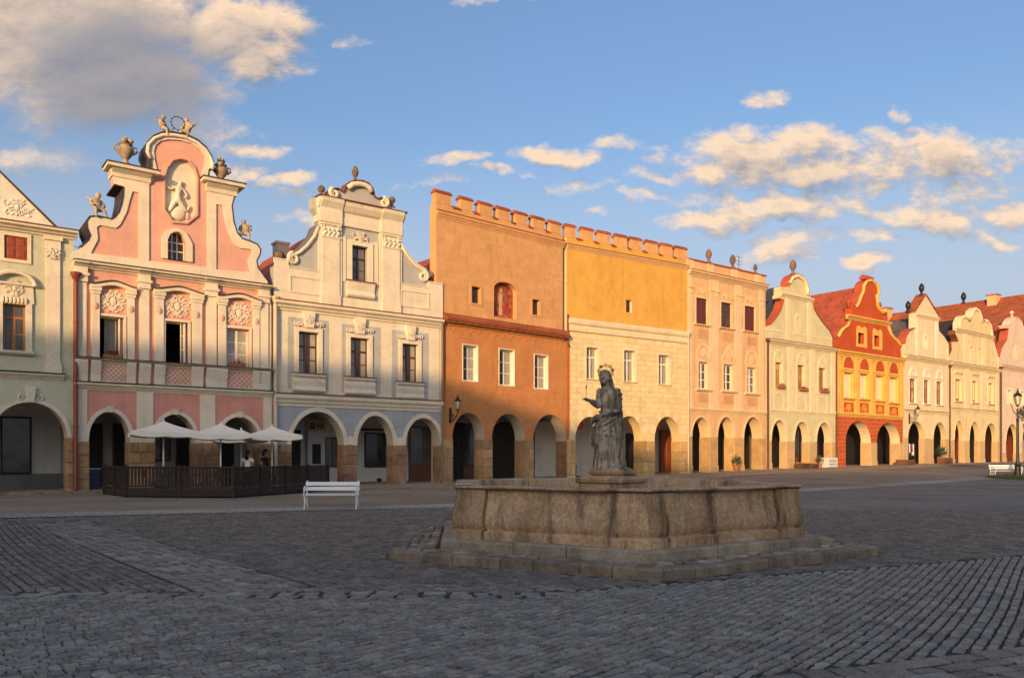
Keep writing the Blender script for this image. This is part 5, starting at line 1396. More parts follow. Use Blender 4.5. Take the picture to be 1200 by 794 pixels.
# ------------------------------------------------------------------ house 8: red and orange house
def house_o():
    h = House('o', 'red house with orange first floor and stepped curved red gable', .45)
    ZS = 4.45
    arches = [(1.62,5.79,2.08,3.99), (6.83,11.00,2.18,3.97)]
    h.arcade(arches, ZS, 'm_redbrick', 'm_ivory', .95)
    h.piers('m_socle', 2.07, first=False, last=True)
    zc = 9.62; zc1 = 10.06
    wins = [(1.28,2.86,5.97,8.22), (3.90,5.40,6.01,8.25), (6.61,8.11,5.97,8.26), (9.06,10.65,5.87,8.24)]
    h.holes = []
    for r in wins:
        w = h.window(r, 'm_whiteframe', 'm_glass_grey', 2, 2, .32, .10, .05, transom=.64, sur=('m_gold_light', .12, .12, .06, .10, .05), sill=('m_gold_light', .2, .18, .14))
        h.part('blind', MB().box(r[0]+.35, r[1]-.1, .33, .335, r[2]+.15, r[3]-.12, 'm_blind'), w)
        c = (r[0]+r[1])/2; hw = (r[1]-r[0])/2+.3; z0 = r[3]+.18
        o = MB(); o.prism([(c-hw, z0)]+arch_pts((c-hw, c+hw, z0+.3, z0+1.55), 12)+[(c+hw, z0)], -.06, -.001, 'm_gold_light', [[(c-hw+.25, z0+.18)]+arch_pts((c-hw+.25, c+hw-.25, z0+.3, z0+1.2), 10)+[(c+hw-.25, z0+.18)]])
        o.prism([(c-hw+.26, z0+.19)]+arch_pts((c-hw+.26, c+hw-.26, z0+.31, z0+1.19), 10)+[(c+hw-.26, z0+.19)], -.012, -.001, 'm_red')
        h.part('ornament', o, w)
        for sg in (-1, 1):
            h.slab('spandrel', [(c+sg*(hw+.05), z0+1.75), (c+sg*.35, z0+1.75), (c+sg*(hw*.75), z0+1.35), (c+sg*(hw+.05), z0+.8)], 'm_red', .02)
        q = (r[0]-.05, r[1]+.05, r[2]-1.25, r[2]-.4)
        o = MB(); o.prism(rect(grow(q, .12, .12, .12, .12)), -.05, -.001, 'm_gold_light', [rect(q)]); o.prism(rect(grow(q, -.02, -.02, -.02, -.02)), -.012, -.001, 'm_red'); relief(o, grow(q, -.2, -.2, -.1, -.1), -.02, 'm_gold', 4, .06); h.part('framed_panel', o)
    for a, b in ((0.27,0.74), (3.11,3.49), (5.65,6.09), (8.31,8.72), (11.00,11.48)): h.pilaster(a, b, ZS+.12, zc-.02, 'm_gold_light', .12, .3, .35)
    h.wall([(0, ZS), (h.L, ZS), (h.L, zc1), (0, zc1)], 'm_gold', 'm_gold_light')
    h.cornice(.05, h.L-.05, zc-.05, zc1+.03, .36, 'm_gold_light', 'cornice', 'm_redsheet')
    h.cornice(.05, h.L-.05, ZS-.15, ZS+.2, .2, 'm_gold_light', 'string_course')
    A_ = [(-0.20,10.14),(-0.07,10.96),(0.40,11.26),(0.74,11.70),(1.21,12.04),(1.89,12.37),(2.24,12.78),(2.26,13.04)]
    B_ = [(2.65,13.31),(2.72,14.11),(3.28,14.20),(3.70,14.54),(4.06,15.18),(4.49,15.69),(4.56,16.24),(5.04,16.66),(5.79,16.86),(6.53,16.73),(6.99,16.36),(7.14,15.83),(6.73,15.58),(6.90,14.67),(7.66,14.19),(8.42,14.12),(8.69,13.48)]
    C_ = [(8.80,12.98),(9.27,12.35),(9.97,11.97),(10.73,11.69),(11.12,11.27),(11.24,9.86)]
    out = [(A_[0][0], zc1+.03)]+A_[1:]+B_+C_[:-1]+[(C_[-1][0], zc1+.03)]
    h.holes = []
    for r in ((3.56,4.63,10.87,11.86), (6.31,7.28,10.87,11.86)):
        w = h.window(r, 'm_doordark', 'm_glass', 1, 2, .35, .06, .03, sur=('m_gold_light', .2, .42, .28, .3, .06))
        h.part('pediment', MB().prism([(r[0]-.25, r[3]+.3), (r[1]+.47, r[3]+.3), (r[1]+.1, r[3]+.62), ((r[0]+r[1])/2+.1, r[3]+.45), (r[0]-.0, r[3]+.62)], -.08, -.001, 'm_gold_light'), w)
    h.part('gable', MB().prism(out, 0, .7, 'm_red', h.holes, side='m_gold_light' if False else 'm_red'))
    zl0 = 12.86; zl1 = 13.25
    h.cornice(1.62, 8.96, zl0, zl1, .35, 'm_gold_light', 'gable_cornice')
    for pts in (A_[2:-1], B_[2:-1], C_[:-1]):
        h.part('gable_trim', MB().tube([(u, -.03, z-.07) for u, z in pts], .15, 'm_gold_light', 6), None, True)
    h.coping(A_[1:], .85, 'm_redsheet', .06, .07); h.coping(B_[1:], .85, 'm_redsheet', .06, .07); h.coping(C_, .5, 'm_gold_light', .06, .07)
    h.urn(7.66, .3, 14.24, 1.1, 'm_redsheet', False); h.urn(2.58, .3, 14.06, .9, 'm_redsheet', False)
    h.part('crest', MB().profile(4.70, 6.16, [(-.1, 16.78), (-.1, 17.05), (.2, 17.24), (.5, 17.05), (.5, 16.78)], 'm_redsheet'))
    h.body(zc1, 'm_red'); h.roof(5.43, 16.31, zc1+.1, zc1+.1, 'm_roof_red', .72, 15)
    r = (8.79,10.48,3.53,3.95); h.part('sign_panel', MB().box(r[0], r[1], BACK-1.3, BACK-1.25, r[2]-.2, r[3], 'm_sign_cream'))
    h.door((7.88,10.79,-0.12,4.11), 'm_doordark', panel=False); h.door((13.51,15.17,-0.07,4.06), 'm_doordark', panel=False); h.door((15.42,16.69,-0.08,3.84), 'm_doorred')  # the two dark sheets fill the arches in place of interior shade
    return h

# ------------------------------------------------------------------ house 9: ivory white house with triangular gable top
def house_w():
    h = House('w', 'narrow ivory house with steep triangular gable top and red tiled coping', .45)
    ZS = 4.95
    arches = [(0.97,4.07,2.51,4.09), (6.04,8.60,2.49,4.12)]
    h.arcade(arches, ZS, 'm_ivory', 'm_paleyellow', .45)
    h.archivolts(.12, 'm_paleyellow', .03)
    h.piers('m_socle', 2.49)
    zc = 10.35
    wins = [(1.25,2.53,5.90,8.22), (4.04,5.20,5.93,8.26), (6.61,7.87,5.92,8.25)]
    h.holes = []
    for r in wins:
        w = h.window(r, 'm_doorred', 'm_glass_warm', 2, 1, .2, .09, .06, transom=.6, sur=('m_white', .1, .12, .08, .08, .04), sill=('m_white', .15, .2, .14))
        c = (r[0]+r[1])/2; hw = .72; z0 = r[3]+.22
        h.part('ornament', MB().prism(arch_pts((c-hw, c+hw, z0, z0+.95), 12), -.09, -.001, 'm_white', [arch_pts((c-hw+.2, c+hw-.2, z0+.12, z0+.68), 10)]), w)
    h.wall([(0, ZS), (h.L, ZS), (h.L, zc), (0, zc)], 'm_ivory', 'm_white')
    h.cornice(.2, h.L-.15, zc-.4, zc+.02, .35, 'm_ivory', 'cornice', 'm_brownsheet'); h.cornice(.0, h.L-.1, ZS-.1, ZS+.2, .14, 'm_ivory', 'string_course', 'm_brownsheet')
    L_ = [(0.39,10.37),(0.39,11.43),(0.62,12.10),(1.14,12.66),(1.80,12.95),(2.38,13.13),(2.46,14.63)]
    T_ = [(2.30,14.74),(4.38,16.60),(7.10,14.79)]
    R_ = [(7.01,14.65),(7.26,13.22),(8.15,12.82),(9.07,12.20),(9.16,10.35)]
    out = [(L_[0][0], zc+.03)]+L_[1:]+T_+R_[:-1]+[(R_[-1][0], zc+.03)]
    cu, sz = [(4.45,11.98)][0]
    ov = [(cu+.28*math.cos(2*PI*i/14), sz+.55*math.sin(2*PI*i/14)) for i in range(14)]
    h.part('gable', MB().prism(out, 0, .65, 'm_ivory', [ov]))
    w = h.part('gable_window', MB().prism([(cu+.5*math.cos(2*PI*i/16), sz+.85*math.sin(2*PI*i/16)) for i in range(16)], -.05, -.001, 'm_white', [ov])); h.part('pane', MB().prism(ov, .25, .27, 'm_ivory'), w)
    zt = 14.47
    h.cornice(2.38, 7.06, zt-.25, zt+.12, .22, 'm_ivory', 'gable_cornice')
    for a, b in ((2.46,2.97), (6.43,7.01)): h.slab('gable_band', rect((a, b, zc+.1, zt-.25)), 'm_white', .05)
    h.coping(T_, .9, 'm_roof_orange', .1, .16); h.coping(L_[1:6], .8, 'm_redsheet', .06, .08); h.coping(R_[1:], .5, 'm_ivory', .05, .06)
    h.finial(4.25, .3, 16.58, 1.2, 'm_iron'); h.finial(2.21, .6, 14.70, 1.15, 'm_iron'); h.finial(6.08, .3, 15.49, .7, 'm_iron')
    h.body(zc, 'm_ivory'); h.roof(4.68, 14.58, zc+.3, zc+.3, 'm_roof_greyred', .66, 14)
    h.downpipe(h.L-.02, 9.65, -.1, 'm_brownpipe', -.12, True, .07)
    h.door((8.28,11.40,-0.04,4.13), 'm_doordark', panel=False); h.door((13.68,16.64,-0.07,4.17), 'm_doordark', panel=False)  # both are dark sheets, arch-wide, standing in for shade behind the piers
    return h

# ------------------------------------------------------------------ house 10: cream house with three-lobed gable
def house_c():
    h = House('c', 'cream house with three rounded lobes on its gable and a dark tiled roof', .45)
    ZS = 5.35
    arches = [(1.22,3.33,2.38,4.36), (4.61,7.00,2.38,4.35), (8.28,11.28,2.38,4.29)]
    h.arcade(arches, ZS, 'm_creamyellow', 'm_paleyellow', .5)
    h.archivolts(.12, 'm_ivory', .03)
    h.piers('m_socle', 2.29)
    zc = 10.24
    wins = [(1.37,2.71,6.38,8.63), (5.21,6.43,6.39,8.67), (9.13,10.30,6.40,8.67)]
    h.holes = []
    for r in wins:
        w = h.window(r, 'm_woodframe', 'm_glass_warm', 2, 3, .22, .09, .05, sur=('m_ivory', .22, .25, .1, .22, .05), sill=('m_ivory', .25, .22, .14))
        h.part('blind', MB().box(r[0]+.12, r[1]-.12, .225, .23, r[2]+.3, r[3]-.12, 'm_blind'), w)
        h.part('hood', MB().profile(r[0]-.3, r[1]+.3, ogee(r[3]+.5, r[3]+.75, .2), 'm_ivory'), w)
    for a, b in ((0.09,0.56), (3.43,4.41), (7.35,8.18), (11.06,11.71)): h.pilaster(a, b, ZS+.1, zc-.05, 'm_ivory', .07, .25, .3)
    h.wall([(0, ZS), (h.L, ZS), (h.L, zc), (0, zc)], 'm_creamyellow', 'm_ivory')
    h.cornice(.0, h.L-.1, zc-.45, zc+.03, .4, 'm_ivory', 'cornice', 'm_brownsheet'); h.cornice(.0, h.L-.1, ZS-.1, ZS+.25, .14, 'm_ivory', 'string_course', 'm_brownsheet')
    out = [(-0.37,10.26),(-0.09,10.89),(0.52,11.54),(0.45,12.06),(0.35,12.38),(1.98,12.55),(1.79,12.88),(1.29,13.28),(1.26,13.66),(2.27,13.74),(2.23,14.56),(2.75,15.15),(3.43,15.39),(4.12,15.32),(4.61,15.08),(4.89,15.42),(5.21,16.09),(6.02,16.49),(6.79,16.35),(7.31,15.81),(7.43,15.23),(8.08,15.46),(8.81,15.46),(9.62,15.08),(10.02,14.03),(10.24,13.45),(10.95,12.38),(11.49,11.67),(11.60,10.31)]
    z0 = zc+.05; out[0] = (out[0][0], z0); out[-1] = (out[-1][0], z0)
    h.holes = []
    for r in ((4.71,5.37,10.46,12.23), (6.59,7.16,10.50,12.24)): h.window(r, 'm_doordark', 'm_glass', 1, 2, .3, .05, .03, sur=('m_ivory', .12, .35, .12, .12, .04))
    h.window((5.78,6.02,14.30,14.71), 'm_doordark', 'm_glass', 1, 1, .3, .02, .02)
    h.part('gable', MB().prism(out, 0, .65, 'm_creamyellow', h.holes))
    zl = 13.64
    h.cornice(1.31, 10.19, zl-.2, zl+.12, .25, 'm_ivory', 'gable_cornice', 'm_brownsheet')
    for i0, i1 in ((9, 15), (15, 22), (21, 26)): h.part('gable_trim', MB().tube([(u, -.03, z-.12) for u, z in out[i0:i1]], .15, 'm_ivory', 6), None, True)
    h.coping(out[1:9], .6, 'm_brownsheet', .06, .07); h.coping(out[9:25], .6, 'm_ivory', .08, .06); h.coping(out[25:], .5, 'm_ivory', .06, .06)
    for a, b in ((3.24,4.12), (7.66,8.49)): h.slab('gable_band', rect((a, b, zc+.1, zl-.2)), 'm_ivory', .05)
    h.body(zc, 'm_creamyellow'); h.roof(5.82, 15.54, zc+.3, zc+.3, 'm_roof_dark', .66, 15, ridge='m_roof_orange')
    h.downpipe(h.L-.02, 10.19, -.1, 'm_brownpipe', -.2, True, .10)
    h.door((9.55,11.44,0.02,4.39), 'm_doorred'); h.door((13.16,15.59,0.00,4.39), 'm_doordark'); h.door((17.29,20.22,-0.01,4.40), 'm_doorred')  # the dark middle one is widened to stand in for shade in its arch
    return h

# ------------------------------------------------------------------ house 11: rose-white house at the right edge, and the big roof after it
def house_l():
    h = House('l', 'pale rose house at the right edge, its gable half hidden by the tree', .45)
    ZS = 5.35
    arches = [(1.78,5.01,2.30,4.29), (6.19,8.87,2.35,4.34)]
    h.arcade(arches, ZS, 'm_rosewhite', 'm_paleyellow', .5)
    h.archivolts(.12, 'm_ivory', .03)
    h.piers('m_socle', 1.04)
    zc = 10.72
    h.holes = []
    for r in ((2.12,3.26,6.54,8.09), (5.72,6.91,6.59,8.12)): h.window(r, 'm_whiteframe', 'm_blind', 2, 2, .2, .09, .05, sur=('m_white', .2, .2, .1, .2, .04))
    h.wall([(0, ZS), (h.L, ZS), (h.L, zc), (0, zc)], 'm_rosewhite')
    h.cornice(.0, h.L, zc-.4, zc+.03, .35, 'm_rosewhite', 'cornice', 'm_brownsheet')
    out = [(-0.11,10.70),(0.00,11.65),(0.53,12.65),(1.33,13.29),(1.85,13.65),(2.12,14.41),(2.39,15.02),(1.67,15.04),(1.51,15.30),(2.69,15.48),(3.03,15.90),(3.61,16.30),(4.30,16.55),(5.24,16.47),(5.95,16.20),(6.31,15.74),(7.40,15.65),(7.15,15.28),(6.79,14.95),(7.15,14.18),(8.13,13.37),(9.12,12.74),(9.36,11.15)]
    z0 = zc+.05; out[0] = (out[0][0], z0); out[-1] = (out[-1][0], z0)
    cu, sz = [(4.54,12.44)][0]; ov = [(cu+.25*math.cos(2*PI*i/12), sz+.6*math.sin(2*PI*i/12)) for i in range(12)]
    h.part('gable', MB().prism(out, 0, .65, 'm_rosewhite', [ov]))
    w = h.part('gable_window', MB().prism([(cu+.5*math.cos(2*PI*i/16), sz+.95*math.sin(2*PI*i/16)) for i in range(16)], -.05, -.001, 'm_ivory', [ov])); h.part('pane', MB().prism(ov, .25, .27, 'm_glass'), w)
    h.coping(out[1:8], .8, 'm_redsheet', .06, .08); h.coping(out[8:17], .8, 'm_rosewhite', .06, .06); h.coping(out[17:], .5, 'm_rosewhite', .06, .06)
    h.finial(4.07, .3, 16.52, .75, 'm_rosewhite', False)
    h.body(zc, 'm_rosewhite'); h.roof(4.30, 15.50, zc+.2, zc+.2, 'm_roof_orange', .66, 10)
    h.door((11.19,14.21,-0.09,4.38), 'm_doorred', panel=False)
    return h
def house_m():
    h = House('m', 'large house at the far right showing only its big orange tiled roof', .45)
    ZS = 4.6
    h.arcade([(1.2, 4.0, 2.6, 3.9), (5.4, 8.2, 2.6, 3.9)], ZS, 'm_ivory', 'm_paleyellow', .9)
    h.wall([(0, ZS), (h.L, ZS), (h.L, 13.2), (0, 13.2)], 'm_ivory')
    zr = 20.45
    h.body(13.2, 'm_ivory')
    ur = 3.58
    h.roof(ur, zr, 10.6, 12.8, 'm_roof_orange', .5, 30, ul=-9.6, uR=h.L, ridge='m_roof_orange')
    for (u, v, w) in ((ur-1.2, 19.5, .75), (ur-.7, 5.6, .55)):
        c = MB(); c.box(u-w, u+w, v-w, v+w, zr-3.5, zr+(.6 if w > .6 else .35), 'm_peach'); c.box(u-w-.1, u+w+.1, v-w-.1, v+w+.1, zr+(.6 if w > .6 else .35), zr+(.8 if w > .6 else .5), 'm_terracotta'); h.part('chimney', c)
    h.finial(ur, 9.5, zr+.05, 1.5, 'm_iron')
    return h
HOUSES = {f.__name__[-1]: f() for f in (house_a, house_p, house_g, house_b, house_y, house_k, house_n, house_o, house_w, house_c, house_l, house_m)}

# ------------------------------------------------------------------ ground, road and square
def add_tone(m):
    """per-stone albedo variation stored on the faces"""
    nt = m.node_tree; t = NT(nt)
    b = [n for n in nt.nodes if n.type == 'BSDF_PRINCIPLED'][0]
    src = b.inputs['Base Color'].links[0].from_socket
    at = t.n('ShaderNodeAttribute', attribute_name='tone')
    k = t.m('MULTIPLY_ADD', at.outputs['Fac'], 0.40, 0.80)
    cc = t.n('ShaderNodeCombineColor')
    t.l(k, cc.inputs[0]); t.l(k, cc.inputs[1]); t.l(t.m('MULTIPLY_ADD', at.outputs['Fac'], 0.36, 0.82), cc.inputs[2])
    t.l(t.mix(1.0, src, cc.outputs[0], 'MULTIPLY'), b.inputs['Base Color'])
for n_ in ('m_sett', 'm_sett_brown', 'm_sett_light'): add_tone(M[n_])
solid('m_soil', (0.048, 0.041, 0.034), 0.95, 0.3, 5.0, 0.4, 60)
def cobble_mat(name, c1, c2, joint, sc, rot):
    m, t, b = new_mat(name)
    p = pos(t)
    mp = t.n('ShaderNodeMapping'); t.l(p, mp.inputs[0]); mp.inputs['Rotation'].default_value = (0, 0, rot)
    w = t.v('SUBTRACT', t.noise(p, 0.35, 2, .5, 1), (.5, .5, .5)); s_ = t.n('ShaderNodeVectorMath', operation='SCALE'); t.l(w, s_.inputs[0]); s_.inputs['Scale'].default_value = 1.1
    br = t.n('ShaderNodeTexBrick'); t.l(t.v('ADD', mp.outputs[0], s_.outputs[0]), br.inputs[0])
    br.inputs['Scale'].default_value = 1.0; br.inputs['Brick Width'].default_value = sc*1.15; br.inputs['Row Height'].default_value = sc
    br.inputs['Mortar Size'].default_value = sc*.10; br.inputs['Mortar Smooth'].default_value = .4
    br.inputs['Color1'].default_value = c4(c1); br.inputs['Color2'].default_value = c4(c2); br.inputs['Mortar'].default_value = c4(joint)
    k = t.ramp(t.noise(p, .28, 7, .62), .3, .7, .72, 1.25, False)
    cc = t.n('ShaderNodeCombineColor')
    for i in range(3): t.l(k, cc.inputs[i])
    t.l(t.mix(1.0, br.outputs[0], cc.outputs[0], 'MULTIPLY'), b.inputs['Base Color'])
    b.inputs['Roughness'].default_value = .85; b.inputs['Specular IOR Level'].default_value = .25
    bp = t.n('ShaderNodeBump'); bp.inputs['Strength'].default_value = .7; bp.inputs['Distance'].default_value = .03; bp.invert = True
    t.l(br.outputs['Fac'], bp.inputs['Height']); t.l(bp.outputs[0], b.inputs['Normal'])
cobble_mat('m_square', (.22, .185, .155), (.30, .255, .215), (.12, .10, .08), .14, R(38))
cobble_mat('m_forecourt', (.28, .22, .16), (.34, .27, .20), (.20, .16, .12), .09, R(-37))
cobble_mat('m_strip', (.36, .32, .27), (.43, .38, .32), (.22, .19, .16), .3, R(-17))
cobble_mat('m_walk', (.34, .265, .195), (.43, .345, .25), (.18, .14, .11), .6, R(37))

def sheet(name, xs, ys, fz, m, keep=None, kind='structure', parent=None):
    mb = MB(); k = mb.slot(m); idx = {}
    for j, y in enumerate(ys):
        for i, x in enumerate(xs):
            idx[i, j] = len(mb.v); mb.v.append((x, y, fz(x, y)))
    for j in range(len(ys)-1):
        for i in range(len(xs)-1):
            cx, cy = (xs[i]+xs[i+1])/2, (ys[j]+ys[j+1])/2
            if keep and not keep(cx, cy): continue
            mb.f.append((idx[i, j], idx[i+1, j], idx[i+1, j+1], idx[i, j+1])); mb.mi.append(k)
    me = mb.mesh(name, True)
    o = link(name, me, parent)
    if kind: o['kind'] = kind
    return o
def frange(a, b, s):
    out = []; x = a
    while x < b-1e-6: out.append(x); x += s
    return out+[b]
GX = [-900, -300, -120, -60]+frange(-45, 100, 1.5)+[130, 300, 900]
GY = [-300, -120, -60, -30]+frange(-10, 130, 1.5)+[180, 400, 1200]
sheet('ground', GX, GY, lambda x, y: ground(x, y)-0.035, 'm_soil')
FARY = 24.0
def far_keep(x, y): return y > FARY
SX = frange(-45, 100, 1.25); SY = [FARY]+frange(25, 110, 1.25)
sheet('square', SX, SY, lambda x, y: ground(x, y), 'm_square')

def ribbon(name, pts_l, pts_r, dz, m, kind='structure', thick=0.0, n=40):
    """sheet between two plan polylines (same count), laid dz above the ground"""
    mb = MB(); k = mb.slot(m); rows = []
    for (a, b) in zip(pts_l, pts_r):
        r = []
        for i in range(7):
            t = i/6; x, y = lerp(a[0], b[0], t), lerp(a[1], b[1], t)
            r.append(len(mb.v)); mb.v.append((x, y, ground(x, y)+dz))
        rows.append(r)
    for r0, r1 in zip(rows, rows[1:]):
        for i in range(6): mb.f.append((r0[i], r0[i+1], r1[i+1], r1[i])); mb.mi.append(k)
    return tag(mb.build(name, None, True), kind=kind)
def poly_along(pts, n):
    L = [0]
    for a, b in zip(pts, pts[1:]): L.append(L[-1]+math.dist(a, b))
    out = []
    for i in range(n+1):
        d = L[-1]*i/n
        for j in range(len(pts)-1):
            if d <= L[j+1]+1e-9:
                t = (d-L[j])/(L[j+1]-L[j]); out.append((lerp(pts[j][0], pts[j+1][0], t), lerp(pts[j][1], pts[j+1][1], t))); break
    return out
def row_sn(s, n):   # along the row, in front of it
    p = RO+RD*s-RN*n; return (p.x, p.y)
# finer brown paving between the light strip and the houses
STRIP = [(-26, 17.6), (-13.2, 20.6), (-6.3, 23.7), (-1.9, 25.6), (4, 29.5), (14, 37), (30, 50)]
ribbon('forecourt', poly_along(STRIP, 60), [row_sn(s, 1.0) for s in [lerp(-16, 62, i/60) for i in range(61)]], 0.006, 'm_forecourt')
ribbon('paved_strip', poly_along([(x+.25, y-.75) for x, y in STRIP], 60), poly_along([(x-.25, y+.75) for x, y in STRIP], 60), 0.012, 'm_strip')
# raised walk in front of the arcades with a stone kerb
def walk_w(s):
    T = [(-16, 1.3), (0, 1.5), (6, 1.6), (9, 2.2), (13, 4.6), (18, 6.0), (30, 6.3), (42, 5.0), (60, 4.2), (130, 4.0)]
    for (a, wa), (b, wb) in zip(T, T[1:]):
        if s <= b: return lerp(wa, wb, sstep((s-a)/(b-a)))
    return 4.0
def make_walk():
    mb = MB(); k = mb.slot('m_walk'); N = 140; rows = []
    for i in range(N+1):
        s = lerp(-16, 128, i/N); z = base_level(s); r = []
        for j in range(5):
            n = lerp(walk_w(s), -4.6, j/4); x, y = row_sn(s, n); r.append(len(mb.v)); mb.v.append((x, y, z-.012*max(0, n)))
        rows.append(r)
    for a, b in zip(rows, rows[1:]):
        for j in range(4): mb.f.append((a[j], b[j], b[j+1], a[j+1])); mb.mi.append(k)
    o = tag(mb.build('pavement', None, True), kind='structure')
    q = random.Random(3); s = -16.0
    n_ = 0
    while s < 70:
        L = q.uniform(.9, 1.5); kb = MB()
        P4 = []
        for ss in (s+.012, s+L-.012):
            for dn in (.0, .28):
                x, y = row_sn(ss, walk_w(ss)-dn+q.uniform(-.012, .012)); P4.append((x, y, base_level(ss)-.012*walk_w(ss)))
        top = [(x, y, z+.012+q.uniform(-.012, .004)) for x, y, z in P4]; bot = [(x, y, z-.35) for x, y, z in P4]
        kb.add(bot+top, [(4, 6, 7, 5), (0, 2, 6, 4), (1, 5, 7, 3), (0, 4, 5, 1), (2, 3, 7, 6)], 'm_step')
        kb.build('kerb_stone', o); s += L; n_ += 1
make_walk()

# setts ------------------------------------------------------------
def road_edge(x): return 9.3 if x < 0.2 else 9.3+.45*(x-.2)
def flag_edge(x): return 5.80+.36*(x-1.67)
PATH_A, PATH_B = Vector((-10.3, 18.4)), Vector((-3.0, 9.55))
PD = (PATH_B-PATH_A).normalized(); PN = Vector((-PD.y, PD.x)); PL = (PATH_B-PATH_A).length
def path_d(x, y):
    p = Vector((x, y))-PATH_A; return p.dot(PD), p.dot(PN)
FC = Vector((1.89, 15.07))
FV = [Vector(v) for v in ((1.95, 10.30), (5.98, 12.98), (5.71, 17.70), (1.83, 19.84), (-2.20, 17.16), (-1.93, 12.44))]   # near, right, back right, back, back left, left
def in_hex(x, y, k):
    p = Vector((x, y)); V = [FC+(v-FC)*k for v in FV]
    for a, b in zip(V, V[1:]+V[:1]):
        if (b.x-a.x)*(p.y-a.y)-(b.y-a.y)*(p.x-a.x) < 0: return False
    return True
class Setts:
    def __init__(s): s.list = []
    def add(s, c, ang, L, W, h, m, tone, tilt): s.list.append((c, ang, L, W, h, m, tone, tilt))
def sett_geo(L, W, q, h=.055, r=.012):
    j = lambda a: q.uniform(-a, a)
    a, b = L/2, W/2; v = []
    for (sx, sy) in ((-1, -1), (1, -1), (1, 1), (-1, 1)): v.append((sx*a+j(.006), sy*b+j(.006), -h))
    for (sx, sy) in ((-1, -1), (1, -1), (1, 1), (-1, 1)): v.append((sx*(a-.004)+j(.008), sy*(b-.004)+j(.008), -r*.9))
    for (sx, sy) in ((-1, -1), (1, -1), (1, 1), (-1, 1)): v.append((sx*(a-r)+j(.007), sy*(b-r)+j(.007), j(.004)))
    f = [(8, 9, 10, 11)]
    for o in (0, 4):
        for i in range(4):
            k = (i+1) % 4; f.append((o+i, o+k, o+4+k, o+4+i))
    return v, f
def lay():
    q = random.Random(11); out = {'road': [], 'square': [], 'footpath': [], 'gutter': [], 'path': []}
    def view(x, y): return 4.7 < y and abs(x) < .72*y+1.6
    # road: rows run away to the upper right, gently curved
    th = R(50); cx, cy = 0.0, 8.0; ca, sa = math.cos(th), math.sin(th)
    b = -12.0
    while b < 12.0:
        W = q.uniform(.098, .120); a = -12.0+q.uniform(0, .2)
        while a < 12.0:
            L = q.choice((.085, .10, .115, .13))
            ac = a+L/2; bb = b+W/2
            cur = .016*ac*ac-.0009*ac**3
            x = cx+ca*ac-sa*(bb+cur); y = cy+sa*ac+ca*(bb+cur)
            if view(x, y) and y < road_edge(x)-(.22 if x < .62 else .03) and not in_hex(x, y, 1.02) and not (x > .4 and y < flag_edge(x)):
                out['road'].append((x, y, th+math.atan(.032*ac-.0027*ac*ac), L-.004, W-.021, q.uniform(-.006, .005)-.006*(q.random() < .04), q.random()))
            a += L+.002
        b += W
    # gutter course along the road edge
    for rowi in range(2):
        x = -9.0
        while x < .6:
            L = q.uniform(.22, .34); y = 9.3-.11+rowi*.2+q.uniform(-.012, .012)
            if view(x, y): out['gutter'].append((x+L/2, y, q.uniform(-.03, .03), L-.05, .165, q.uniform(-.014, .006), q.random()))
            x += L
    # square: rows at right angles to the road rows
    th = R(128); ca, sa = math.cos(th), math.sin(th); b = -26.0
    while b < 26.0:
        W = q.uniform(.115, .14); a = -20.0+q.uniform(0, .2)
        while a < 22.0:
            L = q.choice((.12, .14, .16, .18)); ac, bb = a+L/2, b+W/2+.10*math.sin(a*.35)
            x = 0+ca*ac-sa*bb; y = 14+sa*ac+ca*bb
            if view(x, y) and y > road_edge(x)+(.20 if x < .62 else .07) and y < FARY+.1 and not in_hex(x, y, 1.015):
                d, n = path_d(x, y)
                if not (-1 < d < PL+.05 and abs(n) < .62):
                    out['square'].append((x, y, th+math.atan(.035*math.cos(a*.35)), L-.006, W-.022, q.uniform(-.010, .008), q.random()))
            a += L+.002
        b += W
    # light path crossing the square
    d = -.9
    for rowi in range(7):
        n = -.60+rowi*.175; d = -.9+q.uniform(0, .2)
        while d < PL:
            L = q.uniform(.19, .30); p = PATH_A+PD*(d+L/2)+PN*(n+.075)
            if view(p.x, p.y): out['path'].append((p.x, p.y, math.atan2(PD.y, PD.x), L-.02, .155, q.uniform(-.012, .008), q.random()))
            d += L
    # larger flags at the lower right
    th = math.atan(.36); ca, sa = math.cos(th), math.sin(th); n = -.02
    for rowi in range(9):
        W = q.uniform(.17, .24); a = -1.5+q.uniform(0, .3)
        while a < 6.0:
            L = q.uniform(.24, .42); x = 1.67+ca*(a+L/2)+sa*(n+W/2); y = 5.76+sa*(a+L/2)-ca*(n+W/2)
            if view(x, y) and x > .5: out['footpath'].append((x, y, th, L-.022, W-.02, q.uniform(-.010, .010), q.random()))
            a += L
        n += W
    return out
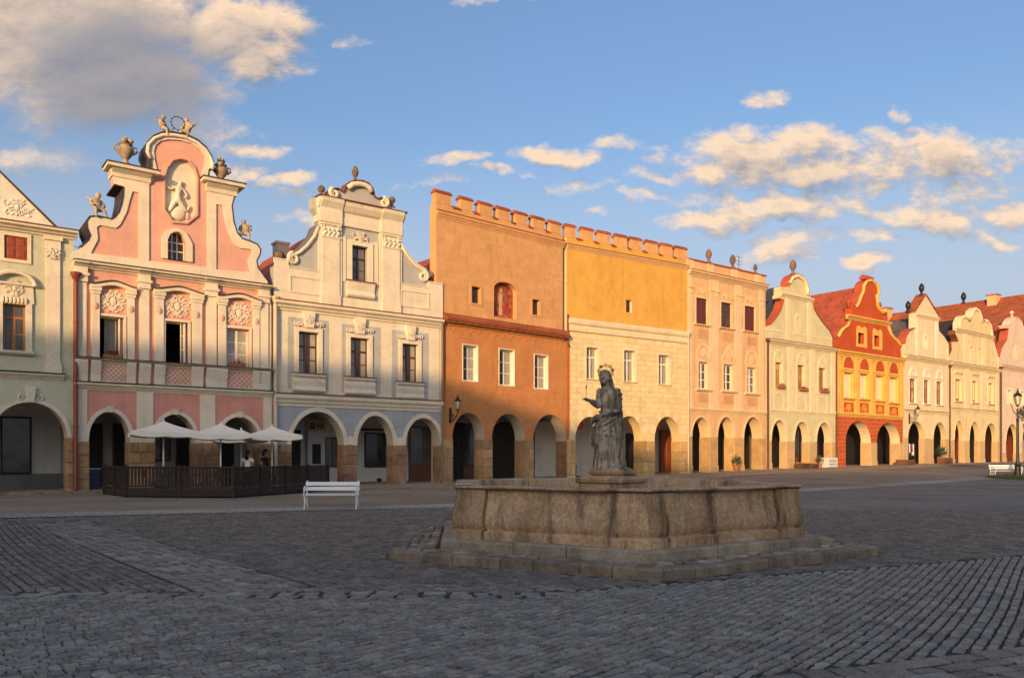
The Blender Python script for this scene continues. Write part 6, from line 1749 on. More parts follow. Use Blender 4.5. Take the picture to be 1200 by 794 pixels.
def pave():
    Z = lay(); q = random.Random(5)
    def stuff(name, items, m, parent, lift=0.0):
        v = []; f = []; tone = []
        for x, y, a, L, W, dz, tn in items:
            gv, gf = sett_geo(L, W, q); ca, sa = math.cos(a), math.sin(a); z = ground(x, y)+dz+lift; o = len(v)
            tx, ty = q.uniform(-.035, .035), q.uniform(-.035, .035)
            v += [(x+ca*p-sa*r, y+sa*p+ca*r, z+w+tx*p+ty*r) for p, r, w in gv]; f += [tuple(i+o for i in t) for t in gf]; tone += [tn]*len(gf)
        me = bpy.data.meshes.new(name); me.from_pydata(v, [], f); me.materials.append(M[m])
        at = me.attributes.new('tone', 'FLOAT', 'FACE'); at.data.foreach_set('value', tone)
        o = link(name, me, parent); o['kind'] = 'stuff'; return o
    bank = {}
    def single(name, it, m, parent, steps=(.02, .02)):
        x, y, a, L, W, dz, tn = it
        key = (name, m, round(L/steps[0]), round(W/steps[1]), int(tn*4))
        if key not in bank:
            gv, gf = sett_geo(round(L/steps[0])*steps[0], round(W/steps[1])*steps[1], q)
            me = bpy.data.meshes.new(name); me.from_pydata(gv, [], gf); me.materials.append(M[m])
            at = me.attributes.new('tone', 'FLOAT', 'FACE'); at.data.foreach_set('value', [tn]*len(gf)); bank[key] = me
        o = link(name, bank[key], parent, (x, y, ground(x, y)+dz)); o.rotation_euler = (q.uniform(-.03, .03), q.uniform(-.03, .03), a+(PI if q.random() < .5 else 0))
        return o
    def bed(name, keep, dz): return sheet(name, frange(-24, 24, .75), frange(3, 25.5, .75), lambda x, y: ground(x, y)+dz, 'm_soil', keep)
    road = bed('road', lambda x, y: y < road_edge(x)+1.0, -.022)
    square = bed('cobbled_square', lambda x, y: y >= road_edge(x)-.8, -.0175)
    foot = bed('footpath', lambda x, y: x > .3 and y < flag_edge(x)+.4, -.0135)
    vis = [i for i in Z['road'] if abs(i[0]) < .645*i[1]+.1 and i[1] > 5.62]
    vis.sort(key=lambda i: i[1]); top = set(id(i) for i in vis[:300])
    for i in Z['road']:
        if id(i) in top: single('sett', i, 'm_sett', road)
    stuff('setts', [i for i in Z['road'] if id(i) not in top], 'm_sett', road)
    vis = sorted([i for i in Z['square'] if abs(i[0]) < .645*i[1]+.1], key=lambda i: i[1]); top = set(id(i) for i in vis[:150])
    for i in vis[:150]: single('sett', i, 'm_sett_brown', square)
    stuff('setts', [i for i in Z['square'] if id(i) not in top], 'm_sett_brown', square)
    for i in Z['gutter']: single('gutter_stone', i, 'm_sett_light', road, (.03, .17))
    vis = sorted(Z['path'], key=lambda i: i[1]); 
    for i in vis[:150]: single('path_stone', i, 'm_sett_light', square, (.03, .155))
    stuff('path_stones', vis[150:], 'm_sett_light', square)
    for i in Z['footpath']: single('paving_stone', i, 'm_sett_brown', foot, (.04, .03))
pave()

# ------------------------------------------------------------------ fountain
def fountain():
    t = thing('fountain', 'hexagonal stone fountain basin on two worn steps in the middle of the square', 'fountain', (FC.x, FC.y, 0))
    V = [v-FC for v in FV]
    P_ = lambda i, k: V[i % 6]*k
    q = random.Random(21)
    def block(name, A, B, nin, z0, z1, dep, m, wear=.02, bev=.02, parent=None):
        """stone from plan point A to B on the outer face, dep deep along nin"""
        j = lambda: q.uniform(-wear, wear)
        d = (B-A).normalized()
        b = [(A.x, A.y, z0), (B.x, B.y, z0), (B.x+nin.x*dep, B.y+nin.y*dep, z0), (A.x+nin.x*dep, A.y+nin.y*dep, z0)]
        m1 = [(x, y, z1-bev-abs(j())*.5) for x, y, z in b]
        A2, B2 = A+d*bev+nin*bev, B-d*bev+nin*bev
        tp = [(A2.x, A2.y, z1+j()*.4), (B2.x, B2.y, z1+j()*.4), (B2.x+nin.x*(dep-2*bev), B2.y+nin.y*(dep-2*bev), z1+j()*.3), (A2.x+nin.x*(dep-2*bev), A2.y+nin.y*(dep-2*bev), z1+j()*.3)]
        mb = MB(); f = [(8, 9, 10, 11)]
        for o in (0, 4):
            for i in range(4): f.append((o+i, o+(i+1) % 4, o+4+(i+1) % 4, o+4+i))
        mb.add(b+m1+tp, f, m); return mb.build(name, parent or t)
    def kerb(k, n, z0, z1, dep, name, m):
        for e in range(6):
            A, B = P_(e, k), P_(e+1, k); nin = Vector((-(B-A).y, (B-A).x)).normalized(); L = (B-A).length
            cuts = [0]; 
            for i in range(1, n): cuts.append((i+q.uniform(-.18, .18))/n)
            cuts.append(1)
            for c0, c1 in zip(cuts, cuts[1:]):
                o = .012+abs(q.uniform(0, .02)); g = .008
                a = A+(B-A)*c0+(B-A).normalized()*g+nin*(o-.02); b = A+(B-A)*c1-(B-A).normalized()*g+nin*(o-.02)
                if c0 == 0: a = A+(B-A).normalized()*(dep*.58)+nin*.0 if False else a
                block(name, a, b, nin, z0, z1+q.uniform(-.012, .008), dep*.97, m)
    kerb(1.0, 7, -.06, .14, .27, 'step_stone', 'm_step')
    kerb(.80, 3, .05, .265, .46, 'upper_step_stone', 'm_slab')
    # rough paving between the two steps
    mb = MB(); mb.v = [(P_(i, .95).x, P_(i, .95).y, .085) for i in range(6)]+[(P_(i, .74).x, P_(i, .74).y, .085) for i in range(6)]; k = mb.slot('m_soil')
    for i in range(6): mb.f.append((i, (i+1) % 6, 6+(i+1) % 6, 6+i)); mb.mi.append(k)
    mb.build('bedding', t)
    bank = []
    for i in range(10):
        gv = []; L, W = q.uniform(.18, .27), q.uniform(.13, .18); n = 7
        ang = [2*PI*(i_+q.uniform(-.2, .2))/n for i_ in range(n)]
        out = [(L/2*math.cos(a)*q.uniform(.88, 1.08)*1.12, W/2*math.sin(a)*q.uniform(.88, 1.08)*1.12) for a in ang]
        mb = MB(); v = [(x, y, -.06) for x, y in out]+[(x*.96, y*.96, -.012) for x, y in out]+[(x*.74, y*.74, q.uniform(-.006, .006)) for x, y in out]
        f = [tuple(range(2*n, 3*n))]
        for o in (0, n):
            for i_ in range(n): f.append((o+i_, o+(i_+1) % n, o+n+(i_+1) % n, o+n+i_))
        mb.add(v, f, 'm_slab' if i % 3 == 0 else 'm_step'); bank.append(mb.mesh('cobble'))
    for e in range(6):
        for r_, k in enumerate((.918, .878, .838)):
            A, B = P_(e, k), P_(e+1, k); L = (B-A).length; n = int(L/.25)
            for i in range(n):
                p = A+(B-A)*((i+.5+q.uniform(-.12, .12)+.25*(r_ % 2))/n); d = B-A
                link('cobble', q.choice(bank), t, (p.x, p.y, .130+q.uniform(-.022, .022)), math.atan2(d.y, d.x)+q.uniform(-.25, .25))
    # basin
    prof = [(.738, .255), (.738, .385), (.734, .40), (.722, .408), (.722, .425), (.727, .45), (.7315, .50), (.7325, .56), (.731, .64), (.7265, .74), (.721, .84), (.7175, .93), (.7165, 1.02), (.720, 1.062)]
    def off(i, t_, k):
        return P_(i, k)+(P_(i+1, k)-P_(i, k))*t_
    for e in range(6):
        mb = MB(); k_ = mb.slot('m_fountain'); n = len(prof); T = (.164, .30, .5, .70, .836)
        for t_ in T:
            for k, z in prof:
                p = off(e, t_, k); mb.v.append((p.x, p.y, z))
        for a in range(len(T)-1):
            for i in range(n-1): mb.f.append((a*n+i, (a+1)*n+i, (a+1)*n+i+1, a*n+i+1)); mb.mi.append(k_)
        o = mb.build('side_panel', t); smooth_by_angle(o.data, 45)
        # corner pilaster
        mb = MB(); k_ = mb.slot('m_fountain_warm'); S_ = []
        for t_, ex in ((-.1585, 0.0), (-.157, .062), (-.150, .075), (-.07, .085), (-.02, .080), (0, .062), (.02, .080), (.07, .085), (.150, .075), (.157, .062), (.1585, 0.0)):
            for k, z in prof:
                if t_ < 0: p = off(e-1, 1+t_, k); a, b = P_(e-1, 1), P_(e, 1)
                else: p = off(e, t_, k); a, b = P_(e, 1), P_(e+1, 1)
                nn = Vector(((b-a).y, -(b-a).x)).normalized()
                if t_ == 0: nn = P_(e, 1).normalized()
                p = p+nn*(ex if ex else -.06); mb.v.append((p.x, p.y, z+.004))
        m_ = len(mb.v)//n
        for a in range(m_-1):
            for i in range(n-1): mb.f.append((a*n+i, (a+1)*n+i, (a+1)*n+i+1, a*n+i+1)); mb.mi.append(k_)
        o = mb.build('corner_pilaster', t); smooth_by_angle(o.data, 40)
    rim = [(.64, .55), (.64, 1.06), (.646, 1.115), (.66, 1.128), (.730, 1.130), (.741, 1.122), (.745, 1.102), (.741, 1.082), (.733, 1.070), (.716, 1.063)]
    for e in range(6):
        mb = MB(); k_ = mb.slot('m_fountain'); n = len(rim)
        T = [i/8 for i in range(9)]
        for t_ in T:
            for k, z in rim:
                p = off(e, min(.9985, max(.0015, t_)), k); mb.v.append((p.x, p.y, z+.006*math.sin(9*t_+e)*(1 if k > .65 else 0)))
        for a in range(8):
            for i in range(n-1): mb.f.append((a*n+i, a*n+i+1, (a+1)*n+i+1, (a+1)*n+i)); mb.mi.append(k_)
        o = mb.build('rim_stone', t); smooth_by_angle(o.data, 45)
    mb = MB(); mb.add([(P_(i, .65).x, P_(i, .65).y, .56) for i in range(6)], [(0, 1, 2, 3, 4, 5)], 'm_step'); mb.build('basin_floor', t)
    mb = MB(); mb.add([(P_(i, .641).x, P_(i, .641).y, .90) for i in range(6)], [(0, 1, 2, 3, 4, 5)], 'm_water'); tag(mb.build('water'), kind='structure').location = (FC.x, FC.y, 0)
    # pedestal
    mb = MB(); a0 = R(24)
    def slab(r, z0, z1, bv):
        mb.lathe(0, 0, [(r, z0), (r, z1-bv), (r-bv, z1)], 'm_fountain_warm', 4)
    mb.lathe(0, 0, [(.60, .56), (.60, .95), (.64, 1.0), (.64, 1.10), (.70, 1.13), (.72, 1.19), (.62, 1.23), (.54, 1.26)], 'm_fountain_warm', 4)
    o = mb.build('pedestal', t); o.rotation_euler = (0, 0, R(-36))
    mb = MB(); mb.lathe(0, 0, [(.42, 1.26), (.46, 1.28), (.47, 1.33), (.42, 1.362), (.38, 1.38)], 'm_fountain_warm', 8); mb.build('pedestal_cap', t)
    return t
fountain()

# ------------------------------------------------------------------ statue
def statue():
    t = thing('statue', 'weathered stone statue of a robed saint with outstretched hand and star halo', 'statue', (FC.x-.02, FC.y, 1.375), 0)
    mb = MB(); SEG = 56; q = random.Random(4)
    def loft(secs, m='m_statue', folds=(0, 0, 0), squash=1.0):
        o = len(mb.v); k = mb.slot(m)
        for (z, cx, cy, rx, ry, amp) in secs:
            for j in range(SEG):
                th = 2*PI*j/SEG
                f = 2.1*amp*(.55*math.sin(th*9+z*2.2+folds[0])+.35*math.sin(th*14-z*3.1+folds[1])+.40*abs(math.sin(th*5.5+z*1.4+folds[2]))-.2)
                mb.v.append((cx+(rx*(1+f))*math.cos(th), cy+(ry*(1+f))*math.sin(th), z))
        n = len(secs)
        for i in range(n-1):
            for j in range(SEG):
                a = o+i*SEG+j; b = o+i*SEG+(j+1) % SEG; mb.f.append((a, b, b+SEG, a+SEG)); mb.mi.append(k)
        mb.f.append(tuple(o+j for j in reversed(range(SEG)))); mb.mi.append(k)
        mb.f.append(tuple(o+(n-1)*SEG+j for j in range(SEG))); mb.mi.append(k)
    # gown: hem to shoulders
    loft([(0, -.02, 0, .28, .23, .08), (.10, -.02, 0, .27, .22, .10), (.30, -.03, 0, .235, .20, .12), (.50, -.05, -.01, .225, .195, .12), (.66, -.08, -.02, .245, .20, .15), (.80, -.07, -.02, .225, .19, .10), (.94, -.05, -.01, .185, .16, .05),
          (1.06, -.05, 0, .150, .125, .03), (1.14, -.05, 0, .145, .12, .02), (1.26, -.05, -.01, .165, .135, .01), (1.40, -.04, 0, .175, .130, .01), (1.50, -.04, .01, .150, .105, 0), (1.555, -.06, .01, .08, .08, 0)])
    # mantle falling down the right side and the back
    loft([(0, .17, .06, .085, .12, .14), (.25, .16, .07, .08, .12, .14), (.55, .145, .09, .075, .12, .13), (.85, .125, .10, .08, .11, .10), (1.1, .11, .10, .095, .11, .10), (1.35, .07, .10, .11, .09, .06), (1.52, .04, .08, .10, .06, 0)], folds=(1, 2, .5))
    # overskirt swag gathered at the left hip
    loft([(.38, -.20, -.05, .10, .13, .2), (.50, -.22, -.06, .15, .17, .16), (.64, -.22, -.05, .16, .17, .14), (.80, -.17, -.05, .155, .16, .10), (.95, -.12, -.04, .12, .13, .05)], folds=(2, 0, 1))
    def tb(pts, rs, seg=10): mb.tube(pts, rs, 'm_statue', seg)
    # folds across and down the gown
    for x0, x1, z0, z1, r in ((-.27, -.17, .60, .04, .040), (-.18, -.10, .70, .02, .036), (-.08, -.04, .78, .02, .034), (.02, .03, .82, .0, .036), (.10, .10, .80, .0, .034), (-.13, -.24, .45, .0, .032)):
        tb([(x0, -.21, z0), (lerp(x0, x1, .3)+.02, -.25, lerp(z0, z1, .3)), (lerp(x0, x1, .65)-.015, -.265, lerp(z0, z1, .65)), (x1, -.275, z1)], [r*.5, r*1.25, r*1.3, r*1.1])
    for zz, sg in ((.92, 0), (.84, .03), (.75, .05), (.66, .06)):
        tb([(-.30-sg*.3, -.10, zz-.14), (-.20, -.20, zz-.10-sg), (-.06, -.225, zz-.03-sg*.5), (.08, -.20, zz+.05)], [.018, .032, .030, .016])
    # belt and bodice trim
    tb([(-.05+.165*math.cos(a), -.005+.14*math.sin(a), 1.075) for a in [2*PI*i/16 for i in range(17)]], .022, 6)
    tb([(-.05, -.14, 1.42), (-.05, -.155, 1.28), (-.05, -.135, 1.14)], [.03, .035, .022]); tb([(-.15, -.10, 1.46), (-.06, -.15, 1.34), (.05, -.11, 1.47)], .016, 6)
    # arms: puffed sleeves, forearms
    for z, r, x in ((1.475, .075, .115), (1.40, .088, .135), (1.32, .085, .142), (1.24, .074, .145)): mb.ball((x, -.01, z), (r, r*1.05, .055), 'm_statue', 12, 8)
    tb([(.09, 0, 1.5), (.135, -.02, 1.32), (.15, -.06, 1.16)], [.075, .072, .064]); tb([(.15, -.06, 1.17), (.13, -.18, 1.08), (.03, -.25, 1.07), (-.02, -.26, 1.06)], [.068, .062, .045, .036])
    for z, r in ((1.46, .075), (1.39, .08), (1.31, .075)): mb.ball((-.205, -.02, z), (r, r, .05), 'm_statue', 12, 8)
    tb([(-.17, 0, 1.5), (-.22, -.04, 1.34), (-.235, -.09, 1.19)], [.075, .07, .062]); tb([(-.235, -.09, 1.19), (-.30, -.15, 1.215), (-.37, -.19, 1.25), (-.405, -.205, 1.265)], [.070, .066, .054, .042])
    def hand(c, d, up, s):
        d = Vector(d).normalized(); up = Vector(up).normalized(); w = d.cross(up)
        c = Vector(c); mb.ball(tuple(c+d*.04*s), (.042*s, .042*s, .03*s), 'm_statue', 8, 6)
        for i, (o, L) in enumerate(((-.032, .075), (-.011, .09), (.011, .086), (.032, .068))):
            p = c+d*.065*s+w*o*s; tb([p, p+d*L*.45*s+up*.006*s, p+d*L*.8*s-up*.012*s, p+d*L*.9*s-up*.04*s], [.0125*s, .0125*s, .0115*s, .009*s], 6)
        p = c+d*.03*s+w*.04*s; tb([p, p+w*.025*s+d*.03*s, p+w*.02*s+d*.065*s], [.0145*s, .013*s, .010*s], 6)
    hand((-.405, -.205, 1.265), (-.8, -.3, .35), (.2, .2, 1), 1.1); hand((-.03, -.26, 1.06), (-1, -.1, -.15), (0, -1, .2), 1.1)
    # neck, head, face, hair
    tb([(-.06, .0, 1.52), (-.085, -.02, 1.60), (-.11, -.03, 1.66)], [.06, .05, .05])
    hc = Vector((-.135, -.045, 1.725)); HK = 1.0
    head0 = len(mb.v); mb.ball(tuple(hc), (.080, .098, .115), 'm_statue', 16, 12); mb.ball(tuple(hc+Vector((-.012, -.045, -.07))), (.05, .05, .045), 'm_statue', 12, 8)
    tb([hc+Vector((-.03, -.098, .025)), hc+Vector((-.038, -.118, -.012)), hc+Vector((-.034, -.10, -.02))], [.009, .017, .010], 6)
    for sg in (-1, 1):
        tb([hc+Vector((-.03+sg*.018, -.094, .036)), hc+Vector((-.03+sg*.048, -.082, .032))], [.010, .008], 6); mb.ball(tuple(hc+Vector((-.03+sg*.034, -.082, .018))), (.014, .010, .009), 'm_statue', 8, 6)
        mb.ball(tuple(hc+Vector((-.015+sg*.042, -.068, -.025))), (.022, .022, .022), 'm_statue', 8, 6)
    tb([hc+Vector((-.055, -.092, -.052)), hc+Vector((-.03, -.098, -.050)), hc+Vector((-.008, -.090, -.052))], [.006, .009, .006], 6)
    mb.ball(tuple(hc+Vector((.018, .060, .035))), (.088, .075, .095), 'm_statue', 14, 10)
    for sg in (1,):
        for i_ in range(5): mb.ball(tuple(hc+Vector((.008+sg*(.078+.006*i_), -.012+.02*i_, .05-.045*i_))), (.024, .026, .026), 'm_statue', 8, 6)
    for i in range(7):
        a = i/6; x = lerp(-.04, .10, a)
        tb([hc+Vector((x*.7+.01, .06, .06)), hc+Vector((x+.03, .11, -.08)), hc+Vector((x+.06, .11, -.24)), hc+Vector((x+.09, .09, -.42))], [.035, .038, .036, .022])
    tb([hc+Vector((.07*math.cos(a)+.012, .075*math.sin(a)+.015, .085)) for a in [2*PI*i/14 for i in range(15)]], .022, 6)
    for i_ in range(head0, len(mb.v)):
        p_ = hc+(Vector(mb.v[i_])-hc)*1.20; mb.v[i_] = (p_.x, p_.y, p_.z if p_.z > 1.45 else mb.v[i_][2])
    # deep hanging folds of the mantle and wide sleeve
    for x0, y0, x1, y1, z0, z1, r in ((.20, -.06, .23, -.09, 1.10, .03, .03), (.15, -.13, .17, -.18, .95, .02, .032), (-.25, -.12, -.30, -.10, .55, .03, .035), (-.30, -.02, -.31, .02, .50, .03, .035)):
        tb([(x0, y0, z0), (lerp(x0, x1, .5)+.02, lerp(y0, y1, .5)-.01, lerp(z0, z1, .5)), (x1, y1, z1)], [r*.6, r, r*1.1])
    # feet
    for x in (-.20, .15): mb.ball((x, -.22, .035), (.045, .10, .035), 'm_statue', 10, 6)
    # sash flying off the hip
    tb([(-.12, -.10, 1.03), (-.26, -.12, .98), (-.36, -.10, .90), (-.40, -.08, .80)], [.03, .055, .06, .02])
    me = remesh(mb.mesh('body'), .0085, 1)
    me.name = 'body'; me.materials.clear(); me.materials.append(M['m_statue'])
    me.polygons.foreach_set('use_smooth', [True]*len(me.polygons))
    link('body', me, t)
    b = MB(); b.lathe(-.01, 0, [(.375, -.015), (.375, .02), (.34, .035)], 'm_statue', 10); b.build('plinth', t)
    h = MB(); c = hc+Vector((.045, .12, .12)); rr = .135
    h.tube([c+Vector((rr*math.cos(a), 0, rr*.9*math.sin(a))) for a in [2*PI*i/20 for i in range(21)]], .007, 'm_gilt', 5)
    for i in range(9):
        a = 2*PI*i/9+.2; p = c+Vector((rr*math.cos(a), -.01, rr*.9*math.sin(a)))
        pts = [(p.x+(.052 if j % 2 == 0 else .022)*math.cos(PI*j/5+a), p.z+(.052 if j % 2 == 0 else .022)*math.sin(PI*j/5+a)) for j in range(10)]
        h.prism(pts, p.y-.006, p.y+.006, 'm_gilt' if i % 3 else 'm_redsheet')
    h.tube([hc+Vector((.03, .10, .02)), c+Vector((0, 0, -rr*.9))], .008, 'm_iron', 5)
    h.build('halo', t)
    s = MB(); s.tube([(-.49, -.235, 1.29), (-.488, -.235, 1.45), (-.485, -.235, 1.57)], .0035, 'm_iron', 5); s.ball((-.486, -.235, 1.53), (.012, .012, .03), 'm_iron', 6, 5); s.tube([(-.503, -.235, 1.515), (-.468, -.235, 1.515)], .004, 'm_iron', 5)
    s.build('cross_staff', t)
    return t
statue()

# ------------------------------------------------------------------ cafe terrace
TA, TB, TC, TE = Vector((-16.6, 32.4)), Vector((-14.45, 29.85)), Vector((-10.30, 29.46)), Vector((-8.37, 36.2))
def terrace():
    t = thing('terrace_fence', 'dark brown wooden fence of slats enclosing the cafe terrace', 'fence', (TC.x, TC.y, 0))
    q = random.Random(2)
    loc = lambda p: Vector((p.x-TC.x, p.y-TC.y))
    runs = [(TA, TB), (TB, TC), (TC, TE)]
    for a, b in runs:
        d = (b-a); L = d.length; d.normalize(); n = Vector((d.y, -d.x)); ang = math.atan2(d.y, d.x)
        zg = lambda p: ground(p.x, p.y)
        def bar(name, p0, p1, z0, z1, th, off=0.0):
            l0 = loc(p0)+n*off; mb = MB(); LL = (p1-p0).length; z = (zg(p0)+zg(p1))/2
            mb.bevbox(0, LL, -th/2, th/2, z0, z1, 'm_fencewood', .006)
            return link(name, mb.mesh(name), t, (l0.x, l0.y, z), ang)
        bar('top_rail', a, b, 1.10, 1.17, .11); bar('mid_rail', a, b, .40, .46, .07)
        for z0, z1 in ((.05, .20), (.215, .37)): bar('skirting_board', a, b, z0, z1, .035, .02)
        np_ = max(1, round(L/1.9))
        for i in range(np_+1):
            p = a+d*(L*i/np_); l = loc(p); mb = MB(); mb.box(-.05, .05, -.05, .05, -.05, 1.22, 'm_fencewood'); link('post', mb.mesh('post'), t, (l.x, l.y, zg(p)), ang)
        ns = int(L/.135); me = MB().bevbox(-.042, .042, -.014, .014, .46, 1.10, 'm_fencewood', .004).mesh('slat')
        for i in range(ns):
            p = a+d*(L*(i+.5)/ns); l = loc(p); link('slat', me, t, (l.x, l.y, zg(p)), ang+q.uniform(-.03, .03))
    deck = MB(); pts = [TA, TB, TC, TE, TE+Vector((-3.1, 2.4)), TA+Vector((1.2, 2.0))]
    deck.add([(p.x, p.y, ground(p.x, p.y)+.06) for p in pts], [tuple(range(6))], 'm_furniture'); tag(deck.build('terrace_floor'), kind='structure')
terrace()
def parasol(x, y, zpk, zev, w, rot, label, tilt=0):
    z0 = ground(x, y)
    t = thing('parasol', label, 'parasol', (x, y, z0), rot, 'white parasols over the cafe terrace')
    H = zpk-z0; E = zev-z0; n = 8; q = random.Random(int(x*10))
    mb = MB(); a = w/2; ring = []
    per = []
    for side in range(4):
        c0 = [(-a, -a), (a, -a), (a, a), (-a, a)][side]; c1 = [(a, -a), (a, a), (-a, a), (-a, -a)][side]
        for i in range(n): per.append((lerp(c0[0], c1[0], i/n), lerp(c0[1], c1[1], i/n), i/n))
    N = len(per); rings = (0.06, .35, .7, 1.0)
    for rr in rings:
        for (x_, y_, tt) in per:
            sag = -.05*math.sin(PI*tt)*rr if rr > .1 else 0
            mb.v.append((x_*rr, y_*rr, lerp(H, E, rr)+.06*math.sin(PI*rr)*-1+sag))
    k = mb.slot('m_canvas')
    for i in range(len(rings)-1):
        for j in range(N): mb.f.append((i*N+j, (i+1)*N+j, (i+1)*N+(j+1) % N, i*N+(j+1) % N)); mb.mi.append(k)
    mb.v.append((0, 0, H+.03)); 
    for j in range(N): mb.f.append((len(mb.v)-1, j, (j+1) % N)); mb.mi.append(k)
    o = mb.build('canopy', t); smooth_by_angle(o.data, 50)
    v = MB(); k = v.slot('m_canvas')
    for (x_, y_, tt) in per:
        sag = -.05*math.sin(PI*tt); sc = .17+.05*abs(math.sin(PI*tt*2))
        v.v += [(x_, y_, E+sag-.002), (x_*1.012, y_*1.012, E+sag-sc)]
    for j in range(N): v.f.append((2*j, 2*j+1, 2*((j+1) % N)+1, 2*((j+1) % N))); v.mi.append(k)
    v.build('valance', t)
    p = MB(); p.lathe(0, 0, [(.034, .05), (.034, H-.05)], 'm_whitepaint', 10); p.build('pole', t)
    for i in range(8):
        an = PI/4*i; r_ = a*(1.414 if i % 2 else 1.0); 
        an2 = an; b = MB(); b.tube([(0, 0, H-.06), (r_*.97*math.cos(an2), r_*.97*math.sin(an2), E-.03)], .012, 'm_whitepaint', 4); b.build('rib', t)
    b = MB(); b.lathe(0, 0, [(.30, .0), (.30, .10), (.06, .14), (.06, .5)], 'm_greysheet', 12); b.build('base', t)
    f = MB(); f.ball((0, 0, H+.05), .035, 'm_whitepaint', 8, 6); f.build('finial', t)
parasol(-14.75, 33.7, 3.12, 2.66, 2.6, R(28), 'leftmost white parasol of the cafe terrace')
parasol(-12.15, 33.2, 3.00, 2.55, 2.35, R(20), 'second white parasol from the left, over the terrace centre')
parasol(-10.55, 35.0, 2.95, 2.55, 2.25, R(24), 'rightmost white parasol, on a thick white pole near the bench')
parasol(-12.45, 36.6, 2.86, 2.48, 2.3, R(16), 'white parasol half hidden behind the others, beside the pink wall')
def table(x, y, lab):
    t = thing('cafe_table', lab, 'table', (x, y, ground(x, y)+.06), 0, 'dark tables on the cafe terrace')
    MB().lathe(0, 0, [(.40, .70), (.40, .735)], 'm_furniture', 14).build('tabletop', t); MB().lathe(0, 0, [(.22, 0), (.20, .03), (.03, .06), (.03, .70)], 'm_iron', 10).build('pedestal', t)
def chair(x, y, rz, lab):
    t = thing('cafe_chair', lab, 'chair', (x, y, ground(x, y)+.06), rz, 'dark chairs round the cafe tables')
    MB().box(-.21, .21, -.21, .21, .43, .46, 'm_furniture').build('seat', t)
    MB().box(-.20, .20, .19, .215, .62, .90, 'm_furniture').build('backrest', t)
    for sx, sy, h in ((-1, -1, .43), (1, -1, .43), (-1, 1, .88), (1, 1, .88)): MB().box(sx*.19-.017, sx*.19+.017, sy*.19-.017, sy*.19+.017, 0, h, 'm_furniture').build('leg', t)
TBL = [(-14.3, 32.6, 'behind the left fence corner'), (-12.8, 31.6, 'behind the long front of the fence'), (-11.2, 32.2, 'left of the standing people'), (-10.2, 34.3, 'near the right end of the terrace'), (-13.4, 34.6, 'deep in the terrace by the pink arcade')]
for i, (x, y, w) in enumerate(TBL):
    table(x, y, 'round dark cafe table '+w)
    for k, (dx, dy, rz, s) in enumerate(((-.62, .1, R(95), 'left'), (.62, -.05, R(-85), 'right'))): chair(x+dx, y+dy, rz, 'dark chair, %s of the table %s' % (s, w))

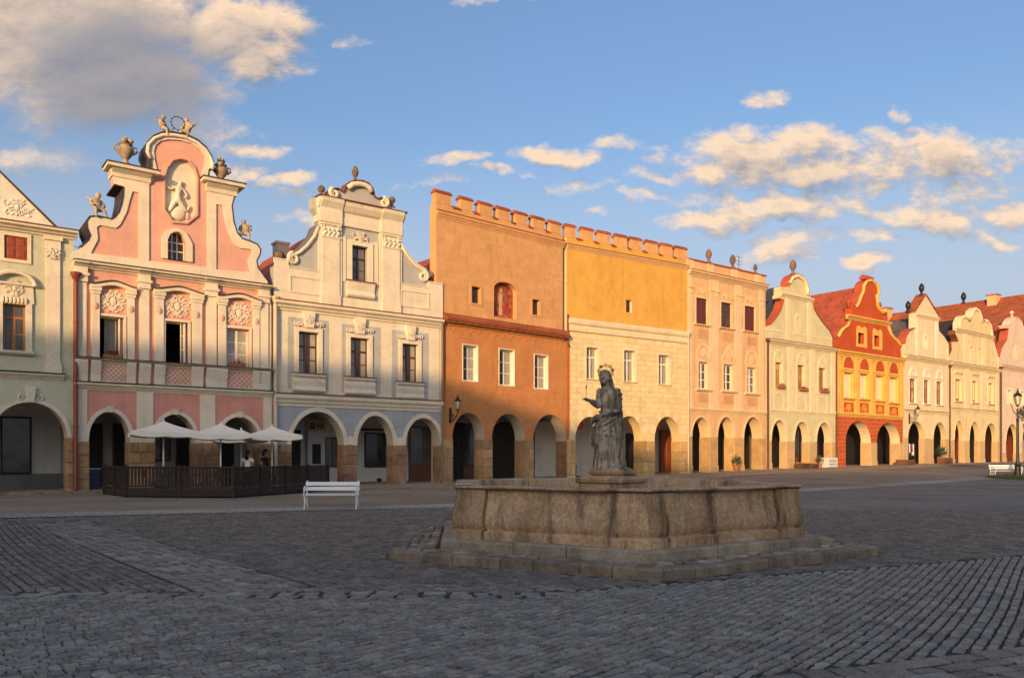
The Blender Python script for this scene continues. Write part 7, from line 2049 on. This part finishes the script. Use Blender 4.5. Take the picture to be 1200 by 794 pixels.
# ------------------------------------------------------------------ people on the terrace
def person(x, y, rz, label, top, legs, hair_len, arm, H=1.72):
    t = thing('person', label, 'person', (x, y, ground(x, y)+.06), rz)
    k = H/1.72
    J = {'hip': (0, 0, .95, .145, .11), 'waist': (0, 0, 1.10, .125, .095), 'chest': (0, 0, 1.30, .16, .11), 'upper': (0, .01, 1.40, .14, .09), 'neck': (0, .01, 1.48, .05), 'chin': (0, -.01, 1.54, .06), 'head': (0, -.01, 1.62, .088, .1), 'top': (0, 0, 1.69, .06),
         'sl': (-.18, 0, 1.39, .055), 'el': (-.25, .02, 1.12, .042), 'wl': (-.18 if arm else -.26, -.20 if arm else -.04, 1.02 if arm else .88, .030), 'sr': (.18, 0, 1.39, .055), 'er': (.25, .02, 1.12, .042), 'wr': (.17, -.20, 1.06, .030),
         'pl': (-.09, 0, .86, .09), 'kl': (-.10, -.02, .50, .062), 'al': (-.10, .02, .09, .042), 'tl': (-.11, -.13, .04, .038), 'pr': (.09, 0, .86, .09), 'kr': (.10, -.01, .50, .062), 'ar': (.11, .02, .09, .042), 'tr': (.12, -.13, .04, .038)}
    for w, sg in (('l', -1), ('r', 1)):
        wx, wy, wz, _ = J['w'+w]
        J['h'+w] = (wx-sg*.01, wy-.05, wz-.03, .035, .022)
        for i in range(4): J['f%d%s' % (i, w)] = (wx-sg*.01+(i-1.5)*.02, wy-.12-.008*(i in (1, 2)), wz-.05-.012*i*(i-3)*-.3, .009)
        J['th'+w] = (wx-sg*.055, wy-.075, wz-.02, .010)
    J = {n: (v[0]*k, v[1]*k, v[2]*k)+tuple(v[3:]) for n, v in J.items()}
    B = [('hip', 'waist'), ('waist', 'chest'), ('chest', 'upper'), ('upper', 'neck'), ('neck', 'chin'), ('chin', 'head'), ('head', 'top')]
    for w in 'lr':
        B += [('upper', 's'+w), ('s'+w, 'e'+w), ('e'+w, 'w'+w), ('w'+w, 'h'+w), ('hip', 'p'+w), ('p'+w, 'k'+w), ('k'+w, 'a'+w), ('a'+w, 't'+w), ('h'+w, 'th'+w)]+[('h'+w, 'f%d%s' % (i, w)) for i in range(4)]
    me = skin_mesh('body', J, B, 'm_skin', 1); link('body', me, t)
    def cl(name, j, b, m):
        link(name, skin_mesh(name, {n: (v[0]*k, v[1]*k, v[2]*k)+tuple(v[3:]) for n, v in j.items()}, b, m, 1), t)
    cl('top', {'a': (0, 0, .92, .165, .13), 'b': (0, 0, 1.10, .15, .115), 'c': (0, 0, 1.30, .18, .125), 'd': (0, .01, 1.41, .15, .10), 'l': (-.18, 0, 1.395, .075), 'le': (-.235, .015, 1.22, .065), 'r': (.18, 0, 1.395, .075), 're': (.235, .015, 1.22, .065)}, [('a', 'b'), ('b', 'c'), ('c', 'd'), ('d', 'l'), ('l', 'le'), ('d', 'r'), ('r', 're')], top)
    cl('trousers', {'h': (0, 0, .94, .16, .125), 'pl': (-.09, 0, .84, .105), 'kl': (-.10, -.02, .5, .08), 'al': (-.10, .02, .10, .07), 'pr': (.09, 0, .84, .105), 'kr': (.10, -.01, .5, .08), 'ar': (.11, .02, .10, .07)}, [('h', 'pl'), ('pl', 'kl'), ('kl', 'al'), ('h', 'pr'), ('pr', 'kr'), ('kr', 'ar')], legs)
    mb = MB(); mb.ball((0, .025*k, 1.655*k), (.105, .115, .105), 'm_hair', 12, 9, .03); mb.tube([(0, .07*k, 1.64*k), (0, .105*k, 1.52*k), (0, .11*k, (1.62-hair_len)*k)], [.09, .095, .06], 'm_hair', 10); mb.build('hair', t, True)
    f = MB()
    for sg in (-1, 1): f.ball((sg*.032, -.10*k, 1.625*k), .010, 'm_sign_black', 6, 4)
    f.build('eyes', t); MB().ball((0, -.105*k, 1.595*k), (.012, .02, .018), 'm_skin', 6, 5).build('nose', t); MB().ball((0, -.092*k, 1.552*k), (.024, .012, .006), 'm_cloth_red', 8, 4).build('mouth', t)
    e = MB()
    for sg in (-1, 1): e.ball((sg*.092, .005*k, 1.615*k), (.012, .02, .03), 'm_skin', 6, 5)
    e.build('ears', t)
    return t
person(-11.15, 33.6, R(170), 'person with dark hair in a white top standing on the terrace, back turned', 'm_cloth_white', 'm_cloth_dark', .28, True, 1.74)
pp = person(-10.85, 35.1, R(60), 'person with dark hair in dark clothes standing under the right parasol', 'm_cloth_dark', 'm_cloth_dark', .40, False, 1.80)
b = MB(); b.tube([(.13*math.cos(a), -.01+.11*math.sin(a), 1.48+.03*math.sin(a)) for a in [2*PI*i/12 for i in range(13)]], .035, 'm_cloth_red', 6); b.tube([(.03, -.14, 1.44), (.05, -.16, 1.25), (.06, -.15, 1.12)], [.045, .05, .05], 'm_cloth_red', 6); b.build('scarf', pp, True)

# ------------------------------------------------------------------ benches
def bench(x, y, rz, label, L=1.62, s=1.0):
    t = thing('park_bench', label, 'bench', (x, y, ground(x, y)), rz, 'white park benches on the square')
    for i, yy in enumerate((-.20, -.08, .04, .15)): MB().bevbox(-L/2, L/2, yy-.048, yy+.048, .415, .45, 'm_whitepaint', .006).build('seat_slat', t)
    for zz, yy in ((.60, .235), (.745, .275)):
        o = MB().bevbox(-L/2, L/2, -.016, .016, -.058, .058, 'm_whitepaint', .006).build('back_slat', t, loc=(0, yy, zz)); o.rotation_euler = (R(-14), 0, 0)
    for sg in (-1, 1):
        xx = sg*(L/2-.05); m = MB(); w = 'm_whitepaint'
        m.tube([(xx, .33, 0), (xx, .26, .12), (xx, .20, .30), (xx, .20, .43), (xx, .235, .60), (xx, .285, .80), (xx, .31, .835)], [.024, .02, .02, .022, .02, .02, .024], w, 7)
        m.tube([(xx, -.27, 0), (xx, -.20, .10), (xx, -.17, .25), (xx, -.22, .40)], [.026, .02, .02, .022], w, 7)
        m.tube([(xx, -.24, .40), (xx, .0, .395), (xx, .20, .41)], .018, w, 6)
        m.tube([(xx, -.22, .40), (xx, -.27, .52), (xx, -.25, .63), (xx, -.17, .675), (xx, .0, .655), (xx, .24, .66)], [.018, .02, .022, .024, .022, .018], w, 7)
        m.tube([(xx, -.25+x_, .565+z_) for x_, z_ in swirl((0.05, .02), .075, 1.1, PI*.9, -1, 10)], .014, w, 6)
        m.tube([(xx, x_, .23+z_) for x_, z_ in swirl((.03, 0), .12, 1.0, 0, 1, 12)], .013, w, 6)
        m.tube([(xx, -.18, .22), (xx, .02, .16), (xx, .22, .22)], .014, w, 6)
        m.build('iron_frame', t, True)
bench(-5.42, 23.9, R(4), 'white park bench in front of the grey arcade, between terrace and fountain')
bench(31.4, 50.6, R(10), 'white park bench by the lamp post at the far right of the square', 2.0)

# ------------------------------------------------------------------ lamp post and wall lanterns
def lantern_parts(t, x, y, z, s, name='lantern'):
    h = MB(); k = s
    g = MB(); g.lathe(x, y, [(.10*k, z), (.19*k, z+.50*k)], 'm_sign_cream', 6); gl = g.build('lantern_glass', t)
    for i in range(6):
        a = 2*PI*(i+.5)/6; b = MB(); b.tube([(x+.105*k*math.cos(a), y+.105*k*math.sin(a), z), (x+.20*k*math.cos(a), y+.20*k*math.sin(a), z+.51*k)], .012*k, 'm_iron', 4); b.build('glazing_bar', t)
    h.lathe(x, y, [(.23*k, z+.50*k), (.24*k, z+.53*k), (.15*k, z+.66*k), (.07*k, z+.72*k), (.07*k, z+.80*k), (.025*k, z+.86*k), (.03*k, z+.92*k), (.005*k, z+1.0*k)], 'm_iron', 6); h.build('lantern_roof', t)
    b = MB(); b.lathe(x, y, [(.03*k, z-.14*k), (.06*k, z-.06*k), (.11*k, z-.01*k), (.11*k, z)], 'm_iron', 6); b.build('lantern_base', t)
def lamp_post(x, y):
    z = ground(x, y)
    t = thing('street_lamp', 'dark iron lamp post with lantern beside the far right bench', 'street lamp', (x, y, z))
    MB().lathe(0, 0, [(.26, 0), (.26, .12), (.20, .18), (.17, .75), (.20, .82), (.12, .92), (.085, 1.3), (.075, 3.6), (.10, 3.66), (.06, 3.75), (.055, 4.35)], 'm_iron', 12).build('post', t)
    b = MB()
    for sg in (-1, 1): b.tube([(0, 0, 4.0), (sg*.18, 0, 4.08), (sg*.30, 0, 4.28), (sg*.38, 0, 4.52), (sg*.48, 0, 4.72)], .022, 'm_iron', 6)
    b.build('scroll_bracket', t); lantern_parts(t, 0, 0, 4.60, 1.05)
lamp_post(31.5, 49.6)
def wall_lantern(key, u, z, label, s=1.0):
    h = HOUSES[key]; x, y = rowpt(key, u, 0)
    t = thing('wall_lantern', label, 'lantern', (x, y, h.base), ROW[key][2], 'iron wall lanterns on brackets')
    b = MB(); v = -.75*s
    b.box(-.06, .06, -.09, -.02, z-.75*s, z+.1*s, 'm_iron')
    b.tube([(0, -.05, z-.62*s), (0, -.35*s, z-.60*s), (0, -.62*s, z-.40*s), (0, v, z-.13*s)], .025*s, 'm_iron', 6); b.tube([(0, x_*s-.22*s, z-.35*s+z_*s) for x_, z_ in swirl((0, 0), .16, 1.3, 0, 1, 14)], .016*s, 'm_iron', 5)
    b.tube([(0, -.05, z-.05*s), (0, -.3*s, z-.28*s), (0, -.6*s, z-.42*s)], .016*s, 'm_iron', 5)
    b.build('bracket', t); lantern_parts(t, 0, v, z, s*.85)
wall_lantern('b', 0.60, 4.08, 'black iron wall lantern between the grey and the orange-brown house')
wall_lantern('w', 1.14, 4.71, 'black iron wall lantern on the ivory house above its first arch', 1.15)

# ------------------------------------------------------------------ planting and small things along the arcades
def leaf_ball(mb, c, r, n, m, size, q):
    for i in range(n):
        d = Vector((q.gauss(0, 1), q.gauss(0, 1), q.gauss(0, 1))).normalized()*(q.random()**.45)
        p = Vector((c[0]+d.x*r[0], c[1]+d.y*r[1], c[2]+d.z*r[2])); a = Vector((q.uniform(-1, 1), q.uniform(-1, 1), q.uniform(-1, 1))).normalized(); b = a.orthogonal().normalized()
        s = size*q.uniform(.6, 1.3); mb.add([p-a*s, p+b*s*.5, p+a*s, p-b*s*.5], [(0, 1, 2, 3)], m if q.random() < .65 else m+'_dark' if m == 'm_leaf' else m)
def flower_box(key, u0, u1, z, label, v=-.20, group='red flower boxes on window sills'):
    h = HOUSES[key]; uc = (u0+u1)/2; x, y = rowpt(key, uc, 0); q = random.Random(int(uc*77))
    t = thing('flower_box', label, 'flower box', (x, y, h.base+z), ROW[key][2], group)
    w = (u1-u0)/2
    MB().bevbox(-w, w, v-.09, v+.09, 0, .18, 'm_terracotta', .015).build('trough', t)
    mb = MB(); leaf_ball(mb, (0, v, .24), (w, .14, .14), int(60*w/.4), 'm_leaf', .05, q); mb.build('leaves', t)
    mb = MB(); leaf_ball(mb, (0, v-.05, .27), (w, .15, .15), int(70*w/.4), 'm_flower', .042, q); mb.build('flowers', t)
for r, lab in (((1.18,2.27,6.46,8.49), 'flower box with dark red blooms under the left window of the pale green house'), ((4.22,5.43,6.41,8.48), 'flower box with dark red blooms under the middle window of the pale green house'), ((7.28,8.52,6.42,8.45), 'flower box with dark red blooms under the right window of the pale green house')):
    flower_box('n', r[0], r[1], r[2]-.06, lab)
r = (1.14,1.89,5.70,7.53); flower_box('p', r[0], r[1], r[2]+.0, 'small flower box behind the left open sash of the pink house', .08)
r = (6.54,7.27,5.68,7.53); flower_box('p', r[0], r[1], r[2]+.0, 'small flower box at the right first-floor window of the pink house', -.10)
def hanging_sign(key, u, v, z, label):
    h = HOUSES[key]; x, y = rowpt(key, u, v)
    t = thing('hanging_sign', label, 'sign', (x, y, h.base+z), ROW[key][2], 'round red signs hanging in the arches')
    o = MB().prism([(.46*math.cos(2*PI*i/24), .30*math.sin(2*PI*i/24)) for i in range(24)], -.03, .03, 'm_red_sign').build('board', t)
    MB().prism([(.46*math.cos(2*PI*i/24), .30*math.sin(2*PI*i/24)) for i in range(24)], -.045, .045, 'm_doorred', [[(.41*math.cos(2*PI*i/24), .25*math.sin(2*PI*i/24)) for i in range(24)]]).build('rim', t)
    b = MB(); b.tube([(-.2, 0, .28), (-.2, 0, .9)], .012, 'm_iron', 4); b.tube([(.2, 0, .28), (.2, 0, .9)], .012, 'm_iron', 4); b.build('hanger', t)
hanging_sign('y', 1.68-.0, 1.0, 3.38, 'round red sign hanging in the arch left of the statue')
hanging_sign('y', 8.65+.3, 1.2, 3.57, 'round red sign hanging in the arch by the cream downpipe')
def at_house(key, u, v): 
    x, y = rowpt(key, u, v); s = (Vector((x, y))-RO).dot(RD); n = -(Vector((x, y))-RO).dot(RN); return x, y, base_level(s)-.012*max(0, n)
def bin_(key, u, v, label):
    x, y, z = at_house(key, u, v); t = thing('waste_bin', label, 'bin', (x, y, z), ROW[key][2])
    MB().bevbox(-.2, .2, -.2, .2, 0, .72, 'm_bin', .03).build('body', t); MB().bevbox(-.22, .22, -.23, .22, .722, .80, 'm_bin', .02).build('lid', t)
bin_('y', 0.66, .25, 'dark green waste bin at the foot of the pier left of the statue')
def crate(key, u, v, w, h, m, label, group, fill=None, name='display_crate', cat='crate'):
    x, y, z = at_house(key, u, v); t = thing(name, label, cat, (x, y, z), ROW[key][2], group); q = random.Random(int(u*31))
    for sg in (-1, 1):
        MB().box(sg*w/2-.02, sg*w/2+.02, -w*.35, w*.35, 0, h, m).build('end_board', t)
        for k in range(3): MB().box(-w/2+.021, w/2-.021, sg*w*.33-.012, sg*w*.33+.012, h*(.04+k*.33), h*(.30+k*.33), m).build('slat', t)
    MB().box(-w/2+.02, w/2-.02, -w*.32, w*.32, .02, .05, m).build('bottom_board', t)
    if fill:
        mb = MB()
        for i in range(26): mb.ball((q.uniform(-.42, .42)*w, q.uniform(-.28, .28)*w, h*q.uniform(.75, 1.05)), (.10, .10, .085), fill, 7, 5, .05)
        mb.build('contents', t)
def potted(key, u, v, s, m, label, group):
    x, y, z = at_house(key, u, v); t = thing('potted_plant', label, 'plant', (x, y, z), 0, group); q = random.Random(int(u*53))
    MB().lathe(0, 0, [(.16*s, 0), (.24*s, .36*s), (.26*s, .36*s), (.26*s, .42*s), (.2*s, .42*s)], 'm_terracotta', 12).build('pot', t)
    mb = MB(); leaf_ball(mb, (0, 0, .75*s), (.38*s, .38*s, .40*s), 130, 'm_leaf', .085*s, q); mb.build('foliage', t)
    mb = MB(); leaf_ball(mb, (0, 0, .85*s), (.38*s, .38*s, .36*s), 50, m, .06*s, q); mb.build('flowers', t)
crate('n', 3.32, -1.0, 1.0, .45, 'm_furniture', 'low crate heaped with orange goods before the pale green house', 'goods set out by the arcades', 'm_flower_orange')
crate('n', 4.28, -1.3, .9, .40, 'm_furniture', 'second low crate of orange goods nearer the middle arch', 'goods set out by the arcades', 'm_flower_orange')
crate('n', 7.62, -.7, 1.25, .82, 'm_box_white', 'white slatted display box in front of the third pale green arch', 'goods set out by the arcades')
potted('n', 6.48, -.6, .9, 'm_flower_orange', 'potted plant with orange flowers left of the white display box', 'potted plants by the arcades')
potted('k', 4.64, -.7, 1.1, 'm_flower_orange', 'bushy potted plant against the golden pier of the peach house', 'potted plants by the arcades')
potted('w', 6.43, -.6, 1.6, 'm_leaf', 'tall leafy potted plant by the second ivory arch', 'potted plants by the arcades')
crate('w', 6.08, -1.1, 1.3, .6, 'm_brownpanel', 'brown planter box at the foot of the ivory house', 'goods set out by the arcades')
crate('o', 10.28, -.9, 1.5, .5, 'm_brownpanel', 'dark brown low box by the right pier of the red house', 'goods set out by the arcades')
def garments():
    x, y, z = at_house('w', 2.63, .6)
    t = thing('clothes_rack', 'clothes rack with dark and pale garments inside the first ivory arch', 'clothes rack', (x, y, z), ROW['w'][2])
    m = MB(); m.tube([(-.85, 0, 0), (-.85, 0, 2.05), (.85, 0, 2.05), (.85, 0, 0)], .025, 'm_iron', 6); m.build('rail', t); q = random.Random(9)
    for i, c in enumerate(('m_cloth_dark', 'm_cloth_blue', 'm_cloth_white', 'm_cloth_dark', 'm_cloth_red', 'm_cloth_white', 'm_cloth_dark')):
        u = -.72+i*.24; b = MB(); L = q.uniform(.8, 1.5)
        for f in range(1): b.lathe(u, 0, [(.13, 2.0-L), (.12, 2.0-L*.6), (.10, 1.75), (.13, 1.86), (.03, 1.98)], c, 8)
        o = b.build('garment', t, True)
garments()
def board(key, u, v, w, h, label):
    x, y, z = at_house(key, u, v); t = thing('sandwich_board', label, 'sign', (x, y, z), ROW[key][2])
    for sg in (-1, 1):
        o = MB().bevbox(-w/2, w/2, -.02, .02, 0, h, 'm_sign_cream', .01).build('panel', t, loc=(0, sg*.22, .02)); o.rotation_euler = (R(sg*11), 0, 0)
board('w', 7.69, -.2, .95, 1.6, 'pale sandwich board standing in the second ivory arch')
def cabinet():
    x, y, z = at_house('p', 0.78, 1.4); t = thing('display_cabinet', 'dark blue cabinet with pale top inside the left pink arch', 'cabinet', (x, y, z), ROW['p'][2])
    MB().bevbox(-.42, .42, -.3, .3, 0, .86, 'm_cloth_blue', .02).build('body', t); MB().bevbox(-.45, .45, -.33, .33, .862, .92, 'm_box_white', .01).build('top', t); 
    for zz in (.25, .55): MB().box(-.36, .36, -.325, -.302, zz-.015, zz+.015, 'm_greysheet').build('shelf_edge', t)
cabinet()

# TV aerials behind the left houses
def aerial(x, y, z0, z1, label):
    t = thing('tv_aerial', label, 'aerial', (x, y, z0), R(20))
    MB().tube([(0, 0, 0), (0, 0, z1-z0)], .022, 'm_iron', 6).build('mast', t)
    for zz, L in ((.55, .75), (.75, .6), (.30, .65)):
        b = MB(); H = (z1-z0)*zz; b.tube([(-L, 0, H), (L*.4, 0, H)], .014, 'm_iron', 4)
        for i in range(5): b.tube([(-L+i*.3, -.22, H), (-L+i*.3, .22, H)], .010, 'm_iron', 4); b.tube([(-L+i*.3, 0, H-.2), (-L+i*.3, 0, H+.2)], .010, 'm_iron', 4)
        b.build('aerial_array', t)
ax, ay = rowpt('p', .40, 3.0)
aerial(ax, ay, 9.0, 11.95, 'thin TV aerial between the pale green and the pink house')

# grass island and tree at the right edge
def island():
    mb = MB(); n = 28; cx, cy = 34.2, 49.6; k = mb.slot('m_grass')
    rim = [(cx+4.4*math.cos(2*PI*i/n), cy+2.6*math.sin(2*PI*i/n)) for i in range(n)]
    mb.add([(x, y, ground(x, y)-.02) for x, y in rim]+[(x, y, ground(x, y)+.10) for x, y in rim]+[(lerp(cx, x, .9), lerp(cy, y, .9), ground(x, y)+.16) for x, y in rim], [(i, (i+1) % n, n+(i+1) % n, n+i) for i in range(n)]+[(n+i, n+(i+1) % n, 2*n+(i+1) % n, 2*n+i) for i in range(n)]+[tuple(range(2*n, 3*n))], 'm_grass')
    mb.build('grass_bed')['kind'] = 'structure'
    q = random.Random(8); g = MB()
    for i in range(1600):
        a = q.uniform(0, 2*PI); r = math.sqrt(q.random())*.92; x, y = cx+4.4*r*math.cos(a), cy+2.6*r*math.sin(a); z = ground(x, y)+.12; h = q.uniform(.08, .2); d = q.uniform(-.05, .05)
        g.add([(x-.02, y, z), (x+.02, y, z), (x+d, y+d, z+h)], [(0, 1, 2)], 'm_leaf')
    tag(g.build('grass'), kind='stuff')
island()
def tree(x, y):
    z = ground(x, y); t = thing('tree', 'small leafy tree at the right picture edge behind the lamp post', 'tree', (x, y, z)); q = random.Random(14)
    mb = MB(); mb.tube([(0, 0, -.1), (.03, 0, 1.0), (-.03, .02, 2.2), (.05, 0, 3.4), (0, 0, 4.6)], [.17, .13, .11, .09, .04], 'm_bark', 9)
    mb.build('trunk', t, True)
    tips = []
    for i in range(11):
        a = 2*PI*i/11+q.uniform(-.3, .3); z0 = q.uniform(2.0, 3.8); r = q.uniform(.9, 1.55); p = [(0, 0, z0), (r*.5*math.cos(a), r*.5*math.sin(a), z0+.5), (r*math.cos(a), r*math.sin(a), z0+q.uniform(.6, 1.3))]
        MB().tube(p, [.055, .035, .012], 'm_bark', 6).build('limb', t); tips.append(p[2]); tips.append(p[1])
    tips += [(0, 0, 5.0), (.3, .2, 4.6)]
    mb = MB()
    for p in tips: leaf_ball(mb, p, (.62, .62, .5), 150, 'm_leaf', .10, q)
    mb.build('crown', t)
tree(34.15, 50.8)

# ------------------------------------------------------------------ the houses on the other side of the square (their roofs throw the evening shade)
def far_side(a, b, zr, ze, label, wing=6.0):
    a, b = Vector(a), Vector(b); d = b-a; L = d.length; ang = math.atan2(d.y, d.x)
    t = thing('town_house', label, 'house', (a.x, a.y, 0), ang, None)
    mb = MB(); mb.box(0, L, -wing, wing, -.2, ze, 'm_creamyellow'); mb.build('wall', t)
    r = MB(); r.add([(-.3, -wing-.5, ze-.2), (L+.3, -wing-.5, ze-.2), (L+.3, wing+.5, ze-.2), (-.3, wing+.5, ze-.2), (-.3, 0, zr), (L+.3, 0, zr)], [(0, 1, 5, 4), (2, 3, 4, 5), (0, 4, 3), (1, 2, 5), (0, 3, 2, 1)], 'm_roof_red'); r.build('roof', t)
    n = max(2, int(L/3.2))
    for s_ in (-1, 1):
        for i in range(n):
            for zz in (1.6, 5.0, 8.0):
                if zz+1.6 > ze: continue
                u = L*(i+.5)/n; f = MB(); f.box(u-.5, u+.5, s_*(wing+.02), s_*(wing+.08), zz, zz+1.5, 'm_whiteframe'); w = f.build('window', t); MB().box(u-.42, u+.42, s_*(wing+.081), s_*(wing+.09), zz+.08, zz+1.42, 'm_glass').build('pane', w)
far_side((-74, -40), (-22.3, -11.9), 15.5, 10, 'long row house across the square, behind and left of the viewer')
far_side((-21.8, -12.6), (-13.9, -31.5), 15.5, 10, 'corner house across the square, turned towards the viewer')
far_side((-13.5, -31.9), (36, -60), 15.5, 10, 'row house across the square, straight behind the viewer')
